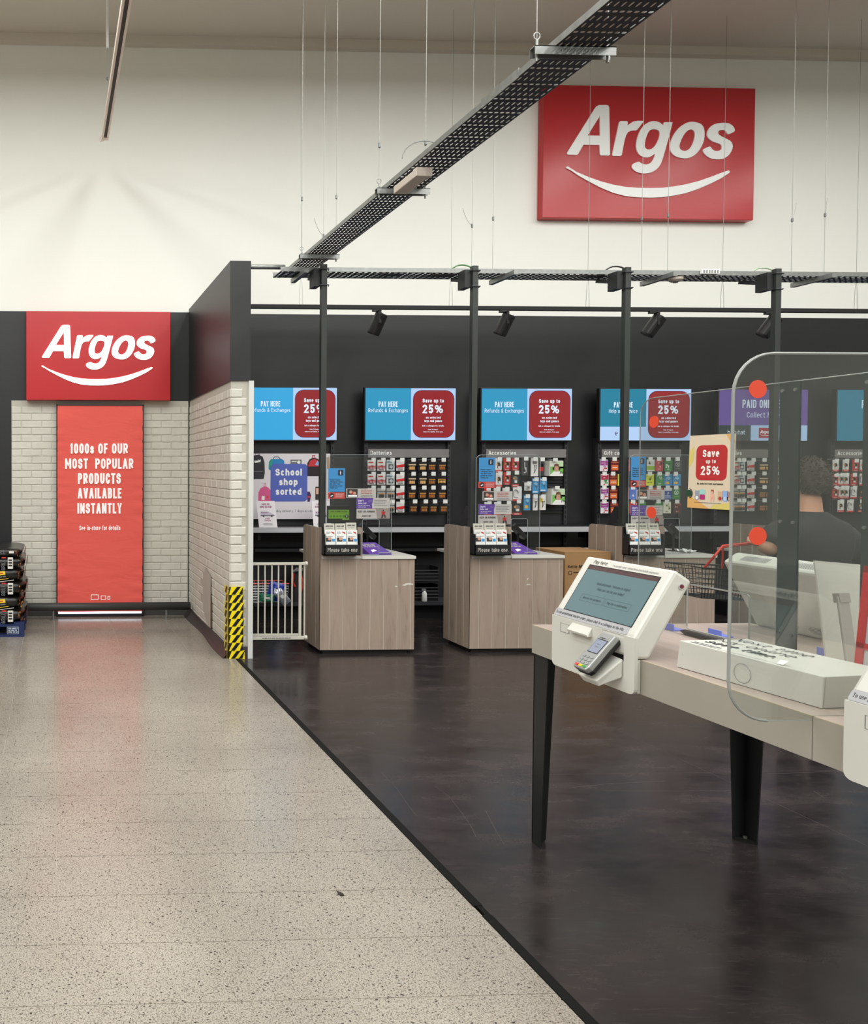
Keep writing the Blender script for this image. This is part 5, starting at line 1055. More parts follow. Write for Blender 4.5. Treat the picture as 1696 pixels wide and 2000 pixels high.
for n_, (a, b, w, h) in enumerate(((1412, 352, 270, 245), (1440, 778, 262, 255))):
    px, py, pw, ph = 900+a/S_, 870+b/S_, w/S_, h/S_; y = 8.30; p, q = onY(px-pw/2, py+ph/2, y), onY(px+pw/2, py-ph/2, y)
    t = thing('headphone_box', 'white boxed headphones with a child photo, %s of the two' % ('upper', 'lower')[n_], 'box', ((p.x+q.x)/2, y, p.z), 'headphone boxes')
    x0 = p.x+.045; MB().box(x0, q.x, y, YBK-.032, p.z+.01, q.z, pm('boxwhite', (222, 222, 214))).build('carton', t, bevel=.002)
    MB().add([(p.x, YBK-.032, p.z+.02), (x0, y, p.z+.01), (x0, y, q.z), (p.x, YBK-.032, q.z-.01)], [(0, 1, 2, 3)], pm('boxside', (196, 196, 186))).build('side_flap', t)
    f = frY(x0, y-.001, p.z+.01); w, h = q.x-x0, q.z-p.z-.01; s = MB(); s.rect(f, w*.05, w, h*.12, h*.62, 0, pm('leafgreen', (120, 190, 90))); s.rect(f, w*.5, w, h*.5, h*.95, 0, pm('palegreen', (196, 222, 180)))
    s.poly(f, [(w*.1, h*.12), (w*.3, h*.3), (w*.75, h*.3), (w, h*.14), (w, h*.12)], .0006, M['white']); s.disc(f, w*.5, h*.5, w*.2, .0012, M['skin_p'], ry=h*.22); s.poly(f, [(w*.3, h*.5), (w*.34, h*.76), (w*.5, h*.82), (w*.66, h*.76), (w*.7, h*.5), (w*.6, h*.64), (w*.4, h*.64)], .0018, pm('hairbrown', (110, 74, 50)))
    for sx in (.28, .72): s.disc(f, w*sx, h*.48, w*.07, .0024, M['dkprint'], ry=h*.1)
    for k in range(3): s.poly(f, [(w*(.74+.09*k), h*.14), (w*(.78+.09*k), h*.14), (w*(.8+.08*k), h*.3), (w*(.76+.08*k), h*.3)], .0014, M['dkprint'])
    s.rect(f, w*.08, w*.98, h*.0, h*.11, .0014, M['white']); lines(s, f, w*.15, w*.5, h*.9, h*.03, M['greyink'], n=.0014, k=1); s.build('print', t, fix=False)
    q = onY(px+2, py-ph/2-2, 8.27); o = MB().tube([(q.x, YBK-.01, p.z+h+.03), (q.x, 8.27, q.z)], .0022, M['alu'], 4).build('peg_hook', bays[2]); MB().box(q.x-.026, q.x+.026, 8.268, 8.27, q.z-.018, q.z+.018, M['paper']).build('price_ticket', o)
# Gift cards bay
S_ = 5.263; gift = [[(208, 'magenta'), (320, 'giftdarkred'), (440, 'rose'), (560, 'blue2'), (690, 'whitegreen'), (778, 'rose'), (873, 'green'), (968, 'grey')], [(217, 'pinkred'), (305, 'giftdarkred'), (392, 'giftyellow'), (560, 'blue2'), (683, 'giftyellow'), (783, 'greenw'), (863, 'bluey'), (950, 'bluey')],
 [(215, 'magenta'), (308, 'giftdarkred'), (420, 'orange'), (510, 'blue2'), (690, 'orange'), (775, 'orange'), (867, 'bluew'), (953, 'xgreen')], [(215, 'magenta'), (315, 'giftdarkred'), (420, 'green'), (510, 'red'), (602, 'green'), (772, 'green'), (858, 'lemon'), (963, 'maroon')]]
for r_, row in enumerate(gift):
    for c_, (a, kd) in enumerate(row): hang(bays[3], kd, 1140+a/S_, 740+(890, 1040, 1180, 1325)[r_]/S_, 16, 23, ROW[r_], ORD[c_], 'Gift cards', tk=(1140+a/S_, 740+(825, 975, 1118, 1262)[r_]/S_))
# second Batteries bay, seen through the table screens
S_ = 4.547; xs_ = [(195, 'pink'), (238, 'silver'), (322, 'redwhite'), (418, 'gold'), (476, 'gold'), (545, 'gold'), (600, 'copper'), (650, 'copper')]
for r_, cy in enumerate((1045, 1165, 1287, 1405)):
    for c_, (a, kd) in enumerate(xs_):
        kd = {0: kd, 1: kd, 2: 'mixed' if c_ < 2 else 'copper' if c_ > 2 else kd, 3: 'mixed' if c_ < 2 else 'copper' if c_ > 2 else kd}[r_]
        hang(bays[4], kd, 1396+a/S_, 680+cy/S_, 15, 20, ROW[r_], ORD[c_], 'second Batteries', tk=(1396+(a+26)/S_, 680+(cy-52)/S_))
# second Accessories bay at the far end
for r_, (cy, row) in enumerate(((1045, [(1075, 'memwhite'), (1165, 'memwhite'), (1250, 'memred'), (1318, 'memwhite')]), (1170, [(1070, 'memred'), (1125, 'memwhite'), (1165, 'memwhite'), (1235, 'memred'), (1315, 'cablewhite')]), (1285, [(1070, 'memred'), (1130, 'memwhite'), (1165, 'memwhite'), (1235, 'cablewhite'), (1315, 'memblack')]), (1405, [(1120, 'memwhite'), (1205, 'cablewhite'), (1300, 'memblack')]))):
    for c_, (a, kd) in enumerate(row): hang(bays[5], kd, 1396+a/S_, 680+cy/S_, 13, 24, ROW[r_], ORD[c_], 'second Accessories')
# school poster with the delivery cards in front of it
yp = YBK-.036; p, q = onY(484, 1014, yp), onY(645, 886, yp)
t = thing('school_poster', 'white school shop poster printed with bags around a blue square', 'poster', ((p.x+q.x)/2, yp, p.z))
f = frY(p.x, yp-.004, p.z); w, h = q.x-p.x, q.z-p.z; MB().obox(f, 0, w, 0, h, -.004, 0, mat('poster_white', (222, 216, 222), .5)).build('sheet', t)
sc_ = (8.43/1500)/9.976                                            # metres per pixel of the enlarged photograph
PP = lambda x, y: ((490+x/9.976-484)/161*w, (1014-860-y/9.976)/128*h)
def pr_(x0, y0, x1, y1): a = PP(x0, y1); b = PP(x1, y0); return a[0], b[0], a[1], b[1]
s = MB(); bag_k, bag_b, bag_p = mat('print_black_bag', (40, 38, 46), .5), mat('print_blue_bag', (30, 130, 190), .5), mat('print_pink_bag', (214, 90, 140), .5)
poly = lambda pts, n, m: s.poly(f, [PP(*z) for z in pts], n, m)
poly([(30, 760), (245, 750), (268, 640), (262, 430), (225, 320), (150, 280), (30, 300)], .0006, bag_k); poly([(60, 400), (165, 395), (185, 425), (70, 440)], .0012, M['white']); poly([(125, 370), (165, 385), (190, 370), (180, 420), (160, 400)], .0014, M['white']); poly([(30, 600), (235, 597), (235, 612), (30, 614)], .0012, M['greyink'])
s.tube([f.p(*PP(80, 285)), f.p(*PP(90, 255)), f.p(*PP(150, 250)), f.p(*PP(160, 280))], .004, bag_k, 5)
poly([(340, 560), (345, 420), (390, 365), (600, 365), (645, 400), (650, 500), (640, 590), (360, 580)], .0006, bag_b); poly([(345, 430), (390, 370), (430, 368), (400, 500), (350, 560)], .001, mat('print_green', (40, 150, 130), .5)); s.tube([f.p(*PP(425, 365)), f.p(*PP(450, 325)), f.p(*PP(530, 325)), f.p(*PP(570, 365))], .004, bag_k, 5)
poly([(768, 375), (985, 375), (985, 470), (768, 470)], .0006, M['greyink']); poly([(790, 405), (890, 405), (890, 420), (790, 420)], .0012, M['white']); s.disc(f, *PP(930, 425), .018, .0012, M['white'])
poly([(1100, 700), (1095, 450), (1140, 370), (1220, 335), (1300, 360), (1345, 400), (1350, 700)], .0006, mat('print_dark_bag', (36, 22, 30), .5)); poly([(1110, 510), (1150, 400), (1230, 360), (1300, 390), (1340, 430), (1340, 510)], .0012, mat('print_red_bag', (196, 46, 56), .5)); poly([(1250, 480), (1290, 400), (1335, 430), (1320, 490)], .0018, mat('print_pale_blue', (140, 170, 220), .5)); s.tube([f.p(*PP(1195, 340)), f.p(*PP(1200, 295)), f.p(*PP(1240, 295)), f.p(*PP(1250, 340))], .005, mat('print_red_bag', (196, 46, 56)), 5)
poly([(140, 1300), (145, 1010), (190, 930), (270, 895), (340, 920), (400, 1000), (400, 1300)], .0006, bag_p); poly([(205, 1160), (210, 1080), (270, 1090), (265, 1165)], .0012, M['white']); s.disc(f, *PP(320, 1110), .012, .0012, M['nred']); s.tube([f.p(*PP(250, 900)), f.p(*PP(258, 840)), f.p(*PP(285, 840)), f.p(*PP(292, 900))], .004, bag_p, 5)
poly([(1100, 1000), (1150, 1000), (1175, 1080), (1150, 1200), (1105, 1200), (1100, 1150)], .0006, mat('print_watch', (70, 40, 90), .5)); poly([(1105, 1090), (1155, 1090), (1155, 1120), (1105, 1120)], .0012, M['nred'])
poly([(1258, 905), (1420, 905), (1420, 1160), (1258, 1160)], .0006, M['dkprint']); poly([(1272, 930), (1400, 930), (1400, 1050), (1272, 1050)], .0012, mat('print_peach', (236, 180, 160), .5)); poly([(1470, 330), (1530, 330), (1545, 550), (1480, 560)], .001, mat('print_tan', (176, 146, 120), .6))
s.rrect(f, *pr_(380, 460, 1100, 1192), .04, .002, mat('print_royal_blue', (82, 98, 182), .5)); s.build('print', t, fix=False)
l = MB()
for str_, cx, yb_, ht, ft in (('School', 738, 688, 135, 565), ('shop', 738, 876, 135, 400), ('sorted', 742, 1064, 135, 545)): a = PP(cx, yb_); text(l, f, str_, a[0], a[1], ht*sc_, M['white'], t=.22, wf=1.15, n=.0028, fit=ft*sc_)
a = PP(330, 1400); text(l, f, 'Same-day delivery. 7 days a week', a[0], a[1], 48*sc_, M['greyink'], align='L', t=.12, n=.0008, fit=1090*sc_); l.build('lettering', t, fix=False)
for n_, (l0, r0, tp_, bt, lean) in enumerate(((504.5, 540.5, 978, 1028.5, .07), (611, 646, 978, 1028.5, .03))):
    y = 8.10; p, q = onY(l0, bt, y), onY(r0, tp_, y); f = Fr((p.x+.01, y, zs_), (1, -.02, 0), (-lean, .16, 1)); w, h = q.x-p.x, q.z-zs_
    t = thing('delivery_card', 'white same day delivery card propped on the shelf, %s' % ('nearest the wing wall', 'half hidden by the first post')[n_], 'card', (p.x+w/2, y, zs_), 'delivery cards')
    MB().obox(f, 0, w, 0, h, -.003, 0, mat('card_white', (232, 226, 232), .5)).build('card', t); s = MB(); mg = mat('print_magenta', (150, 50, 110), .5)
    text(s, f, 'SAME DAY', w*.5, h*.84, h*.075, mg, n=.001, fit=w*.5, t=.15); text(s, f, 'HOME DELIVERY', w*.5, h*.735, h*.075, mg, n=.001, fit=w*.7, t=.15)
    s.poly(f, [(w*.16, h*.44), (w*.16, h*.6), (w*.6, h*.6), (w*.74, h*.53), (w*.88, h*.5), (w*.88, h*.44)], .001, mat('print_van', (190, 184, 204), .5)); s.rect(f, w*.14, w*.9, h*.43, h*.455, .0012, M['dkprint']); s.rect(f, w*.2, w*.27, h*.54, h*.58, .0016, mg); s.rect(f, w*.3, w*.55, h*.55, h*.57, .0016, mg)
    for z in (.3, .75): s.disc(f, w*z, h*.43, h*.036, .0016, M['dkprint'])
    text(s, f, 'FAST', w*.52, h*.3, h*.065, mg, n=.001, t=.18, shear=.2); text(s, f, 'TRACK', w*.5, h*.225, h*.065, mg, n=.001, t=.18, shear=.2); lines(s, f, w*.2, w*.8, h*.14, h*.012, M['greyink'], n=.001, k=3, pitch=h*.028, align='C'); s.build('print', t, fix=False)

# ------------------------------------------------------------------ things on the low shelves
def basket(name, label, fr, L_, Wd, Hh, wirem, rimm, lean=.06, grp=None, handle=True, up=True, nv=9, nh=7):
    """wire basket in the frame: right = length, up = height, normal = towards the reader"""
    o = fr.p(L_/2, 0, -Wd/2); t = thing(name, label, 'basket', o, grp); k = MB()
    lp = lambda z, g=0: [fr.p(a, z, b) for a, b in ((-g, g), (L_+g, g), (L_+g, -Wd-g), (-g, -Wd-g))]
    for i in range(nh+1): z = Hh*i/nh; k.tube(lp(z, lean*z), .0026, wirem, 5, closed=True)
    for i in range(nv+1):
        u = i/nv
        for n0 in (0, 1): g = lean*Hh; k.tube([fr.p(L_*u, 0, -Wd*n0), fr.p(-g+(L_+2*g)*u, Hh, g if not n0 else -Wd-g)], .0022, wirem, 4)
        k.tube([fr.p(L_*u, 0, 0), fr.p(L_*u, 0, -Wd)], .0022, wirem, 4)
    for i in range(5):
        u = i/4; g = lean*Hh
        for e0 in (0, 1): k.tube([fr.p(L_*e0, 0, -Wd*u), fr.p(L_+g if e0 else -g, Hh, g-(Wd+2*g)*u)], .0022, wirem, 4)
    k.build('wire_body', t); g = lean*Hh
    MB().tube(lp(Hh, g), .006, rimm, 6, closed=True).build('rim', t)
    return t
p = onY(497, 1183, 8.16); fr = frY(p.x-.02, 8.17, .196); orr = mat('orange_red_plastic', (214, 58, 40), .4)
basket('shopping_basket', 'chrome wire basket with red rim on the low shelf behind the gate', fr, .38, .2, .2, M['alu'], orr)
bf = mat('blue_foil', (40, 60, 170), .25, bump=.6, bscale=40); sf = mat('silver_foil', (190, 194, 210), .2, .6, bump=.8, bscale=40); gf = mat('green_foil', (40, 120, 90), .3, bump=.6, bscale=40)
def pouch(name, label, c, a, b, d, m, tilt, grp=None):
    t = thing(name, label, 'packet', c, grp); R = Matrix.Rotation(tilt, 3, 'Y')
    def fn(s, q):
        u, v = s*2-1, q*2-1; e = max(0, (1-u**4)*(1-v**4)); return Vector(c)+R @ Vector((u*a, 0, v*b))+Vector((0, d*e+.003*math.sin(u*9+v*7), 0))
    def fb(s, q):
        u, v = s*2-1, q*2-1; e = max(0, (1-u**4)*(1-v**4)); return Vector(c)+R @ Vector((u*a, 0, v*b))-Vector((0, d*e+.004*math.sin(u*8-v*9)*e, 0))
    MB().grid(fn, 9, 9, m).grid(fb, 9, 9, m).build('film', t); s = MB(); s.poly(Fr(Vector(c)+Vector((0, -d*1.05-.002, 0)), R @ Vector((1, 0, 0)), R @ Vector((0, 0, 1))), [(-a*.3, -b*.1), (a*.5, -b*.2), (a*.4, b*.3), (-a*.35, b*.35)], 0, M['paper']); s.build('label_print', t, fix=False)
pouch('foil_packet', 'dark blue foil packet standing in the chrome basket', (p.x+.21, 8.10, .32), .08, .1, .022, bf, .25, 'packets in the chrome basket')
pouch('foil_packet', 'crinkled silver packet leaning in the chrome basket', (p.x+.27, 8.05, .27), .05, .09, .016, sf, -.7, 'packets in the chrome basket'); pouch('foil_packet', 'green foil packet low in the chrome basket', (p.x+.1, 8.05, .26), .08, .045, .02, gf, .1, 'packets in the chrome basket')
q = onY(580, 1185, 8.2)
t = thing('rucksack', 'dark rucksack with orange straps slumped on the low shelf', 'bag', (q.x+.04, 8.25, .19)); dk_ = mat('dark_canvas', (44, 38, 42), .8, bump=.5, bscale=60); gy = mat('grey_mesh', (120, 118, 122), .7)
MB().grid(lambda s, z: (q.x+.05+.12*math.cos(6.283*s)*(1-.35*z**3)*(1+.05*math.sin(9*z)), 8.27+.1*math.sin(6.283*s)*(1-.35*z**3), .191+.36*z), 20, 9, dk_, wrap=True).build('body', t, smooth=True)
MB().tube([(q.x-.04, 8.20, .5), (q.x-.06, 8.17, .42), (q.x-.03, 8.18, .36)], .012, orr, 6).build('strap', t); MB().tube([(q.x+.02, 8.16, .50), (q.x+.05, 8.15, .4), (q.x+.02, 8.16, .28)], .012, orr, 6).build('strap', t)
for k in range(4): MB().tube([(q.x-.05+.03*k, 8.18-.005*k, .52+.012*k), (q.x+.0+.03*k, 8.17, .56-.01*k)], .013, gy, 6).build('strap_pad', t)
for n_, z0 in enumerate((.19, .38)):
    a, b = onY(812, 1150, 8.2).x, onY(858, 1150, 8.2).x; t = thing('storage_crate', 'black ribbed crate on the low shelf between the counters, %s' % ('lower', 'upper')[n_], 'crate', ((a+b)/2, 8.3, z0), 'black crates'); 
    s = MB(); s.box(a, b, 8.22, 8.40, z0+.002, z0+.02, M['black']).box(a, a+.006, 8.22, 8.40, z0+.02, z0+.18, M['black']).box(b-.006, b, 8.22, 8.40, z0+.02, z0+.18, M['black']).box(a, b, 8.394, 8.40, z0+.02, z0+.18, M['black']).box(a, b, 8.22, 8.226, z0+.02, z0+.12, M['black']).build('shell', t)
    s = MB()
    for k in range(4): s.box(a, b, 8.212, 8.22, z0+.03+.036*k, z0+.04+.036*k, mat('crate_rib', (70, 70, 74), .3))
    s.build('rib', t)
q = onY(829, 1178, 8.17); t = thing('spray_bottle', 'small white spray bottle in front of the black crates', 'bottle', (q.x, 8.17, .19))
MB().tube([(q.x, 8.17, .1915), (q.x, 8.17, .20), (q.x, 8.17, .28), (q.x, 8.17, .31)], [.024, .028, .026, .01], M['paper'], 14).build('body', t, smooth=True); MB().box(q.x-.03, q.x+.012, 8.16, 8.18, .31, .33, M['greyink']).build('trigger', t)
# brown carton against the second counter
y = YC+.1; a, b = onY(1101.5, 1100, y).x, onY(1194, 1100, y).x; ztop = onY(1120, 1079, y).z
t = thing('cardboard_box', 'brown cardboard box with black print standing against the second counter', 'box', ((a+b)/2, y+.2, 0)); cb = mat('brown_card', (150, 114, 74), .8, vary=.1, vscale=4)
MB().box(a+.01, b, y, y+.42, 0, ztop, cb).build('carton', t, bevel=.003); s = MB(); s.box(a+.01, b, y-.001, y+.2, ztop, ztop+.003, cb).box(a+.01, b, y+.203, y+.421, ztop, ztop+.003, cb); s.build('flap', t)
s = MB(); f = frY(a+.01, y-.0015, ztop); text(s, f, 'Kettle BBQ', .03, -.14, .026, M['ink'], align='L', t=.17, fit=.17); s.rect(f, .035, .065, -.2, -.17, 0, M['ink']); s.rect(f, .04, .06, -.195, -.175, .0006, cb); lines(s, f, .08, .16, -.185, .009, M['ink'], n=.0006, k=1); s.build('print', t, fix=False)
# ------------------------------------------------------------------ kiosk table
TH, TU, TX0, TX1, TY1 = .955, .833, 2.09, 3.07, 3.26
TXC = (TX0+TX1)/2; TYJ = onZ(1613, 1398, TH).y; TY0 = TYJ-1.2
M['tabletop'] = wood('table_laminate', (166, 150, 142), (146, 128, 120), axis=1, rough=.4); M['apron'] = mat('table_apron', (163, 157, 147), .45, vary=.04, vscale=5); M['legm'] = mat('leg_black_steel', (38, 41, 41), .32, .2)
M['kiosk'] = mat('kiosk_white', (211, 210, 203), .35); M['raw'] = mat('worn_edge', (176, 162, 142), .7)
t = thing('kiosk_table', 'long table with pale apron and tapered black steel legs under the kiosks', 'table', (TXC, (TY0+TY1)/2, 0))
MB().box(TX0, TX1, TYJ+.0012, TY1, TH-.018, TH, M['tabletop']).box(TX0, TX1, TY0, TYJ-.0012, TH-.018, TH, M['tabletop']).build('top', t)
for y0, y1 in ((TY0, TYJ-.0012), (TYJ+.0012, TY1)):
    MB().box(TX0-.002, TX0+.018, y0, y1, TU, TH-.003, M['apron']).box(TX0-.0022, TX0+.004, y0, y1, TH-.003, TH+.0002, M['raw']).build('apron', t)
    MB().box(TX1-.018, TX1+.002, y0, y1, TU, TH-.001, M['apron']).build('apron', t)
MB().box(TX0+.018, TX1-.018, TY1-.018, TY1, TU, TH-.018, M['apron']).build('apron', t)
MB().box(TX0+.018, TX1-.018, TY0, TY1-.02, TU+.02, TU+.024, M['blackmatt']).build('underside', t)
def leg(cx, cy, sx, sy):
    """an angle-iron leg, corner at cx, cy, flanges running inwards, tapering to the floor"""
    b = MB(); th = .005; wt, wb = .095, .06
    for ax in (0, 1):
        q = []
        for z, w in ((TU+.02, wt), (0.012, wb)):
            if ax == 0: q.append([(cx, cy, z), (cx+sx*w, cy, z), (cx+sx*w, cy+sy*th, z), (cx, cy+sy*th, z)])
            else: q.append([(cx, cy, z), (cx+sx*th, cy, z), (cx+sx*th, cy+sy*w, z), (cx, cy+sy*w, z)])
        b.add(q[0]+q[1], [(0, 1, 2, 3), (4, 5, 6, 7), (0, 1, 5, 4), (1, 2, 6, 5), (2, 3, 7, 6), (3, 0, 4, 7)], M['legm'])
    b.add([(cx, cy, .012), (cx+sx*wb, cy, .012), (cx, cy+sy*wb, .012), (cx, cy, 0), (cx+sx*wb, cy, 0), (cx, cy+sy*wb, 0)], [(0, 1, 2), (3, 5, 4), (0, 1, 4, 3), (1, 2, 5, 4), (2, 0, 3, 5)], M['legm'])
    b.tube([(cx+sx*.02, cy+sy*.02, .012), (cx+sx*.02, cy+sy*.02, .02)], .008, M['steel'], 8)
    return b
for cx, cy, sx, sy in ((TX0+.004, TY1-.005, 1, -1), (TX1-.01, TY1-.005, -1, -1), (TX0+.004, TY0+.1, 1, 1), (TX1-.01, TY0+.1, -1, 1)): leg(cx, cy, sx, sy).build('leg', t)

KP = [(0, -.126), (0, .078), (.145, .322), (.208, .280), (.055, .0015), (.035, .0015), (.028, -.126)]   # profile: depth from the front, height over the table
def kiosk(label, y0, y1, side, front=True, slot=True):
    """SIDE -1 faces the aisle (-X), +1 faces the other way; Y0 near end, Y1 far end"""
    xf = TX0-.03 if side < 0 else TX1+.03
    t = thing('order_kiosk', label, 'kiosk', (xf-side*.1, (y0+y1)/2, TH), 'white order kiosks'); P = lambda d, h, y: (xf-side*d, y, TH+h); K = M['kiosk']
    # frames: front panel and slanted screen face
    if side < 0: ff = Fr((xf, y1, TH-.126), (0, -1, 0), (0, 0, 1)); sf_ = Fr((xf, y1, TH+.078), (0, -1, 0), (.145, 0, .244))
    else: ff = Fr((xf, y0, TH-.126), (0, 1, 0), (0, 0, 1)); sf_ = Fr((xf, y0, TH+.078), (0, 1, 0), (-.145, 0, .244))
    W = y1-y0; SL = math.hypot(.145, .244)
    b = MB()
    prof = [p for p in KP if p[1] >= 0]      # the body over the table, screen recess cut below
    prof = [(.004, .0015), (0, .078), (.145, .322), (.208, .280), (.055, .0015)]
    k = len(prof); vs = [P(d, h, y) for y in (y0, y1) for d, h in prof]
    b.add(vs, [tuple(range(k)), tuple(range(k, 2*k))[::-1]]+[(i, (i+1) % k, k+(i+1) % k, k+i) for i in range(k)], K)
    b.build('body', t, bevel=.012)
    # front panel with an opening for the reader
    out = MB().rr(0, W, 0, .2045, .022, 4); out = [(a, bb if bb < .1 else (bb if True else bb)) for a, bb in out]
    out = [q for q in out if q[1] < .1]+[]; out = [(W, .2045), (0, .2045)]+[q for q in MB().rr(0, W, 0, .2, .022, 4) if q[1] < .1]
    o0, o1, q0, q1 = W*.645, W*.885, .108, .2035
    hole = [(o0, q0), (o1, q0), (o1, q1), (o0, q1)]
    fp = MB(); fp.tess(ff, out, [hole] if slot else [], -.012, 0, K); fp.build('front_panel', t, fix=False)
    bk_ = MB(); bk_.obox(ff, .006, W-.006, 0.006, .126, -.0265, -.016, K).build('mounting_plate', t)
    if slot: MB().obox(ff, o0+.002, o1-.002, q0+.002, q1-.002, -.022, -.013, mat('slot_dark', (34, 34, 36), .6)).build('reader_recess', t)
    # screen
    s0, s1, v0, v1 = W*.105, W*.905, SL*.135, SL*.855
    sc = MB(); sc.rect(sf_, s0-.004, s1+.004, v0-.004, v1+.004, .0006, M['ink']).rect(sf_, s0, s1, v0, v1, .0012, mat('kiosk_screen', (60, 78, 82), .12, emit=.42, ecol=(120, 152, 158)))
    sc.rect(sf_, s0, s1, v1-.017, v1, .0016, mat('kiosk_screen_bar', (60, 40, 42), .12, emit=.22, ecol=(116, 84, 86))); sc.build('screen', t, fix=False)
    l = MB(); sw = s1-s0; sg = mat('screen_type', (44, 60, 66), .3); cx = (s0+s1)/2
    text(l, sf_, 'Good afternoon. Welcome to Argos!', cx, v0+.128, .0115, sg, n=.002, fit=sw*.5, t=.12); text(l, sf_, 'What can I do for you today?', cx, v0+.105, .0115, sg, n=.002, fit=sw*.42, t=.12)
    for i, s in enumerate(('Browse for products', 'Pay for a reservation')):
        a = s0+sw*(.14+.37*i); b_ = a+sw*.35
        for r in ((a, b_, v0+.05, v0+.0508), (a, b_, v0+.0795, v0+.0803), (a, a+.0008, v0+.05, v0+.08), (b_, b_+.0008, v0+.05, v0+.08)): l.rect(sf_, *r, .002, sg)
        text(l, sf_, s, (a+b_)/2, v0+.060, .0105, sg, n=.002, fit=sw*.29, t=.14)
    l.build('lettering', t, fix=False); l = MB()
    text(l, sf_, 'Pay here.', W*.13, SL*.893, .0165, M['ink'], n=.0012, align='L', wf=.9, t=.1, shear=.12); text(l, sf_, 'We accept card, contactless and mobile payments', W*.365, SL*.893, .0092, M['greyink'], n=.0012, align='L', fit=W*.53, t=.1)
    st_ = mat('sticker_grey', (172, 172, 176), .4)
    gz0 = MB(); gz0.rrect(sf_, W*.012, W*.905, .004, SL*.125, .006, .0006, st_); gz0.build('voucher_sticker', t, fix=False)
    l.build('lettering', t, fix=False); l = MB()
    text(l, sf_, 'To use promotional voucher codes, please chat to a colleague at the tills.', W*.03, .014, .0118, M['ink'], n=.0012, align='L', fit=W*.86, t=.1); l.build('lettering', t, fix=False)
    # receipt hood, scanner window, side button
    h = MB(); h.add([ff.p(W*.275, .196, 0), ff.p(W*.52, .196, 0), ff.p(W*.52, .170, .022), ff.p(W*.275, .170, .022), ff.p(W*.265, .163, .02), ff.p(W*.53, .163, .02), ff.p(W*.275, .163, 0), ff.p(W*.52, .163, 0)], [(0, 1, 2, 3), (3, 2, 5, 4), (0, 3, 4, 6), (1, 2, 5, 7), (4, 5, 7, 6)], K); h.build('receipt_hood', t)
    s = MB(); s.rect(ff, W*.115, W*.235, .146, .181, .0008, M['greyink']).rect(ff, W*.122, W*.232, .1475, .18, .0014, K); s.build('scanner_window', t, fix=False)
    ye = y0 if True else y1; sb = Fr((xf-side*.165, ye, TH+.262), (1, 0, 0), (0, 0, 1)); s = MB(); s.tube([sb.p(0, 0, -.002), sb.p(0, 0, .004)], .011, M['alu'], 16).tube([sb.p(0, 0, .003), sb.p(0, 0, .005)], .0075, mat('maroon_button', (110, 44, 52), .2), 14); s.build('side_button', t)
    # vents on the sloping back
    s = MB(); bx = Fr((xf-side*.208, y1 if side > 0 else y0, TH+.280), (0, -1 if side > 0 else 1, 0), (side*.153, 0, -.2785)); bx.n = Vector((-side*.2785, 0, -.153)).normalized(); L_ = math.hypot(.153, .2785)
    for c in range(3):
        for i in range(-9, 10):
            for j in range(5):
                if abs(i)+abs(j-2)*1.4 < 10 and c != 1: s.disc(bx, W*(.36+.32*c/2*1)+i*.0055, L_*.88+(j-2)*.007, .0022, .0008, M['greyink'], k=6)
    tf = Fr((xf-side*.208, y1 if side > 0 else y0, TH+.280), (0, -1 if side > 0 else 1, 0), (side*.063, 0, .042)); tf.n = Vector((-side*.042, 0, .063)).normalized()
    for c in (.3, .78):
        for i in range(14): s.poly(tf, [(W*c-.07+.0085*i, .02), (W*c-.067+.0085*i, .02), (W*c-.06+.0085*i, .052), (W*c-.063+.0085*i, .052)], .0012, M['greyink'])
    s.build('vent', t, fix=False)
    return t, ff, W
k1, ff1, W1 = kiosk('white order kiosk at the far aisle corner of the table', 2.635, 3.085, -1)
k2, ff2, W2 = kiosk('white order kiosk cut off by the picture edge', 1.465, 1.915, -1)
k3, ff3, W3 = kiosk('white order kiosk seen from behind through the table screen', 2.76, 3.21, 1, slot=False)
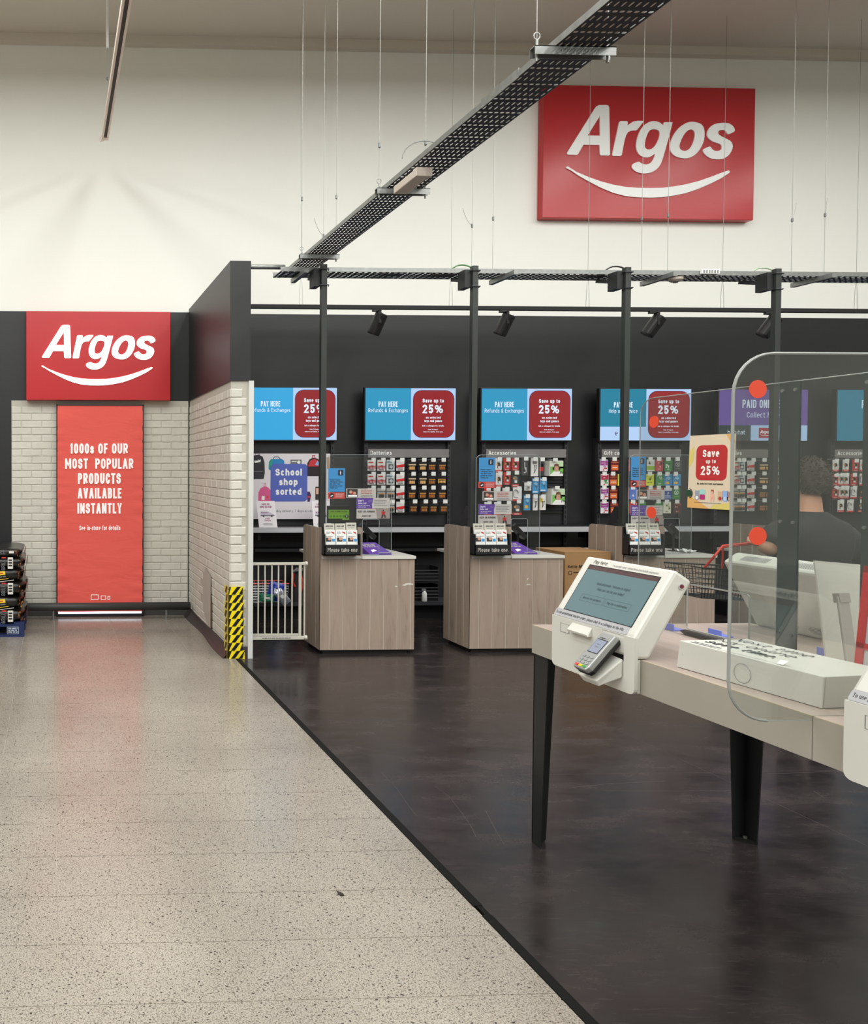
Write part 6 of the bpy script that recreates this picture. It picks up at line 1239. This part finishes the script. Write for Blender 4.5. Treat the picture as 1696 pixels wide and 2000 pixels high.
def reader(ff, W, label):
    """payment terminal on its white cradle, sticking out of the front panel"""
    c = ff.p(W*.725, .15, 0); t = thing('payment_terminal', label, 'card reader', c, 'payment terminals on the kiosks')
    cm = W*.722; K = M['kiosk']; cr = MB()
    A = [ff.p(W*.655, .125, .002), ff.p(W*.885, .118, .002), ff.p(W*.845, .034, .088), ff.p(W*.635, .034, .088)]; B = [ff.p(W*.67, .056, .002), ff.p(W*.88, .05, .002), ff.p(W*.835, .012, .075), ff.p(W*.66, .012, .075)]
    cr.add(A+B, [(0, 1, 2, 3), (4, 7, 6, 5), (0, 1, 5, 4), (1, 2, 6, 5), (2, 3, 7, 6), (3, 0, 4, 7)], K); cr.build('cradle', t, bevel=.004)
    d = (ff.v*.105-ff.n*.095).normalized(); u = ff.u; f = Fr(ff.p(W*.765, .050, .102), u, d); f.o = f.o+f.n*.024
    L_ = .168; hw = .039; b = MB(); prof = [(-.02, 0), (-.02, .06), (-.012, .10), (-.010, L_)]
    sil = mat('terminal_silver', (168, 170, 170), .3, .4); blk = M['black']
    out = [(-hw*.8, 0), (hw*.8, 0), (hw, .015), (hw*.94, .10), (hw*.94, L_-.01), (hw*.85, L_), (-hw*.85, L_), (-hw*.94, L_-.01), (-hw*.94, .10), (-hw, .015)]
    b.prism(f, out, -.010, .012, sil); b.build('body', t, bevel=.004)
    u_ = MB(); u_.prism(f, [(a*.97, bb) for a, bb in out], -.026, -.0095, blk); u_.build('underside', t, bevel=.004)
    s = MB(); s.rrect(f, -.026, .026, .074, .138, .003, .0126, M['ink']).rect(f, -.024, .024, .077, .134, .0132, mat('terminal_screen', (120, 126, 142), .15, emit=.3, ecol=(150, 158, 180))); lines(s, f, -.008, .012, .112, .004, M['greyink'], n=.0138, k=2, pitch=.012); lines(s, f, -.02, .012, .142, .003, M['ink'], n=.0134, k=1); s.build('display', t, fix=False)
    for r in range(4):
        for c_ in range(3):
            m = mat('key_grey', (150, 152, 152), .4) if r else (M['nred'], MATS['yellow_label'], mat('key_green', (60, 150, 70)))[c_]
            x, y = -.019+.019*c_, .012+.0145*r; MB().prism(f, MB().rr(x-.0075, x+.0075, y-.0048, y+.0048, .004, 2), .011, .0148, m).build('key', t)
reader(ff1, W1, 'silver payment terminal on the kiosk at the far aisle corner')

# ------------------------------------------------------------------ screens on the table
CXS = TXC; sy1 = onX(1252, 900, CXS).y; szt = onX(1450, 757, CXS).z
M['tglass'] = glass('table_screen_acrylic', (.90, .915, .90), ior=1.6, rough=.02, haze=.018); M['gedge'] = mat('frosted_screen_edge', (150, 153, 151), .3)
M['dot'] = mat('orange_dot', (216, 70, 44), .5); fc = frX(CXS, 0, 0)
t = thing('table_screen', 'long clear screen down the middle of the kiosk table', 'screen', (CXS, sy1-.6, TH))
pa, pb_ = onX(1527, 900, CXS).y, onX(1565, 900, CXS).y
o0, o1 = onX(1345, 1150, CXS).y, onX(1467, 1160, CXS).y; oz = onX(1345, 1140, CXS).z
out = [q for q in MB().rr(-sy1, -pb_, TH+.001, szt, .07, 6) if not (q[0] > -sy1+.09 or q[1] < TH+.08)]; out = [(-pb_, TH+.001), (-pb_, szt)]+out+[(-sy1, TH+.001)]
hole = MB().rr(-o0, -o1, TH+.03, oz, .015, 4)
MB().tess(fc, out, [hole], 0, .008, M['tglass']).build('pane', t, fix=False); MB().rect(fc, -pb_+.002, -.9, TH+.001, szt, .004, M['tglass']).build('pane', t, fix=False)
e = MB(); e.tube([fc.p(a, b, .004) for a, b in out[1:]], .0022, M['gedge'], 5); e.tube([fc.p(a, b, .004) for a, b in hole], .003, M['gedge'], 5, closed=True); e.tube([fc.p(-pb_+.002, szt, .004), fc.p(-.9, szt, .004)], .0022, M['gedge'], 5); e.build('edge', t)
bar = mat('screen_bar_steel', (56, 66, 64), .3, .3); ya2 = onX(1691, 900, CXS).y
for a, b_ in ((pa, pb_), (ya2, ya2-.07)):
    q = MB().box(CXS-.010, CXS-.002, b_, a, TH+.001, szt-.001, bar).build('support_bar', t)
    for z in (szt-.03, szt-.03-.46, TH+.1):
        for dy in (.012, .058): MB().tube([(CXS-.015, a-dy, z), (CXS-.010, a-dy, z)], .006, M['steel'] if z > 1.2 else M['black'], 8).build('bolt', q)
for (px, py), nm in (((1282, 824), 'upper'), ((1277, 1001), 'lower')):
    p = onX(px, py, CXS); d = MB().tube([(CXS-.0092, p.y, p.z), (CXS-.0101, p.y, p.z)], .0255, M['dot'], 24).build('warning_dot', loc=(CXS-.009, p.y, p.z)); tag(d, '%s orange warning dot near the far edge of the long table screen' % nm, 'sticker', 'orange warning dots')
YD = TYJ
p0, p1 = onY(1428, 900, YD), onY(1600, 691, YD); DX0, DZ1 = p0.x, p1.z; DX1 = CXS-.03
t = thing('divider_screen', 'clear rounded divider screen standing across the table beside the white box', 'screen', ((DX0+DX1)/2, YD, TH))
fd = frY(0, YD, 0); out = MB().rr(DX0, DX0+1.0, TH-.01, DZ1, .11, 8); out = [q for q in out if q[0] < DX0+.5]
out = [(DX1, DZ1)]+[q for q in out if q[1] > TH+.3]+[q for q in out if q[1] <= TH+.3]+[(TX0-.008, TH-.01), (TX0-.008, TH+.002), (DX1, TH+.002)]
MB().tess(fd, out, [], 0, .008, M['tglass']).build('pane', t, fix=False); MB().tube([fd.p(a, b, .004) for a, b in out[:-3]], .004, M['gedge'], 6).build('edge', t)
MB().tube([fd.p(a, b, .004) for a, b in out[-4:-2]], .0014, M['gedge'], 5).build('edge', t)
for (px, py), nm in (((1481, 760), 'upper'), ((1481, 1047), 'lower')):
    p = onY(px, py, YD-.009); d = MB().tube([(p.x, YD-.0082, p.z), (p.x, YD-.0092, p.z)], .0245, M['dot'], 28).build('warning_dot', loc=(p.x, YD-.008, p.z)); tag(d, '%s orange warning dot by the rounded edge of the divider screen' % nm, 'sticker', 'orange warning dots')
# offer poster on the long screen
xq = CXS-.0112; y_l, y_r = onX(1346, 900, xq).y, onX(1435, 900, xq).y; zt2, zb2 = onX(1390, 849, xq).z, onX(1390, 994, xq).z
t = thing('offer_poster', 'cream offer poster with a red save up to panel on the long screen', 'poster', (xq, (y_l+y_r)/2, zb2)); f = Fr((xq, y_l+.004, zb2), (0, -1, 0), (0, -.025, 1)); w, h = y_l-y_r, zt2-zb2
MB().obox(f, 0, w, 0, h, -.002, 0, mat('poster_cream', (216, 200, 176), .5)).build('sheet', t); s = MB(); cy_ = mat('poster_yellow', (212, 196, 110), .5); co_ = mat('poster_orange', (216, 168, 100), .5)
s.poly(f, [(0, h*.55), (w*.1, h*.65), (w*.12, h*.85), (w*.03, h*.8), (0, h*.72)], .0004, cy_); s.poly(f, [(w*.8, h), (w*.95, h), (w, h*.88), (w*.9, h*.9)], .0004, co_); s.poly(f, [(0, 0), (w*.5, 0), (w*.2, h*.12), (0, h*.16)], .0004, co_); s.poly(f, [(w*.5, 0), (w, 0), (w, h*.1), (w*.6, h*.06)], .0004, cy_)
pr2 = mat('poster_red', (182, 44, 48), .5); s.rrect(f, w*.17, w*.85, h*.385, h*.86, w*.11, .0008, pr2)
text(s, f, 'Save', w*.51, h*.70, h*.1, M['white'], t=.2, n=.0014, fit=w*.44); text(s, f, 'up to', w*.51, h*.615, h*.055, M['white'], t=.19, n=.0014, fit=w*.26); text(s, f, '25%', w*.51, h*.455, h*.125, M['white'], t=.2, n=.0014, fit=w*.54)
text(s, f, 'On selected toys and games', w*.5, h*.325, h*.026, M['ink'], t=.2, n=.0008, fit=w*.68); lines(s, f, w*.16, w*.8, h*.075, h*.008, M['greyink'], n=.0008, k=1)
def toy(cx, m1, m2, s_, ears=True):
    s.disc(f, w*cx, h*.15, w*.06*s_, .0008, m1, ry=h*.04*s_); s.disc(f, w*cx, h*.205, w*.05*s_, .0012, m1)
    if ears:
        for d in (-1, 1): s.disc(f, w*(cx+d*.035*s_), h*(.205+.028*s_), w*.018*s_, .0010, m1)
    s.disc(f, w*cx, h*.145, w*.033*s_, .0014, m2)
toy(.22, mat('toy_grey', (150, 154, 170), .6), M['white'], 1.0); s.rrect(f, w*.27, w*.4, h*.18, h*.26, .006, .0007, mat('toy_mint', (150, 210, 200), .6)); s.rrect(f, w*.28, w*.4, h*.12, h*.19, .005, .0010, mat('toy_magenta', (170, 40, 110), .6))
s.poly(f, [(w*.52, h*.1), (w*.54, h*.1), (w*.56, h*.16), (w*.58, h*.1), (w*.6, h*.1), (w*.6, h*.2), (w*.52, h*.2)], .0008, mat('toy_peach', (236, 170, 150), .6)); s.disc(f, w*.56, h*.235, w*.028, .0012, MATS['toy_peach']); s.poly(f, [(w*.52, h*.19), (w*.535, h*.26), (w*.585, h*.26), (w*.6, h*.19), (w*.585, h*.24), (w*.535, h*.24)], .0016, mat('toy_auburn', (150, 70, 50), .6))
toy(.73, mat('toy_tan', (206, 170, 140), .6), mat('toy_red', (170, 40, 50), .6), 1.0); toy(.84, mat('toy_blue', (140, 170, 220), .6), mat('toy_pale_blue', (180, 200, 236), .6), 1.15); toy(.93, mat('toy_brown', (170, 130, 110), .6), MATS['toy_tan'], .95)
s.disc(f, w*.03, h*.2, w*.07, .0008, mat('toy_globe', (30, 70, 50), .5), ry=h*.05); s.tube([f.p(w*(.03+.085*math.cos(a)), h*(.2+.065*math.sin(a)), .002) for a in (-1.3, -.8, -.2, .4, 1, 1.4)], .0014, mat('toy_globe_arm', (60, 40, 24), .5), 5); s.build('print', t, fix=False)

# white carton on the table
bl_, brr = onZ(1322, 1303, TH), onZ(1605, 1385, TH); u = (brr-bl_); u.z = 0; BW = u.length; fbx = Fr((bl_.x, bl_.y, TH+.0015), u, (0, 0, 1)); BH, BD = .092, .262
t = thing('white_carton', 'white cardboard box printed next time buy online on the table', 'box', fbx.p(BW/2, 0, -BD/2)); cw = mat('white_card', (200, 199, 192), .55, vary=.03, vscale=6)
b = MB(); i_ = .006; vs = [fbx.p(0, 0, 0), fbx.p(BW, 0, 0), fbx.p(BW, 0, -BD), fbx.p(0, 0, -BD), fbx.p(i_, BH, -.004), fbx.p(BW-.0, BH-.002, -.004), fbx.p(BW, BH, -BD), fbx.p(i_, BH-.002, -BD)]
b.add(vs, [(0, 3, 2, 1), (4, 5, 6, 7), (0, 1, 5, 4), (1, 2, 6, 5), (2, 3, 7, 6), (3, 0, 4, 7)], cw); b.build('carton', t, bevel=.002)
tf = Fr(fbx.p(i_, BH+.0012, -.004), fbx.u, -fbx.n); lt = MB()
for i, (s, ft, tk_) in enumerate((('Next time', .26, .085), ('buy online', .27, .085), ('save time.', .25, .14))): text(lt, tf, s, BW*.58, BD*(.70-.235*i), .045, M['ink'], n=.0, align='R', fit=ft, t=tk_, wf=1.3)
lines(lt, tf, BW*.06, BW*.3, BD*.1, .006, M['greyink'], n=0, k=2, pitch=.014); lt.build('lettering', t, fix=False)
s = MB(); s.poly(tf, [(BW*.08, .012), (BW*.3, .008), (BW*.7, .016), (BW*.9, .01), (BW*.7, .019), (BW*.3, .012)], .0004, mat('torn_card', (196, 190, 178), .9)); s.add([tf.p(BW*.69, .008, 0), tf.p(BW*.73, .008, 0), tf.p(BW*.735, .026, .012), tf.p(BW*.685, .024, .010)], [(0, 1, 2, 3)], M['white']); s.build('torn_flap', t)
s = MB(); ring = [fbx.p(BW*.50+.027*math.cos(a), BH*.42+.03*math.sin(a), .0004) for a in [2*math.pi*i/24 for i in range(24)]]; s.tube(ring, .0007, M['greyink'], 4, closed=True); s.poly(fbx, [(BW*.04, BH*.62), (BW*.05, BH*.48), (BW*.052, BH*.48)], .0005, M['ink']); s.build('cup_mark', t)
s = MB(); s.add([fbx.p(BW+.0012, .002, -.004), fbx.p(BW+.0012, .002, -BD), fbx.p(BW+.0012, BH-.004, -BD), fbx.p(BW+.0012, BH-.004, -.012)], [(0, 1, 2, 3)], mat('card_end', (186, 183, 176), .6)); s.build('end_flap', t)
# white sign on an easel, red framed sign, rod and blue clips
K = mat('easel_white', (222, 220, 214), .4); ye = 2.58
p = [onY(x, y, ye) for x, y in ((1625, 1099), (1689, 1105), (1676, 1290), (1640, 1285))]
t = thing('easel_sign', 'white sign board turned away with a grey easel strut', 'sign', (p[2].x, ye, TH)); zb3 = TH+.002
f = Fr((p[0].x, ye, p[0].z), (p[1].x-p[0].x, 0, 0), (0, .08, 1)); MB().add([(p[0].x, ye+.06, p[0].z), (p[1].x+.03, ye+.0, p[1].z), (p[1].x+.04, ye-.02, zb3), (p[0].x+.03, ye+.04, zb3), (p[0].x, ye+.066, p[0].z), (p[1].x+.03, ye+.006, p[1].z), (p[1].x+.04, ye-.014, zb3), (p[0].x+.03, ye+.046, zb3)], [(0, 1, 2, 3), (4, 5, 6, 7), (0, 1, 5, 4), (1, 2, 6, 5), (2, 3, 7, 6), (3, 0, 4, 7)], K).build('board', t)
a, b_ = onY(1640, 1165, ye-.03), onY(1660, 1285, ye-.1); sg = mat('strut_grey', (164, 158, 152), .4); MB().obox(Fr((b_.x, ye-.11, zb3), (1, .1, 0), (a.x-b_.x, .07, a.z-zb3)), -.022, .022, 0, (a-Vector((b_.x, ye-.11, zb3))).length, -.004, .004, sg).build('strut', t, bevel=.002)
MB().obox(Fr((a.x, ye-.035, a.z), (1, .1, 0), (0, .2, 1)), -.02, .022, -.02, .012, -.01, .012, sg).build('hinge', t)
rdf = mat('red_frame', (186, 40, 44), .35)
p = onX(1667, 1291, 2.528); q_ = onX(1684, 1105, 2.556); t = thing('red_framed_sign', 'tall red framed sign leaning behind the white carton at the picture edge', 'sign', (2.53, p.y-.1, TH))
f = Fr((2.528, p.y, TH+.002), (0, -1, 0), (.03, 0, q_.z-TH)); hh = q_.z-TH; q = MB()
for r in ((0, .024, 0, hh), (.24, .264, 0, hh), (0, .264, hh-.02, hh), (0, .264, 0, .018), (0, .264, hh*.30, hh*.30+.02)): q.obox(f, *r, -.006, .002, rdf)
q.build('frame', t); MB().obox(f, .016, .25, .01, hh-.01, -.005, -.001, mat('sign_back_white', (190, 189, 192), .5)).build('panel', t)
s = MB(); text(s, f, 'i', .06, hh*.74, .06, rdf, n=-.0004, t=.2); s.build('print', t, fix=False)
p, q = onZ(1330, 1232, TH+.012), onZ(1450, 1262, TH+.012); t = thing('black_rod', 'tapered black rod lying on the table behind the white carton', 'rod', (p.x, p.y, TH)); MB().tube([p, p.lerp(q, .08), q], [.003, .011, .0115], M['black'], 10).build('shaft', t, smooth=True); MB().tube([q, q+(q-p)*.06], .0115, M['greyink'], 10).build('end', t)
bc = mat('blue_clip', (110, 126, 220), .4)
for (px, py), nm in (((1316, 1230), 'beside the far kiosk'), ((1408, 1243), 'behind the white carton'), ((1625, 1282), 'at the foot of the easel sign')):
    p = onZ(px, py, TH); t = thing('plastic_clip', 'translucent blue plastic clip on the table '+nm, 'clip', (p.x, p.y, TH), 'blue clips on the table'); w_ = .026
    MB().box(p.x-w_, p.x+w_, p.y-.03, p.y+.03, TH+.001, TH+.006, bc).build('base', t); MB().box(p.x-w_, p.x-w_+.004, p.y-.03, p.y+.03, TH+.006, TH+.028, bc).build('lip', t)

# ------------------------------------------------------------------ the man at the far counter, with his basket
YM = 4.45; hc = onY(1592, 938, YM); HX, HZ = hc.x, hc.z; sh = HZ-.245
skin = mat('man_skin', (196, 146, 120), .55, bump=.15, bscale=120); shirt = mat('black_tshirt', (30, 31, 32), .85, bump=.3, bscale=90); hair = mat('grey_brown_hair', (66, 58, 50), .9, bump=1., bscale=70, vary=.5, vscale=60); jeans = mat('dark_jeans', (36, 40, 54), .85); shoe = mat('dark_shoe', (26, 24, 24), .6)
def skinned(name, nodes, edges, m, parent, lev=2, loc=None):
    me = bpy.data.meshes.new(name); base = parent.location if parent else Vector(loc)
    me.from_pydata([tuple(Vector(n[0])-base) for n in nodes], edges, []); me.materials.append(m)
    o = bpy.data.objects.new(name, me); COL.objects.link(o)
    if parent: o.parent = parent
    else: o.location = base
    md = o.modifiers.new('skin', 'SKIN'); md.use_smooth_shade = True
    if not me.skin_vertices: return o
    for i, n in enumerate(nodes):
        r = n[1]; me.skin_vertices[0].data[i].radius = r if isinstance(r, tuple) else (r, r)
    me.skin_vertices[0].data[0].use_root = True
    sb = o.modifiers.new('sub', 'SUBSURF'); sb.levels = lev; sb.render_levels = lev
    return o
man = thing('person', 'man with short grey hair in a black T-shirt, back turned, holding a basket', 'person', (HX-.02, YM, 0))
cx = HX-.02; hip = .92*HZ/1.57; kn = hip*.52
lsx, rsx = cx-.20, cx+.20
hl = onY(1474, 1062, YM-.05); elL = onY(1499, 1074, YM-.02); hdL = onY(1490, 1062, YM+.20)
elR = Vector((cx+.29, YM-.04, sh-.30)); hdR = Vector((cx+.20, YM+.24, sh-.36))
nodes = [((cx, YM, hip), (.15, .11)), ((cx, YM, hip+.2), (.14, .10)), ((cx, YM, sh-.10), (.16, .11)), ((cx, YM+.01, sh+.01), (.075, .07)), ((cx+.008, YM+.018, sh+.085), .06), ((cx+.018, YM+.026, sh+.19), .058),
 ((lsx+.03, YM, sh-.085), .06), (elL, .045), (elL.lerp(hdL, .5), .04), (hdL, .027), ((rsx-.03, YM, sh-.085), .06), (elR, .045), (elR.lerp(hdR, .5), .04), (hdR, .027),
 ((cx-.09, YM, hip-.08), .085), ((cx-.10, YM-.01, kn), .058), ((cx-.10, YM+.01, .09), .04), ((cx+.09, YM, hip-.08), .085), ((cx+.10, YM-.01, kn), .058), ((cx+.10, YM+.01, .09), .04)]
edges = [(0, 1), (1, 2), (2, 3), (3, 4), (4, 5), (2, 6), (6, 7), (7, 8), (8, 9), (2, 10), (10, 11), (11, 12), (12, 13), (0, 14), (14, 15), (15, 16), (0, 17), (17, 18), (18, 19)]
skinned('body', nodes, edges, skin, man)
def hand(w, d, curl, tag_):
    """palm and five curled fingers at the wrist W along D"""
    d = Vector(d).normalized(); up = Vector(curl).normalized(); sd = d.cross(up).normalized(); w = Vector(w)
    n = [(w, .026), (w+d*.045, (.034, .02)), (w+d*.085, (.038, .018))]; e = [(0, 1), (1, 2)]
    for k, (o_, L_) in enumerate(((-.03, .07), (-.01, .082), (.012, .078), (.032, .06))):
        b = w+d*.088+sd*o_; q = len(n); n += [(b, .0095), (b+d*L_*.42+up*.012, .009), (b+d*L_*.5+up*L_*.5, .0085), (b+d*L_*.2+up*L_*.75, .0075)]; e += [(2, q), (q, q+1), (q+1, q+2), (q+2, q+3)]
    q = len(n); n += [(w+d*.03-sd*.035, .013), (w+d*.06-sd*.055+up*.01, .011), (w+d*.085-sd*.045+up*.035, .009)]; e += [(1, q), (q, q+1), (q+1, q+2)]
    return skinned('hand', n, e, skin, man, lev=1)
hand(hdL, (hdL-elL).normalized()+Vector((0, .3, 0)), (0, .2, 1), 'l'); hand(hdR, (hdR-elR).normalized(), (-.3, 0, 1), 'r')
hp_ = HZ
def headpt(s, q):
    th, ph = 2*math.pi*s, (q-.5)*math.pi; c = math.cos(ph); x, y, z = .076*math.cos(th)*c, .097*math.sin(th)*c, .118*math.sin(ph)
    if z < 0: x *= 1-.28*(z/.118)**2; y = y*(1-.1*(z/.118)**2)+.012*(-z/.118)      # the jaw narrows, the chin goes forward (+Y)
    if y > .05 and -.04 < z < .03 and abs(x) < .02: y += .022*(1-abs(x)/.02)*(1-(z-.0)/.05 if z > 0 else 1)      # nose
    if y > .05 and .012 < z < .035 and .02 < abs(x) < .05: y -= .008                                            # eye sockets
    return (HX+x, YM+.03+y, hp_+z)
hd = MB().grid(headpt, 36, 26, skin, wrap=True).build('head', man, smooth=True)
q = MB()
for sx in (-1, 1): q.grid(lambda s, z: (HX+sx*(.076+.012*math.sin(3.14*z)), YM+.02+.022*math.cos(6.28*s)*math.sin(3.14*z)+.004*z, hp_-.028+.062*z), 10, 7, skin, wrap=True)
q.build('ear', hd, smooth=True)
q = MB(); ew, ed = mat('eye_white', (230, 228, 224), .3), mat('eye_dark', (40, 30, 26), .2)
for sx in (-1, 1): q.tube([(HX+sx*.032, YM+.03+.082, hp_+.02), (HX+sx*.032, YM+.03+.086, hp_+.02)], [.010, .006], ew, 10).tube([(HX+sx*.032, YM+.03+.0855, hp_+.02), (HX+sx*.032, YM+.03+.0868, hp_+.02)], .004, ed, 8)
q.build('eye', hd); q = MB(); q.tube([(HX-.022, YM+.116, hp_-.058), (HX, YM+.124, hp_-.06), (HX+.022, YM+.116, hp_-.058)], [.002, .006, .002], mat('lips', (170, 104, 96), .5), 6).build('mouth', hd)
rr_ = random.Random(4)
def hairpt(s, z):
    th = 2*math.pi*s; ph = -.62+z*(math.pi/2+.62) if math.sin(th) < .25 else .38+z*(math.pi/2-.38)
    if abs(math.sin(th)-.25) < .45 and math.sin(th) < .25: ph = -.2+z*(math.pi/2+.2)
    c = math.cos(ph); k = 1.13+.035*math.sin(th*9+ph*7)+.03*math.sin(th*17-ph*11)+.025*rr_.random(); return (HX+.076*math.cos(th)*c*k, YM+.03+.097*math.sin(th)*c*k, hp_+.118*math.sin(ph)*k)
MB().grid(hairpt, 56, 22, hair, wrap=True).build('hair', man, smooth=False)
q = MB()   # short curls standing off the crop
for i in range(420):
    th = rr_.uniform(0, 6.283); ph = rr_.uniform(-.55 if math.sin(th) < 0 else .4, 1.5); c = math.cos(ph); n_ = Vector((.076*math.cos(th)*c, .097*math.sin(th)*c, .118*math.sin(ph))); b = Vector((HX, YM+.03, hp_))+n_*1.12; d = n_.normalized(); s_ = Vector((rr_.uniform(-1, 1), rr_.uniform(-1, 1), rr_.uniform(-1, 1)))*.006
    q.tube([b, b+d*.007+s_, b+d*.009+s_*2.2], [.004, .0035, .0015], hair, 4)
q.build('hair_curl', man, fix=False)['kind'] = 'stuff'
LV = [(hip-.12, .186, .14), (hip+.10, .176, .128), (sh-.24, .200, .138), (sh-.13, .236, .142), (sh-.06, .242, .132), (sh-.015, .205, .115), (sh+.02, .125, .095), (sh+.052, .074, .078), (sh+.058, .066, .07)]
def torso(s, q):
    k = q*(len(LV)-1); i = min(int(k), len(LV)-2); u = k-i; z, a, b = (LV[i][m]*(1-u)+LV[i+1][m]*u for m in range(3)); th = 2*math.pi*s; e = lambda v: math.copysign(abs(v)**.82, v)
    return (cx+a*e(math.cos(th))*(1+.012*math.sin(z*40+th*3)), YM+.006+b*e(math.sin(th))*(1+.02*math.sin(z*31+th*2)), z)
q = MB(); q.grid(torso, 32, 28, shirt, wrap=True)
for s0, el in ((Vector((lsx+.03, YM, sh-.075)), elL), (Vector((rsx-.03, YM, sh-.075)), elR)):
    q.tube([s0, s0.lerp(el, .2), s0.lerp(el, .5), s0.lerp(el, .78)], [.082, .092, .084, .079], shirt, 18, caps=True)
q.build('shirt', man, smooth=True)
skinned('trousers', [((cx, YM, hip+.12), (.16, .12)), ((cx, YM, hip-.03), (.158, .12)), ((cx-.09, YM, hip-.12), .098), ((cx-.10, YM-.01, kn), .072), ((cx-.10, YM+.01, .07), .06), ((cx+.09, YM, hip-.12), .098), ((cx+.10, YM-.01, kn), .072), ((cx+.10, YM+.01, .07), .06)], [(0, 1), (1, 2), (2, 3), (3, 4), (1, 5), (5, 6), (6, 7)], jeans, man)
for sx in (-1, 1): skinned('shoe', [((cx+sx*.10, YM-.04, .045), (.04, .044)), ((cx+sx*.105, YM+.07, .04), (.044, .038)), ((cx+sx*.11, YM+.17, .033), (.038, .03))], [(0, 1), (1, 2)], shoe, man, lev=1)
# his wire basket, hung from the hand
hb = hdL+(hdL-elL).normalized()*.06
yb2 = hb.y+.06; c0, c1 = onY(1375, 1103, yb2), onY(1492, 1112, yb2); fr = Fr((c0.x+.075, yb2+.1, c1.z-.2), (1, 0, -.06), (.05, 0, 1))
bw = mat('dark_basket_wire', (52, 54, 54), .35, .5)
bt = basket('shopping_basket', 'dark wire basket with orange handles hanging from the hand of the man', fr, .36, .24, .2, bw, bw, lean=.18, nv=18, nh=6)
h0_, h1_ = fr.p(-.02, .2, .03), fr.p(.40, .2, .03); top = Vector((hb.x, hb.y, hb.z+.005)); ho = onY(1397, 1085, yb2); hp1 = onY(1412, 1066, yb2)
MB().tube([h0_, (ho.x, yb2, ho.z), (hp1.x, yb2, hp1.z), top, (top.x+.08, top.y, top.z-.01), h1_], .007, orr, 8).build('handle', bt); MB().tube([fr.p(.1, .2, .03), (hp1.x+.02, yb2+.02, hp1.z-.012), top+Vector((0, .02, -.012))], .006, orr, 8).build('handle', bt)

# ------------------------------------------------------------------ small marks on the floor
p = onZ(665, 1747, 0); lf = MB(); fr = Fr((p.x, p.y, .0), (1, .3, 0), (-.3, 1, 0)); lf.prism(fr, [(-.007, -.012), (.008, -.014), (.012, .002), (.004, .016), (.0, .026), (-.003, .012), (-.010, .004)], .0006, .003, mat('dead_leaf', (38, 28, 22), .8))
tag(lf.build('leaf_scrap', loc=(p.x, p.y, 0)), 'small dark leaf scrap lying on the pale tiles', 'leaf')
sm = mat('scuff_line', (92, 86, 82), .5)
def scratch(pts, w):
    q = [onZ(x, y, 0) for x, y in pts]; b = MB()
    for a, c in zip(q[:-1], q[1:]):
        d = (c-a).normalized(); n = Vector((-d.y, d.x, 0))*w; z = Vector((0, 0, .0006)); b.add([a+n+z, a-n+z, c-n+z, c+n+z], [(0, 1, 2, 3)], sm)
    b.build('scratch', f2, fix=False)
for pts, w in (([(850, 1536), (878, 1556), (900, 1585), (918, 1610), (930, 1634)], .0007), ([(744, 1508), (775, 1540), (800, 1576), (815, 1595)], .0006), ([(1119, 1538), (1190, 1531), (1300, 1526)], .0009), ([(1180, 1545), (1420, 1545)], .0006), ([(950, 1585), (965, 1615), (985, 1650)], .0006), ([(1500, 1512), (1640, 1506)], .0008), ([(1590, 1545), (1612, 1560)], .0009)): scratch(pts, w)
